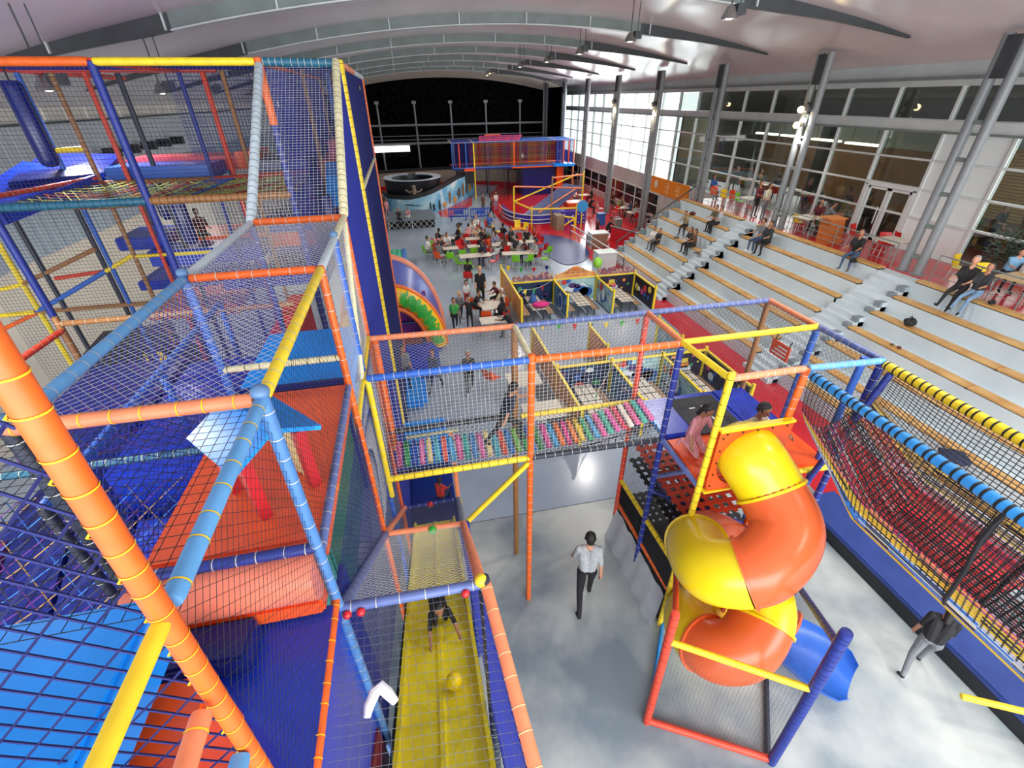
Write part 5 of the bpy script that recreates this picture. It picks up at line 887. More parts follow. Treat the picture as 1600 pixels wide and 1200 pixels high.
# ================================================================ people
import numpy as np
def capsule(mb, a, b, ra, rb, n=10):
    a, b = V3(a), V3(b); d = b-a
    if d.length < 1e-5: mb.sphere(a, ra, n, 6); return
    d.normalize(); pts = []; rs = []
    for k in range(4): t = math.pi/2*k/4; pts.append(a-d*ra*math.cos(t)); rs.append(max(1e-4, ra*math.sin(t)))
    pts += [a, b]; rs += [ra, rb]
    for k in range(1, 5): t = math.pi/2*k/4; pts.append(b+d*rb*math.sin(t)); rs.append(max(1e-4, rb*math.cos(t)))
    mb.path(pts, rs, n)
def skeleton(lean=0.05, head=0.0, hturn=0.0, legs=((0, 0), (0, 0)), arms=((0.05, 0.12, 0.15), (0.05, 0.12, 0.15)), spread=0.06, twist=0.0, fem=False, longhair=False, hair=True, fingers=False, child=False, skirt=False, curl=0.6):
    """bones: (a, b, ra, rb, slot); faces -Y; slots 0 skin 1 top 2 trousers 3 shoes 4 hair"""
    B = []; dirv = V3((0, -math.sin(lean), math.cos(lean))); pel = V3((0, 0, 0.92)); ch = pel+dirv*0.30; nb = pel+dirv*0.50
    fw = V3((0, -math.cos(lean), -math.sin(lean)))
    for s in (-1, 1):
        B.append((pel+V3((s*0.06, 0, 0)), pel+V3((s*0.075, 0, -0.04)), 0.105, 0.095, 2)); B.append((pel+V3((s*0.05, 0, 0.06)), ch+V3((s*0.075, 0, 0)), 0.10, 0.105, 1)); B.append((ch+V3((s*0.075, 0, 0)), nb+V3((s*0.09, 0, -0.05)), 0.105, 0.075, 1))
    if skirt: B.append((pel+V3((0, 0, 0.05)), pel+V3((0, -0.02, -0.3)), 0.13, 0.2, 1))
    hd = V3((math.sin(hturn)*0, -math.sin(lean*0.5+head), math.cos(lean*0.5+head))); hf = V3((math.sin(hturn)*math.cos(head), -math.cos(hturn)*math.cos(lean*0.5+head), -math.sin(lean*0.5+head)))
    B.append((nb, nb+hd*0.10, 0.058, 0.05, 0)); hc = nb+hd*0.20; hs = 1.18 if child else 1.0
    B.append((hc-hd*0.045+hf*0.02, hc+hd*0.045, 0.072*hs, 0.085*hs, 0)); B.append((hc-hd*0.07+hf*0.045, hc-hd*0.06+hf*0.04, 0.04*hs, 0.04*hs, 0)); B.append((hc+hf*0.088*hs+hd*0.01, hc+hf*0.105*hs-hd*0.018, 0.010, 0.014, 0))
    hr = hd.cross(hf).normalized()
    for s in (-1, 1): B.append((hc+hr*(s*0.083*hs), hc+hr*(s*0.09*hs)-hd*0.02, 0.018, 0.014, 0)); B.append((hc+hr*(s*0.032)+hf*0.078*hs+hd*0.018, hc+hr*(s*0.036)+hf*0.078*hs+hd*0.018, 0.011, 0.011, 4))
    if hair: B.append((hc+hd*0.035-hf*0.018, hc+hd*0.055-hf*0.012, 0.094*hs, 0.088*hs, 4)); B.append((hc-hf*0.045-hd*0.02, hc-hf*0.035+hd*0.04, 0.07*hs, 0.08*hs, 4))
    if longhair: B.append((hc-hf*0.06, hc-hf*0.085-hd*0.22, 0.075, 0.05, 4))
    wmul = 0.92 if fem else 1.0
    for s, (b_, ab, el) in zip((-1, 1), arms):
        sh = nb+V3((s*0.165*wmul, 0, 0))-dirv*0.045
        def adir(ang, abd): return V3((s*math.sin(abd), -math.sin(ang)*math.cos(abd), -math.cos(ang)*math.cos(abd)))
        e = sh+adir(b_, ab)*0.275; wv = adir(b_+el, ab*0.5 if abs(ab) < 0.6 else ab); w_ = e+wv*0.24
        B.append((sh, e, 0.058, 0.045, 1)); B.append((lerp(sh, e, 0.9), e, 0.044, 0.042, 0)); B.append((e, w_, 0.041, 0.029, 0)); hnd = w_+wv*0.055
        side = wv.cross(V3((1, 0, 0))).normalized() if abs(wv.x) < 0.9 else V3((0, 0, 1))
        B.append((w_, hnd, 0.028, 0.034, 0))
        if fingers:
            pn_ = V3((s, 0, 0)) if abs(wv.x) < 0.8 else V3((0, 0, 1)); ac = wv.cross(pn_).normalized()
            for k, L in enumerate((0.030, 0.036, 0.034, 0.026)):
                r0 = hnd+ac*((k-1.5)*0.019)+wv*0.018; d1 = (wv*math.cos(curl*0.5)-pn_*math.sin(curl*0.5)); d2 = (wv*math.cos(curl*1.4)-pn_*math.sin(curl*1.4)); k1 = r0+d1*L; B.append((r0, k1, 0.0095, 0.009, 0)); B.append((k1, k1+d2*L, 0.009, 0.0078, 0))
            t0 = w_+wv*0.02+ac*(0.028); t1 = t0+(ac*0.7+wv*0.6-pn_*0.3).normalized()*0.04; B.append((t0, t1, 0.012, 0.0105, 0)); B.append((t1, t1+(wv*0.8+ac*0.2-pn_*0.4).normalized()*0.026, 0.0105, 0.009, 0))
        else: B.append((hnd, hnd+wv*0.06, 0.03, 0.016, 0))
    for s, lg in zip((-1, 1), legs):
        a, k = lg[0], lg[1]; sp = lg[2] if len(lg) > 2 else spread
        hip = pel+V3((s*0.085, 0, -0.05)); kn = hip+V3((s*math.sin(sp), -math.sin(a), -math.cos(a)*math.cos(sp))).normalized()*0.40; an = kn+V3((s*math.sin(sp)*0.3, -math.sin(a-k), -math.cos(a-k))).normalized()*0.40
        B.append((hip, kn, 0.088, 0.058, 2)); B.append((kn, an, 0.056, 0.04, 2)); f_ = a-k; toe = V3((0, -math.cos(f_), math.sin(f_))) if abs(f_) > 0.5 else V3((0, -1, -0.05))
        hl = an+V3((0, 0.02, -0.03)) if abs(f_) <= 0.5 else an-V3((0, -math.sin(f_), -math.cos(f_)))*-0.03; B.append((hl, hl+toe*0.15+V3((s*0.02, 0, -0.01)), 0.038, 0.034, 3))
    return B
BODY = {}
def body_mesh(key, kw, voxel):
    if key in BODY: return BODY[key]
    B = skeleton(**kw); mb = MB()
    for a, b, ra, rb, sl_ in B: capsule(mb, a, b, ra, rb, 10)
    me = mb.mesh('body_src', [], False); o = bpy.data.objects.new('body_src', me); COL.objects.link(o)
    r = o.modifiers.new('r', 'REMESH'); r.mode = 'VOXEL'; r.voxel_size = voxel; s_ = o.modifiers.new('s', 'SMOOTH'); s_.factor = 0.5; s_.iterations = 2
    dg = bpy.context.evaluated_depsgraph_get(); dg.update(); out = bpy.data.meshes.new_from_object(o.evaluated_get(dg)); bpy.data.objects.remove(o)
    n = len(out.polygons); c = np.zeros(n*3); out.polygons.foreach_get('center', c); c = c.reshape(-1, 3); best = np.full(n, 1e9); idx = np.zeros(n, int)
    for a, b, ra, rb, sl_ in B:
        a = np.array(a); b = np.array(b); d = b-a; L2 = max(1e-9, d.dot(d)); t = np.clip(((c-a)@d)/L2, 0, 1); dist = np.linalg.norm(c-(a+t[:, None]*d), axis=1)-(ra+(rb-ra)*t); m_ = dist < best; best[m_] = dist[m_]; idx[m_] = sl_
    out.materials.clear()
    for i in range(5): out.materials.append(M('skin', '#a8765a', 0.6, 0.08, 20))
    out.polygons.foreach_set('material_index', idx); out.polygons.foreach_set('use_smooth', [True]*n)
    v = np.zeros(len(out.vertices)*3); out.vertices.foreach_get('co', v); z = v.reshape(-1, 3)[:, 2].min(); out.transform(Matrix.Translation((0, 0, -z))); out.name = 'person_body'
    BODY[key] = out; return out
SIT = dict(lean=0.1, legs=((1.45, 1.45, 0.1), (1.4, 1.45, 0.1)), arms=((0.6, 0.1, 0.8), (0.5, 0.1, 0.9)))
POSE = {'stand': dict(), 'stand2': dict(arms=((0.3, 0.1, 1.3), (0.1, 0.1, 0.3)), legs=((0.05, 0.05), (-0.05, 0.0))), 'walk': dict(lean=0.08, legs=((0.42, 0.12), (-0.28, 0.35)), arms=((-0.35, 0.1, 0.25), (0.4, 0.1, 0.3))),
        'sit': SIT, 'sit_table': dict(SIT, lean=0.35, head=0.15, arms=((0.9, 0.05, 0.7), (0.95, 0.05, 0.6))), 'sit_back': dict(SIT, lean=-0.12, arms=((0.4, 0.15, 0.9), (0.4, 0.15, 1.0))), 'sit_long': dict(SIT, longhair=True, fem=True), 'sit_stretch': dict(lean=-0.05, legs=((1.3, 0.75, 0.05), (1.25, 0.9, 0.05)), arms=((0.5, 0.1, 0.9), (0.5, 0.1, 1.0))),
        'squat': dict(lean=0.5, legs=((1.9, 2.4), (1.5, 2.3)), arms=((0.9, 0.1, 0.3), (0.9, 0.1, 0.4))), 'arms_out': dict(arms=((0.3, 1.1, 0.1), (0.3, 1.0, 0.1)), child=True), 'kid': dict(child=True), 'kid_walk': dict(child=True, lean=0.06, legs=((0.35, 0.1), (-0.25, 0.3)), arms=((-0.3, 0.1, 0.3), (0.35, 0.1, 0.3))), 'lie': dict(lean=-0.05, legs=((0.1, 0.1), (0.0, 0.0)))}
CLOTH = {'black': '#16161a', 'white': '#d8d6d2', 'grey': '#6e7276', 'lgrey': '#a9acae', 'navy': '#1c2440', 'blue': '#2a5aa8', 'denim': '#3c506e', 'ldenim': '#6a86a4', 'red': '#b02a2a', 'maroon': '#5a1c24', 'pink': '#d8929a', 'green': '#3c9a48', 'lilac': '#8a8ab0', 'cream': '#cfc4a8', 'olive': '#4c4a34', 'brown': '#5a4030', 'orange': '#d8683a', 'khaki': '#8a8064', 'sky': '#7aa8cc', 'charcoal': '#2c2e32'}
SKN = {'l': '#c89478', 'm': '#a8765a', 'd': '#6e4a36', 'dd': '#4a3226'}; HR = {'k': '#14110f', 'b': '#4a3222', 'y': '#b89a62', 'g': '#9a9690', 'w': '#d8d2c8'}
def cm_(c): return M('cloth_'+c, CLOTH[c], 0.8, 0.12, 12)
def person(label, pose, loc, rz, h, cl, group=None, voxel=0.03, kw=None, key=None):
    """cl: (top, trousers, shoes, skin, hair); h = scale on a 1.72 m body; kw overrides the pose"""
    me = body_mesh(key or pose, kw if kw is not None else POSE[pose], voxel); o = bpy.data.objects.new('person', me); COL.objects.link(o); tag(o, label, 'person', group)
    o.location = loc; o.rotation_euler = (0, 0, rz) if not isinstance(rz, tuple) else rz; o.scale = (h, h, h)
    for s, m_ in zip(o.material_slots, [M('skin_'+cl[3], SKN[cl[3]], 0.55, 0.06, 20), cm_(cl[0]), cm_(cl[1]), cm_(cl[2]), M('hair_'+cl[4], HR[cl[4]], 0.6, 0.15, 30)]): s.link = 'OBJECT'; s.material = m_
    return o
PI = math.pi
DV = 0.0085
# ---------------------------------------------------------------- near people
person('man in a pale shirt and black trousers walking away across the concrete floor', None, (2.22, 4.52, 0.0), PI-0.25, 1.03, ('lgrey', 'black', 'black', 'l', 'k'), None, DV, dict(lean=0.1, legs=((0.32, 0.15), (-0.34, 0.25)), arms=((-0.3, 0.14, 0.25), (0.3, 0.14, 0.3)), fingers=True), 'near_man')
person('boy in dark blue clothes striding across the coloured plank bridge', None, (0.98, 5.22, 3.38), PI/2+0.25, 0.63, ('navy', 'black', 'black', 'm', 'k'), None, DV, dict(lean=0.3, child=True, head=0.2, legs=((0.95, 0.95), (-0.45, 0.35)), arms=((-0.9, 0.5, 0.3), (0.9, 0.1, 0.5)), fingers=True), 'bridge_boy')
person('girl in pink pyjamas kneeling on the orange deck of the slide tower', None, (3.6, 4.5, 3.38), 0.35, 0.72, ('pink', 'pink', 'pink', 'm', 'k'), None, DV, dict(lean=0.18, child=True, head=0.35, legs=((0.75, 2.75, 0.1), (0.75, 2.75, 0.1)), arms=((0.2, 0.5, 0.35), (0.5, 0.15, 0.9)), fingers=True, longhair=True), 'kneel_girl')
person('boy in a pale shirt peeking over the orange slide panel', None, (4.25, 4.3, 3.40), 0.3, 0.78, ('cream', 'navy', 'black', 'm', 'k'), None, DV, dict(lean=0.35, child=True, head=0.1, legs=((0.75, 2.75, 0.1), (0.75, 2.75, 0.1)), arms=((0.9, 0.9, 0.4), (0.9, 0.3, 0.6)), fingers=True), 'peek_boy')
person('person in a black hooded jacket and grey trousers walking by the crash mat', None, (6.92, 2.32, 0.0), PI-0.9, 0.88, ('black', 'grey', 'black', 'm', 'k'), None, DV, dict(lean=0.25, head=0.3, legs=((0.45, 0.25), (-0.25, 0.45)), arms=((0.15, 0.12, 0.3), (-0.1, 0.12, 0.3)), fingers=True, longhair=True), 'mat_walker')
person('child in black crawling up the yellow slide on all fours', None, (-0.28, 3.55, sz(3.55)-0.02), 0.1, 0.62, ('black', 'black', 'grey', 'm', 'k'), None, DV, dict(lean=1.25, child=True, head=-0.5, legs=((1.3, 1.5), (1.0, 1.5)), arms=((1.2, 0.25, -0.1), (1.3, 0.3, -0.1)), fingers=True, curl=0.2), 'crawl_kid')
person('child in a red top sitting in the blue landing below the slide', 'sit', (-0.12, 7.3, 0.05), 2.6, 0.62, ('red', 'navy', 'black', 'd', 'k'))
person('man in a striped dark polo shirt walking towards the bridge', None, (1.13, 11.9, 0.004), 0.08, 0.86, ('charcoal', 'black', 'white', 'm', 'g'), None, 0.012, dict(lean=0.05, legs=((0.22, 0.1), (-0.18, 0.2)), arms=((0.35, 0.12, 1.3), (0.35, 0.12, 1.3)), fingers=False), 'polo_man')
person('person in grey standing behind the bridge net, left of two', 'stand2', (-0.75, 12.1, 0.285), 0.4, 0.85, ('grey', 'navy', 'black', 'm', 'k')); person('person in a blue jacket standing behind the bridge net, right of two', 'walk', (0.12, 12.3, 0.004), -0.4, 0.85, ('denim', 'navy', 'black', 'm', 'k'))
person('child in red seated on the lower orange deck of the far frame', 'sit', (-4.55, 11.45, 5.0), 0.6, 0.62, ('maroon', 'charcoal', 'black', 'd', 'k'))
person('child in a white shirt inside the far play frame', 'kid', (10.6, 45.0, 2.53), 0.3, 0.62, ('white', 'navy', 'black', 'm', 'k')); person('child in blue at the right end of the far play frame', 'kid', (13.9, 44.4, 2.65), 0.3, 0.62, ('navy', 'navy', 'black', 'm', 'k'))
# ---------------------------------------------------------------- cafe furniture
def make_chair():
    t = thing('cafe_chair', 'x', 'chair'); g = MB()
    rows = [(-0.20, 0.43), (0.0, 0.42), (0.16, 0.43), (0.205, 0.47), (0.235, 0.62), (0.26, 0.80)]
    g.v = [(x*(1-0.12*(i > 3)), y, z+0.015*abs(x)/0.2) for i, (y, z) in enumerate(rows[:4]) for x in (-0.21, -0.1, 0, 0.1, 0.21)]; g.f = [[i*5+j, i*5+j+1, i*5+6+j, i*5+5+j] for i in range(3) for j in range(4)]; g.mi = [0]*12; g.v += [(a, b, c-0.018) for a, b, c in g.v]; g.f += [[q+20 for q in reversed(f)] for f in g.f]; g.mi = [0]*24; s = g.build('seat', M('chair_green', '#7ac81e', 0.4, 0.05), t)
    g = MB(); g.v = [(x*0.98, y+0.03*(1-(x/0.21)**2), z) for y, z in [(0.18, 0.46), (0.205, 0.56), (0.23, 0.68), (0.255, 0.82)] for x in (-0.21, -0.1, 0, 0.1, 0.21)]; g.f = [[i*5+j, i*5+j+1, i*5+6+j, i*5+5+j] for i in range(3) for j in range(4)]; g.v += [(a, b+0.018, c) for a, b, c in g.v]; g.f += [[q+20 for q in reversed(f)] for f in g.f]; g.mi = [0]*24; g.build('backrest', M('chair_green', '#7ac81e', 0.4, 0.05), t)
    for x, y in ((-0.18, -0.17), (0.18, -0.17), (-0.18, 0.2), (0.18, 0.2)): g = MB(); g.tube((x*0.85, y*0.85, 0.42), (x*1.1, y*1.1, 0), 0.012, 6); g.build('leg', STEELW, t)
    return t
chair0 = make_chair(); used = [False]
CC = {'green': '#7ac81e', 'red': '#c8201c', 'orange': '#e0521c', 'yellow': '#ecc81c', 'white': '#d4d4d0', 'pink': '#e05a6a'}
def chair(x, y, z, rz, c, label, h=0.97):
    if used[0]: t = dup(chair0, (x, y, z), rz, label, None, h)
    else: t = chair0; used[0] = True; t.location = (x, y, z); t.rotation_euler = (0, 0, rz); t.scale = (h,)*3; t['label'] = label
    t['group'] = 'plastic shell chairs'
    for ch in t.children:
        if ch.name.startswith(('seat', 'backrest')): ch.material_slots[0].link = 'OBJECT'; ch.material_slots[0].material = M('chair_'+c, CC[c], 0.4, 0.05)
def table(x, y, z, lx, ly, rz, c, label, h=0.66):
    t = thing('cafe_table', label, 'table', (x, y, z), rz, 'cafe tables'); g = MB(); g.bb((-lx/2, -ly/2, h-0.03), (lx/2, ly/2, h)); g.build('table_top', M('table_'+c, {'white': '#dcdcd8', 'orange': '#e08a1c', 'wood': '#c8a26a'}[c], 0.35, 0.04), t, smooth=False)
    for a in (-1, 1):
        for b in (-1, 1): g = MB(); g.tube((a*(lx/2-0.06), b*(ly/2-0.06), 0), (a*(lx/2-0.06), b*(ly/2-0.06), h-0.03), 0.016, 6); g.build('leg', STEEL, t)
table(1.97, 28.15, 0.004, 0.90, 0.60, -0.06, 'white', 'white table at the back left of the cafe group')
table(1.92, 25.92, 0.004, 0.90, 0.60, 0.01, 'white', 'white table at the front left of the cafe group')
table(3.45, 27.64, 0.004, 0.90, 0.60, -0.03, 'white', 'white table behind the red chairs of the cafe group')
table(3.36, 25.99, 0.004, 0.90, 0.60, 0.02, 'white', 'white table in the middle of the cafe group')
table(3.10, 24.20, 0.004, 1.70, 0.70, 0.03, 'white', 'long white table at the front centre of the cafe group')
table(4.87, 25.97, 0.004, 1.10, 0.70, -0.10, 'white', 'white table with thin legs right of the cafe centre')
table(5.53, 24.03, 0.004, 1.90, 0.60, -0.12, 'white', 'long white table with green chairs at the front right')
table(6.49, 29.32, 0.004, 0.90, 0.60, 0.08, 'orange', 'orange sided table below the ramp railing')
table(6.46, 26.20, 0.004, 0.90, 0.60, -0.06, 'white', 'white table near the blue mat')
table(3.57, 29.15, 0.004, 0.80, 0.60, -0.06, 'wood', 'wooden topped table at the back of the cafe group')
table(2.68, 17.18, 0.004, 0.80, 0.90, 0.12, 'white', 'white table in front of the booth wall, farther one')
table(2.54, 15.71, 0.004, 0.95, 0.60, -0.01, 'white', 'white table in front of the booth wall, nearest one')
chair(1.82, 24.86, 0.004, 3.00, 'green', 'lime chair with a black bag on its back, front left of the cafe')
chair(2.40, 25.08, 0.004, -2.78, 'green', 'lime chair with a dark coat, second from the front left')
chair(2.22, 23.77, 0.004, 2.02, 'green', 'lime chair tipped out in front of the long table')
chair(3.11, 25.34, 0.004, -2.89, 'green', 'lime chair on the far side of the long front table')
chair(2.62, 23.01, 0.004, 2.76, 'green', 'lime chair half hidden under the long front table')
chair(5.18, 23.42, 0.004, 2.80, 'green', 'lime chair, left of the pair at the front right table')
chair(5.84, 23.37, 0.004, -2.81, 'green', 'lime chair, right of the pair at the front right table')
chair(6.78, 23.44, 0.004, -1.93, 'green', 'lime chair turned sideways by the blue mat, nearer one')
chair(7.24, 24.63, 0.004, -2.67, 'green', 'lime chair turned sideways by the blue mat, farther one')
chair(2.66, 19.61, 0.004, 0.01, 'green', 'lime chair beside the woman in black')
chair(1.26, 25.68, 0.004, 2.01, 'red', 'red chair at the left end of the cafe group')
chair(2.57, 27.79, 0.004, -2.05, 'orange', 'orange chair facing left in the cafe group')
chair(2.63, 26.67, 0.004, 0.63, 'red', 'red chair in the open gap of the cafe group')
chair(2.86, 27.24, 0.004, 2.31, 'red', 'red chair beside the gap of the cafe group')
chair(3.40, 26.94, 0.004, 3.09, 'red', 'red chair at the centre table, left one')
chair(3.84, 26.50, 0.004, -0.69, 'red', 'red chair at the centre table, right one')
chair(6.32, 27.43, 0.004, 0.07, 'red', 'red chair near the orange sided table')
chair(7.23, 26.43, 0.004, -1.27, 'red', 'red chair beside the blue mat')
chair(7.17, 25.24, 0.004, -2.52, 'red', 'low red chair behind the sideways lime chairs')
chair(4.00, 23.66, 0.004, -2.11, 'pink', 'pink and red chair in front of the long white table')
chair(4.19, 25.80, 0.004, 1.49, 'pink', 'pink chair at the end of the long white table')
chair(4.29, 24.98, 0.004, -2.50, 'white', 'pale chair with a blue bag by the long white table')
chair(2.44, 16.52, 0.004, 2.92, 'orange', 'orange chair at the table by the booth wall')
chair(6.93, 30.84, 0.004, -0.28, 'yellow', 'yellow chair under the ramp railing, left one')
chair(7.23, 30.07, 0.004, -0.77, 'yellow', 'yellow chair under the ramp railing, right one')
chair(5.32, 29.84, 0.004, 1.15, 'yellow', 'yellow chair in the crowd at the back')
chair(3.02, 29.58, 0.004, 0.91, 'yellow', 'yellow chair at the back left of the crowd')
chair(1.84, 11.98, 0.004, 2.20, 'orange', 'orange chair seen through the bridge net', 0.95)
table(2.90, 9.60, 0.004, 1.2, 0.8, 0.0, 'white', 'white table behind the plank bridge beside the booth wall')
table(2.70, 11.30, 0.004, 1.0, 0.8, 0.0, 'white', 'white table near the orange chair behind the bridge')
person('seated person in a black top at the back left cafe table', 'sit_table', (1.28, 27.94, 0.004), 1.87, 0.95, ('black', 'black', 'black', 'd', 'k'), 'people at the cafe tables')
person('seated person in a pink top at the left cafe table, back turned', 'sit_table', (1.12, 26.90, 0.004), 0.72, 0.95, ('pink', 'denim', 'black', 'd', 'k'), 'people at the cafe tables')
person('seated person in a white top, far left edge of the cafe', 'sit', (0.66, 26.21, 0.004), 1.31, 0.95, ('white', 'grey', 'black', 'm', 'k'), 'people at the cafe tables')
person('seated person in a grey top at the front left cafe table', 'sit', (1.23, 25.06, 0.004), 2.47, 0.95, ('grey', 'lgrey', 'black', 'm', 'b'), 'people at the cafe tables')
person('seated person in a white top at the back left cafe table, bending low', 'sit_table', (1.82, 27.03, 0.004), 0.09, 0.95, ('white', 'black', 'black', 'm', 'k'), 'people at the cafe tables')
person('seated person in a black top at the back left cafe table, leaning back', 'sit_back', (2.64, 28.43, 0.004), -1.23, 0.95, ('black', 'black', 'black', 'd', 'b'), 'people at the cafe tables')
person('seated person in a dark grey top, between the two left cafe tables', 'sit_table', (1.27, 26.30, 0.004), 1.29, 0.95, ('charcoal', 'black', 'black', 'l', 'k'), 'people at the cafe tables')
person('seated person in a pink top, back of the crowd, left', 'sit_table', (3.25, 28.51, 0.004), 2.64, 0.95, ('pink', 'black', 'black', 'l', 'k'), 'people at the cafe tables')
person('seated person in a white top, back of the crowd, bending over a table', 'sit_table', (3.78, 29.84, 0.004), -0.29, 0.95, ('white', 'khaki', 'black', 'm', 'k'), 'people at the cafe tables')
person('seated person in a white top, very back of the crowd', 'sit', (4.15, 30.87, 0.004), -0.33, 0.95, ('white', 'khaki', 'black', 'l', 'b'), 'people at the cafe tables')
person('seated person in a dark grey top, middle of the crowd', 'sit_table', (4.19, 27.67, 0.004), -1.45, 0.95, ('charcoal', 'black', 'black', 'm', 'k'), 'people at the cafe tables')
person('seated person in a cream top, centre of the crowd, light top', 'sit_table', (4.04, 28.27, 0.004), -1.13, 0.95, ('cream', 'black', 'black', 'l', 'k'), 'people at the cafe tables')
person('seated person in a black top, centre of the crowd, upright', 'sit', (4.12, 27.05, 0.004), -0.84, 0.95, ('black', 'black', 'black', 'm', 'k'), 'people at the cafe tables')
person('seated person in a cream top, right of the crowd centre', 'sit', (4.72, 27.18, 0.004), -2.04, 0.95, ('cream', 'olive', 'black', 'd', 'k'), 'people at the cafe tables')
person('seated person in a navy top at the red centre table, left side', 'sit_table', (3.73, 25.23, 0.004), -2.86, 0.95, ('navy', 'black', 'black', 'd', 'k'), 'people at the cafe tables')
person('seated person in a navy top at the red centre table, right side', 'sit_table', (3.69, 24.61, 0.004), -0.74, 0.95, ('navy', 'navy', 'black', 'd', 'k'), 'people at the cafe tables')
person('seated person in a lilac top at the table with thin legs', 'sit_table', (4.46, 26.54, 0.004), 0.97, 0.95, ('lilac', 'denim', 'black', 'd', 'k'), 'people at the cafe tables')
person('seated person in a black top, left of the orange sided table', 'sit', (5.38, 28.11, 0.004), 2.40, 0.95, ('black', 'black', 'black', 'd', 'k'), 'people at the cafe tables')
person('seated person in a dark grey top, behind the thin legged table, right', 'sit', (5.69, 27.29, 0.004), 0.61, 0.95, ('charcoal', 'black', 'black', 'm', 'b'), 'people at the cafe tables')
person('seated person in a brown top, right end of the thin legged table', 'sit_long', (4.95, 25.27, 0.004), -2.83, 0.95, ('brown', 'black', 'black', 'm', 'b'), 'people at the cafe tables')
person('seated person in a dark grey top, near the orange sided table, leaning back', 'sit_back', (5.56, 25.19, 0.004), -2.51, 0.95, ('charcoal', 'khaki', 'black', 'l', 'k'), 'people at the cafe tables')
person('seated person in a black top, right of the orange sided table', 'sit', (6.61, 26.88, 0.004), -0.24, 0.95, ('black', 'black', 'black', 'l', 'k'), 'people at the cafe tables')
person('seated person in a red top, rightmost cafe tables by the mat', 'sit_table', (7.20, 27.08, 0.004), -0.66, 0.95, ('red', 'denim', 'black', 'm', 'k'), 'people at the cafe tables')
person('seated person in a maroon top at the front right table, far side', 'sit_table', (6.08, 24.46, 0.004), -1.49, 0.95, ('maroon', 'black', 'black', 'd', 'k'), 'people at the cafe tables')
person('seated person in a pale grey top at the front right table, right end', 'sit', (6.43, 23.95, 0.004), -1.50, 0.95, ('lgrey', 'black', 'black', 'm', 'k'), 'people at the cafe tables')
person('seated person in a blue top, back right of the crowd', 'sit', (5.05, 31.22, 0.004), 0.65, 0.95, ('blue', 'grey', 'black', 'm', 'k'), 'people at the cafe tables')
person('seated person in a black top, in front of the long white table', 'sit', (2.35, 21.43, 0.004), 2.88, 0.95, ('black', 'black', 'black', 'd', 'k'), 'people at the cafe tables')
person('woman in a black sleeveless outfit standing by the lime chair', 'stand', (2.54, 18.67, 0.004), 0.00, 1.05, ('black', 'black', 'black', 'l', 'y'))
person('child in a white top and red trousers beside the standing woman', 'kid', (1.92, 18.73, 0.004), 0.30, 0.70, ('white', 'red', 'white', 'm', 'k'))
person('child in grey walking behind the boy in green', 'kid_walk', (1.48, 17.33, 0.004), 0.20, 0.74, ('grey', 'charcoal', 'black', 'l', 'y'))
person('boy in a green jumper walking towards the camera', 'kid_walk', (1.17, 16.43, 0.004), 0.10, 0.80, ('green', 'black', 'white', 'm', 'k'))
person('girl in black with arms held out', 'arms_out', (1.77, 16.60, 0.004), 0.00, 0.78, ('black', 'black', 'black', 'm', 'k'))
person('man in black seated at the table by the booth wall, left side', 'sit_table', (2.15, 17.67, 0.004), 0.83, 0.88, ('black', 'black', 'white', 'm', 'k'))
person('person in a pale headscarf seated by the booth wall', 'sit', (3.29, 17.56, 0.004), -1.01, 0.85, ('cream', 'black', 'black', 'm', 'w'))
person('person in red and black seated against the booth wall', 'sit_table', (3.30, 18.50, 0.004), -1.30, 0.85, ('maroon', 'black', 'black', 'm', 'k'))
person('woman in black with dark hair seated beside the headscarf', 'sit_long', (3.10, 16.55, 0.004), -2.61, 0.84, ('black', 'black', 'black', 'm', 'k'))
person('person in black bent over the nearest table by the booth wall', 'sit_table', (3.20, 15.42, 0.004), -1.99, 0.85, ('black', 'black', 'black', 'd', 'k'))
person('person in a long brown coat standing by the mural wall', 'stand', (5.66, 37.66, 0.006), 0.50, 0.85, ('brown', 'olive', 'black', 'm', 'k'))
person('person in black striding past the blue barriers', 'walk', (6.02, 35.90, 0.006), 1.20, 0.88, ('charcoal', 'black', 'black', 'm', 'k'))
person('person in a white top near the end of the ramp', 'stand2', (6.78, 38.10, 0.006), 0.20, 0.85, ('white', 'lilac', 'black', 'm', 'k'))
person('person in dark green standing left of the mural wall', 'stand2', (-2.09, 39.78, 0.006), 0.80, 0.85, ('olive', 'black', 'black', 'm', 'k'))
person('person in pink standing left of the mural wall', 'stand', (-1.81, 38.49, 0.006), 0.40, 0.75, ('pink', 'pink', 'white', 'm', 'k'))
person('small child in dark red standing on the red floor', 'kid', (11.88, 28.82, 0.006), -0.80, 0.62, ('maroon', 'black', 'black', 'm', 'k'))
person('woman in black crouching in front of the small child', 'squat', (12.47, 28.67, 0.006), 1.40, 0.92, ('black', 'black', 'black', 'm', 'k'))
person('person in a white top pushing a grey trolley', 'walk', (15.37, 29.68, 0.006), 1.20, 0.85, ('white', 'black', 'black', 'm', 'k'))
person('person in a dark jacket and jeans at the foot of the terrace', 'stand2', (12.89, 24.08, 0.006), 0.30, 0.82, ('olive', 'denim', 'white', 'm', 'k'))
person('child in black seated on the edge of the stage platform', 'sit', (-0.9, 34.2, 0.26), 0.4, 0.8, ('black', 'black', 'black', 'm', 'k'))
person('child in pink seated on the stage platform', 'sit', (-0.2, 34.9, 0.3), -0.3, 0.7, ('pink', 'white', 'white', 'm', 'k'))
table(18.51, 41.74, 0.006, 1.0, 0.7, 0.1, 'white', 'white table beside the second far column')
table(15.71, 33.66, 0.006, 1.0, 0.7, 0.1, 'white', 'white table with a blue bin on the red floor')
table(15.87, 31.97, 0.006, 1.0, 0.7, 0.1, 'white', 'red edged table near the trolley')
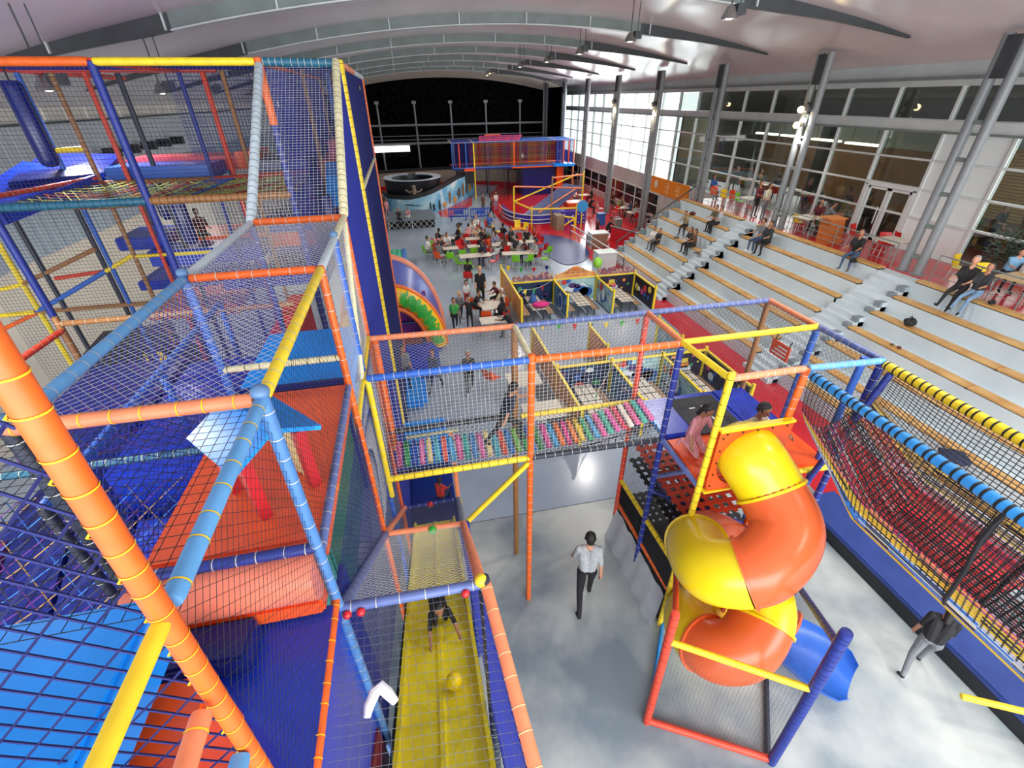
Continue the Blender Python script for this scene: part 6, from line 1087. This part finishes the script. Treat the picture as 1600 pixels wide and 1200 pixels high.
table(13.16, 36.15, 0.006, 1.0, 0.7, 0.1, 'white', 'white table by the ramp on the red floor')
table(14.73, 39.47, 0.006, 1.0, 0.7, 0.1, 'white', 'farther white table by the ramp')
person('person in black at the white table by the ramp', 'sit_table', (13.78, 35.44, 0.006), 0.84, 0.95, ('black', 'black', 'black', 'm', 'k'))
person('person in white behind the ramp tables', 'sit', (13.73, 38.99, 0.006), 1.07, 0.95, ('white', 'black', 'black', 'm', 'k'))
person('person in pink at the far table by the ramp', 'sit', (14.55, 41.90, 0.006), -0.24, 0.95, ('pink', 'black', 'black', 'm', 'k'))
person('person in red seated inside the ramp railing', 'sit', (12.75, 37.73, 0.006), 1.00, 0.95, ('red', 'black', 'black', 'm', 'k'))
person('person in olive seated inside the ramp railing', 'sit', (12.80, 39.26, 0.006), 0.22, 0.95, ('olive', 'black', 'black', 'm', 'k'))
person('person in maroon at the table beside the second far column', 'sit', (16.10, 36.63, 0.006), 0.10, 0.95, ('maroon', 'black', 'black', 'm', 'k'))
person('person in khaki beside the second far column', 'sit_table', (16.10, 34.73, 0.006), -0.28, 0.95, ('khaki', 'black', 'black', 'm', 'k'))
person('person in blue near the red edged table', 'sit', (16.20, 33.16, 0.006), -2.42, 0.95, ('denim', 'black', 'black', 'm', 'k'))
person('person in brown seated below the notice board', 'sit_table', (16.27, 32.54, 0.006), -0.56, 0.95, ('brown', 'black', 'black', 'm', 'k'))
person('person in black seated below the notice board', 'sit', (16.30, 31.11, 0.006), 1.25, 0.95, ('black', 'black', 'black', 'm', 'k'))
person('person in pale grey near the trolley', 'sit', (15.70, 31.29, 0.006), -3.09, 0.95, ('lgrey', 'black', 'black', 'm', 'k'))
person('dark clad person at the far end of the ramp tables', 'sit', (15.33, 39.07, 0.006), -2.15, 0.95, ('black', 'black', 'black', 'm', 'k'))
chair(14.47, 34.90, 0.006, 1.6, 'white', 'white chair with its back to the second far column')
chair(15.08, 33.36, 0.006, -1.0, 'red', 'red chair under the table beside the blue bin')
chair(16.81, 38.36, 0.006, 0.6, 'red', 'red chair next to the second far column')
chair(1.28, 27.94, 0.004, 1.87, 'orange', 'orange chair under the person in a black top at the back left cafe table', 0.98)
chair(1.12, 26.90, 0.004, 0.72, 'green', 'lime chair under the person in a pink top at the left cafe table, back turned', 0.98)
chair(0.66, 26.21, 0.004, 1.31, 'green', 'lime chair under the person in a white top, far left edge of the cafe', 0.98)
chair(1.23, 25.06, 0.004, 2.47, 'orange', 'orange chair under the person in a grey top at the front left cafe table', 0.98)
chair(1.82, 27.03, 0.004, 0.09, 'red', 'red chair under the person in a white top at the back left cafe table, bending', 0.98)
chair(2.64, 28.43, 0.004, -1.23, 'white', 'pale chair under the person in a black top at the back left cafe table, leaning', 0.98)
chair(1.27, 26.30, 0.004, 1.29, 'red', 'red chair under the person in a dark grey top, between the two left cafe tables', 0.98)
chair(3.25, 28.51, 0.004, 2.64, 'red', 'red chair under the person in a pink top, back of the crowd, left', 0.98)
chair(3.78, 29.84, 0.004, -0.29, 'red', 'red chair under the person in a white top, back of the crowd, bending over a', 0.98)
chair(4.15, 30.87, 0.004, -0.33, 'red', 'red chair under the person in a white top, very back of the crowd', 0.98)
chair(4.19, 27.67, 0.004, -1.45, 'green', 'lime chair under the person in a dark grey top, middle of the crowd', 0.98)
chair(4.04, 28.27, 0.004, -1.13, 'white', 'pale chair under the person in a cream top, centre of the crowd, light top', 0.98)
chair(4.12, 27.05, 0.004, -0.84, 'red', 'red chair under the person in a black top, centre of the crowd, upright', 0.98)
chair(4.72, 27.18, 0.004, -2.04, 'white', 'pale chair under the person in a cream top, right of the crowd centre', 0.98)
chair(3.73, 25.23, 0.004, -2.86, 'orange', 'orange chair under the person in a navy top at the red centre table, left side', 0.98)
chair(3.69, 24.61, 0.004, -0.74, 'red', 'red chair under the person in a navy top at the red centre table, right side', 0.98)
chair(4.46, 26.54, 0.004, 0.97, 'orange', 'orange chair under the person in a lilac top at the table with thin legs', 0.98)
chair(5.38, 28.11, 0.004, 2.40, 'red', 'red chair under the person in a black top, left of the orange sided table', 0.98)
chair(5.69, 27.29, 0.004, 0.61, 'red', 'red chair under the person in a dark grey top, behind the thin legged table, right', 0.98)
chair(4.95, 25.27, 0.004, -2.83, 'red', 'red chair under the person in a brown top, right end of the thin legged table', 0.98)
chair(5.56, 25.19, 0.004, -2.51, 'white', 'pale chair under the person in a dark grey top, near the orange sided table, leaning', 0.98)
chair(6.61, 26.88, 0.004, -0.24, 'green', 'lime chair under the person in a black top, right of the orange sided table', 0.98)
chair(7.20, 27.08, 0.004, -0.66, 'red', 'red chair under the person in a red top, rightmost cafe tables by the mat', 0.98)
chair(6.08, 24.46, 0.004, -1.49, 'white', 'pale chair under the person in a maroon top at the front right table, far side', 0.98)
chair(6.43, 23.95, 0.004, -1.50, 'red', 'red chair under the person in a pale grey top at the front right table, right', 0.98)
chair(5.05, 31.22, 0.004, 0.65, 'red', 'red chair under the person in a blue top, back right of the crowd', 0.98)
chair(2.35, 21.43, 0.004, 2.88, 'red', 'red chair under the person in a black top, in front of the long white table', 0.98)
chair(2.15, 17.67, 0.004, 0.83, 'orange', 'orange chair under the man in black at the table by the booth wall, left side', 0.91)
chair(3.29, 17.56, 0.004, -1.01, 'orange', 'orange chair under the person in a pale headscarf by the booth wall', 0.87)
chair(3.30, 18.50, 0.004, -1.30, 'white', 'pale chair under the person in red and black against the booth wall', 0.87)
chair(3.10, 16.55, 0.004, -2.61, 'red', 'red chair under the woman in black with dark hair beside the headscarf', 0.86)
chair(3.20, 15.42, 0.004, -1.99, 'red', 'red chair under the person in black bent over the nearest table by the booth wall', 0.87)
chair(13.78, 35.44, 0.006, 0.84, 'red', 'red chair under the person in black at the white table by the ramp', 0.98)
chair(13.73, 38.99, 0.006, 1.07, 'red', 'red chair under the person in white behind the ramp tables', 0.98)
chair(14.55, 41.90, 0.006, -0.24, 'red', 'red chair under the person in pink at the far table by the ramp', 0.98)
chair(12.75, 37.73, 0.006, 1.00, 'red', 'red chair under the person in red inside the ramp railing', 0.98)
chair(12.80, 39.26, 0.006, 0.22, 'red', 'red chair under the person in olive inside the ramp railing', 0.98)
chair(16.10, 36.63, 0.006, 0.10, 'red', 'red chair under the person in maroon at the table beside the second far column', 0.98)
chair(16.10, 34.73, 0.006, -0.28, 'green', 'lime chair under the person in khaki beside the second far column', 0.98)
chair(16.20, 33.16, 0.006, -2.42, 'green', 'lime chair under the person in blue near the red edged table', 0.98)
chair(16.27, 32.54, 0.006, -0.56, 'red', 'red chair under the person in brown below the notice board', 0.98)
chair(16.30, 31.11, 0.006, 1.25, 'orange', 'orange chair under the person in black below the notice board', 0.98)
chair(15.70, 31.29, 0.006, -3.09, 'red', 'red chair under the person in pale grey near the trolley', 0.98)
chair(15.33, 39.07, 0.006, -2.15, 'red', 'red chair under the dark clad person at the far end of the ramp tables', 0.98)
# ================================================================ terrace and deck
def bag(label, loc, d, c):
    g = MB(); n, m_ = 14, 8; rnd = random.Random(label)
    for i in range(m_+1):
        a = math.pi*i/m_
        for j in range(n):
            b = 2*math.pi*j/n; k = 1+0.13*math.sin(3*b+i)+0.08*rnd.uniform(-1, 1); g.v.append((d[0]*0.5*k*math.sin(a)*math.cos(b), d[1]*0.5*k*math.sin(a)*math.sin(b), max(0, d[2]*0.5*(1+math.cos(a)*k*0.95))))
    g.f = [[i*n+j, (i+1)*n+j, (i+1)*n+(j+1) % n, i*n+(j+1) % n] for i in range(m_) for j in range(n)]; g.mi = [0]*len(g.f)
    o = thing('bag' if 'bag' in label or 'pouch' in label else 'jacket' if 'jacket' in label else 'scarf' if 'scarf' in label else 'small_item', label, 'bag' if 'bag' in label or 'pouch' in label else 'clothing' if 'jacket' in label or 'scarf' in label else 'item', loc, 0.4); g.build('body', cm_(c), o)
    if 'bag' in label: g = MB(); g.path([(-d[0]*0.35, 0, d[2]*0.7), (-d[0]*0.2, 0.03, d[2]*1.15), (d[0]*0.2, 0.03, d[2]*1.15), (d[0]*0.35, 0, d[2]*0.7)], 0.012, 6); g.build('strap', cm_('charcoal'), o)
person('man in a grey shirt and dark trousers sitting beside the aisle', 'sit', (13.95, 16.41, 2.25), -1.57, 0.95, ('grey', 'denim', 'white', 'm', 'k'))
person('man in a dark jacket sitting next to the man in grey', 'sit', (13.95, 16.00, 2.25), -1.42, 0.95, ('charcoal', 'black', 'black', 'm', 'k'))
person('hunched person in an olive jacket sitting alone on the far block', 'sit_table', (13.35, 21.06, 1.86), -0.97, 0.85, ('khaki', 'black', 'black', 'm', 'k'))
person('woman in black sitting in a pair low on the far block', 'sit_long', (12.75, 19.49, 1.43), -1.37, 0.85, ('charcoal', 'black', 'black', 'm', 'b'))
person('woman in brown sitting in a pair low on the far block', 'sit_long', (12.75, 19.11, 1.43), -1.77, 0.85, ('brown', 'black', 'black', 'm', 'b'))
person('person in dark clothes sitting in a pair high on the far block', 'sit', (13.95, 19.66, 2.29), -1.37, 0.85, ('olive', 'black', 'black', 'm', 'k'))
person('person in a pale top sitting in a pair high on the far block', 'sit_back', (13.95, 19.44, 2.29), -1.57, 0.85, ('lgrey', 'black', 'black', 'm', 'k'))
person('person in black sitting at the far corner of the terrace', 'sit_back', (12.15, 21.39, 1.03), -1.27, 0.80, ('black', 'black', 'black', 'm', 'k'))
person('person in a white top sitting at the far corner of the terrace', 'sit', (12.15, 21.80, 1.03), -1.07, 0.80, ('white', 'grey', 'black', 'm', 'k'))
person('person in black with dark jeans sitting on the top bench of the middle block', 'sit', (14.55, 12.57, 2.68), -1.27, 0.95, ('black', 'denim', 'brown', 'm', 'k'))
person('bald man in black sitting with outstretched legs on the nearest block', 'sit_stretch', (14.55, 9.10, 2.70), -1.32, 0.98, ('black', 'black', 'black', 'l', 'g'))
person('woman in a cap and jeans sitting beside the bald man', 'sit_stretch', (14.55, 8.71, 2.72), -1.47, 0.92, ('charcoal', 'ldenim', 'black', 'm', 'k'))
bag('black duffel bag lying on a pine bench of the nearest block', (13.35, 9.10, 2.23), (0.42, 0.28, 0.22), 'black')
bag('small dark green item left on the seating step', (12.75, 8.86, 1.80), (0.12, 0.08, 0.05), 'olive')
bag('small maroon pouch left on the seating step', (12.75, 8.65, 1.80), (0.14, 0.1, 0.07), 'maroon')
bag('black bag beside the person in black on the middle block', (14.20, 12.23, 3.01), (0.25, 0.2, 0.14), 'black')
bag('maroon bag lying at the top of the far block', (13.95, 21.60, 2.66), (0.35, 0.3, 0.14), 'maroon')
bag('crumpled grey jacket lying on a far block bench', (12.75, 20.74, 1.80), (0.34, 0.25, 0.1), 'grey')
bag('dark shoes and bag on the top bench of the nearest block', (14.55, 8.27, 3.09), (0.3, 0.16, 0.1), 'black')
bag('dark navy jacket heaped on the terrace behind the net bridge', (11.07, 5.39, 0.86), (0.45, 0.6, 0.25), 'navy')
bag('patterned scarf lying below the pair of women', (12.46, 18.31, 1.72), (0.2, 0.4, 0.05), 'brown')
chair(16.50, 12.71, 3.02, 1.20, 'red', 'red chair standing alone by the white panels', 0.9)
chair(15.74, 12.62, 3.02, -0.40, 'red', 'red chair beside the double glass door', 0.9)
chair(15.84, 13.89, 3.02, 0.30, 'red', 'red chair behind the orange stand on the deck', 0.9)
chair(15.66, 15.43, 3.02, 0.80, 'red', 'red chair at the deck railing, left of the orange stand', 0.9)
chair(15.39, 9.21, 3.02, -0.30, 'yellow', 'yellow chair behind the woman in the cap', 0.9)
chair(15.30, 16.12, 3.02, 1.40, 'yellow', 'yellow chair at the far end of the deck railing', 0.9)
chair(15.61, 10.01, 3.02, 0.20, 'yellow', 'yellow chair partly hidden behind the bald man', 0.9)
chair(15.76, 20.56, 3.02, 0.40, 'green', 'lime chair behind the far railing', 0.9)
chair(15.98, 21.34, 3.02, 0.20, 'orange', 'orange chair behind the far railing, right one', 0.9)
chair(15.64, 22.53, 3.02, -0.20, 'orange', 'orange chair behind the far railing, left one', 0.9)
chair(15.66, 21.61, 3.02, 0.10, 'yellow', 'yellow chair between the orange chairs', 0.9)
table(15.40, 8.40, 3.02, 0.9, 0.8, 0.1, 'wood', 'pale wooden table behind the railing at the right edge')
table(15.40, 15.81, 3.02, 0.9, 0.8, 0.1, 'white', 'white table between the chairs on the deck')
table(15.54, 12.26, 3.02, 0.9, 0.8, 0.1, 'white', 'small white table by the glass door')
table(15.66, 19.87, 3.02, 0.9, 0.8, 0.1, 'white', 'white table behind the far railing')
person('person in a light blue shirt at the table on the right edge', 'sit_table', (16.15, 9.24, 3.02), -0.60, 0.88, ('sky', 'black', 'black', 'l', 'k'))
person('person in white at the right edge of the picture', 'sit', (16.13, 8.87, 3.02), 1.00, 0.88, ('white', 'black', 'black', 'm', 'k'))
person('person in maroon seated behind the deck railing', 'sit', (16.15, 16.17, 3.02), -1.00, 0.88, ('maroon', 'black', 'black', 'm', 'k'))
person('person in grey seated behind the deck railing', 'sit_table', (16.15, 15.86, 3.02), 0.80, 0.88, ('grey', 'black', 'black', 'm', 'k'))
person('person in a dark red top standing behind the far railing', 'stand2', (15.40, 18.99, 3.02), 0.00, 0.88, ('maroon', 'black', 'black', 'm', 'k'))
person('person in a pale vest standing behind the far railing', 'stand', (15.40, 18.41, 3.02), 0.40, 0.88, ('cream', 'grey', 'black', 'm', 'k'))
person('person in blue seated at the far end of the deck', 'sit', (15.97, 23.36, 3.02), 0.20, 0.88, ('blue', 'black', 'black', 'm', 'k'))
# orange stand, plants, red kiosk wall, dark sofa, bin, trolley
o = thing('display_stand', 'orange wooden display stand behind the deck railing', 'stand', (15.35, 14.55, 3.02)); g = MB(); g.slab([(-0.35, -0.3, 0), (0.35, -0.3, 0), (0.3, -0.15, 0.85), (-0.3, -0.15, 0.85)], 0.5); g.build('body', M('stand_orange', '#b8642a', 0.5, 0.1, 4), o, smooth=False); g = MB(); g.bb((-0.36, -0.2, 0.85), (0.36, 0.4, 0.89)); g.build('stand_top', M('stand_top', '#c87a3a', 0.5, 0.1), o, smooth=False)
def plant(loc, h, label, n):
    o = thing('potted_plant', label, 'plant', loc); g = MB(); g.lathe([(0, 0), (0.14, 0), (0.18, 0.28), (0.15, 0.28), (0, 0.25)], (0, 0, 0), 14); g.build('pot', M('pot_grey', '#5a5a58', 0.6, 0.1), o); g = MB(); g.tube((0, 0, 0.2), (0.02, 0, h*0.6), 0.02, 6, 0.012); g.build('stem', M('stem_brown', '#4a3a28', 0.8, 0.1), o)
    g = MB(); rnd = random.Random(label)
    for i in range(n):
        a = rnd.uniform(0, 6.28); z = h*rnd.uniform(0.35, 0.95); r_ = h*0.3*math.sqrt(rnd.random()); c = V3((r_*math.cos(a), r_*math.sin(a), z)); d = V3((math.cos(a), math.sin(a), rnd.uniform(-0.5, 0.6))).normalized(); s_ = d.cross(V3((0, 0, 1))).normalized(); L = 0.13
        g.add([c, c+d*L*0.5+s_*0.04, c+d*L, c+d*L*0.5-s_*0.04], [(0, 1, 2, 3)])
    tag(g.build('foliage', M('leaf_dark' if n > 200 else 'leaf_light', '#1c3a22' if n > 200 else '#5aa03a', 0.6, 0.25, 10), o, smooth=False), kind='stuff')
plant((16.7, 9.8, 3.02), 1.5, 'dark leafy potted plant in front of the glazing at the right edge', 420); plant((15.6, 15.6, 3.02), 0.7, 'small light green potted plant on the deck', 90)
rk = thing('red_kiosk_wall', 'curved low red wall around the far corner of the terrace', 'wall'); kp = spl([(12.2, 27.4), (13.0, 25.6), (14.0, 24.9), (15.0, 25.4), (15.6, 27.0)], 14); wallcurve(rk, kp, 0, 0.85, M('kiosk_red', '#b81e2a', 0.3, 0.06), 'wall_face', 0.1); wallcurve(rk, kp, 0.85, 0.9, STEELD, 'coping', 0.14)
o = thing('dark_sofa', 'dark brown padded sofa below the orange notice board', 'sofa', (15.9, 27.8, 0), 0.3); pad(o, (-0.4, -0.8, 0), (0.4, 0.8, 0.4), vinyl('sofa', '#3a302e', 0.5), 'seat', 0.06); pad(o, (0.25, -0.8, 0.4), (0.5, 0.8, 1.1), vinyl('sofa', '#3a302e', 0.5), 'backrest', 0.06)
for k, (x, y) in enumerate([(14.6, 26.2), (15.0, 26.9)]):
    o = thing('steel_trolley', ['steel wire trolley inside the red kiosk wall, nearer one', 'steel wire trolley inside the red kiosk wall, farther one'][k], 'trolley', (x, y, 0)); g = MB()
    for z in (0.35, 0.6, 0.95): g.path([(-0.3, -0.2, z), (0.3, -0.2, z), (0.3, 0.2, z), (-0.3, 0.2, z)], 0.015, 5, closed=True)
    g.build('shelf_frame', STEELW, o)
    for a in (-0.3, 0.3):
        for b in (-0.2, 0.2): g = MB(); g.tube((a, b, 0), (a, b, 1.1), 0.015, 5); g.build('leg', STEELW, o)
o = thing('recycling_bin', 'blue bin beside a white table on the red floor', 'bin', (13.2, 31.6, 0)); g = MB(); g.slab([(-0.25, -0.25, 0.75), (0.25, -0.25, 0.75), (0.25, 0.25, 0.75), (-0.25, 0.25, 0.75)], 0.75); g.build('body', M('bin_blue', '#2a68b8', 0.4, 0.08), o, smooth=False); g = MB(); g.bb((-0.28, -0.28, 0.75), (0.28, 0.28, 0.8)); g.build('lid', M('bin_lid', '#1c4a90', 0.4, 0.05), o, smooth=False)
o = thing('grey_trolley', 'grey upright trolley pushed across the red floor', 'trolley', (13.35, 29.0, 0), 0.3); g = MB(); g.bb((-0.25, -0.15, 0.1), (0.25, 0.15, 0.95)); g.build('body', M('trolley_grey', '#7a8280', 0.5, 0.1), o, smooth=False)
for x in (-0.18, 0.18): g = MB(); g.lathe([(0, -0.03), (0.1, -0.03), (0.1, 0.03), (0, 0.03)], (0, 0, 0), 12); w_ = g.build('wheel', VK, o); w_.rotation_euler = (PI/2, 0, 0); w_.location = (x, 0, 0.1)
g = MB(); g.path([(-0.25, 0.15, 0.9), (-0.3, 0.3, 1.0), (0.3, 0.3, 1.0), (0.25, 0.15, 0.9)], 0.02, 6); g.build('handle', STEELW, o)
# orange sign board on the terrace seen through the tower net
o = thing('sign_board', 'small orange warning board hanging on the tower net', 'sign', (5.37, 5.25, 4.42)); g = MB(); g.bb((-0.01, -0.19, -0.12), (0.01, 0.19, 0.12)); g.build('board', M('warning_orange', '#e0562a', 0.5, 0.08), o, smooth=False); g = MB()
for i in range(3): g.bb((-0.014, -0.15, -0.08+i*0.06), (-0.011, 0.15-0.05*i, -0.055+i*0.06))
tag(g.build('printed_lines', VW, o, smooth=False), kind='stuff')
for y in (-0.15, 0.15): g = MB(); g.tube((0, y, 0.11), (0.03, y, 0.2), 0.01, 5); g.build('clip', tie('black'), o)
# low black bag on the floor by the blue barriers
bag('black bag on the floor in front of the blue barriers', (3.3, 33.9, 0.0), (0.5, 0.3, 0.2), 'black')

for k, (x, y, pose, c, w_) in enumerate([(1.6, 16.6, 'sit', 'black', 'nearest the door'), (2.2, 17.9, 'sit_table', 'maroon', 'second from the door'), (1.5, 19.2, 'sit', 'charcoal', 'third from the door'), (2.3, 20.6, 'sit_long', 'black', 'fourth from the door'), (1.7, 22.2, 'sit_table', 'navy', 'fifth from the door'), (2.0, 24.0, 'sit', 'brown', 'sixth from the door'), (1.8, 25.6, 'sit', 'black', 'farthest from the door'), (2.4, 12.2, 'stand2', 'black', 'behind the white panels')]):
    person('diner in %s inside the cafe behind the glass, %s' % ({'charcoal': 'dark grey'}.get(c, c), w_), pose, (XR+x, y, 2.955), [0.8, -1.9, 1.5, -0.6, 2.2, 0.3, -1.2, 0.0][k], 0.95, (c, 'black', 'black', 'm', 'k'))
    if pose.startswith('sit'): chair(XR+x, y, 2.955, [0.8, -1.9, 1.5, -0.6, 2.2, 0.3, -1.2, 0.0][k], 'red', 'dark red chair under the cafe diner %s' % w_, 1.0)
for k, y in enumerate((17.2, 19.9, 21.4, 23.1, 24.8)): table(XR+1.95, y, 2.955, 0.8, 0.7, 0.0, 'wood', 'wooden cafe table behind the glass, %s from the door' % ['first', 'second', 'third', 'fourth', 'fifth'][k], 0.72)
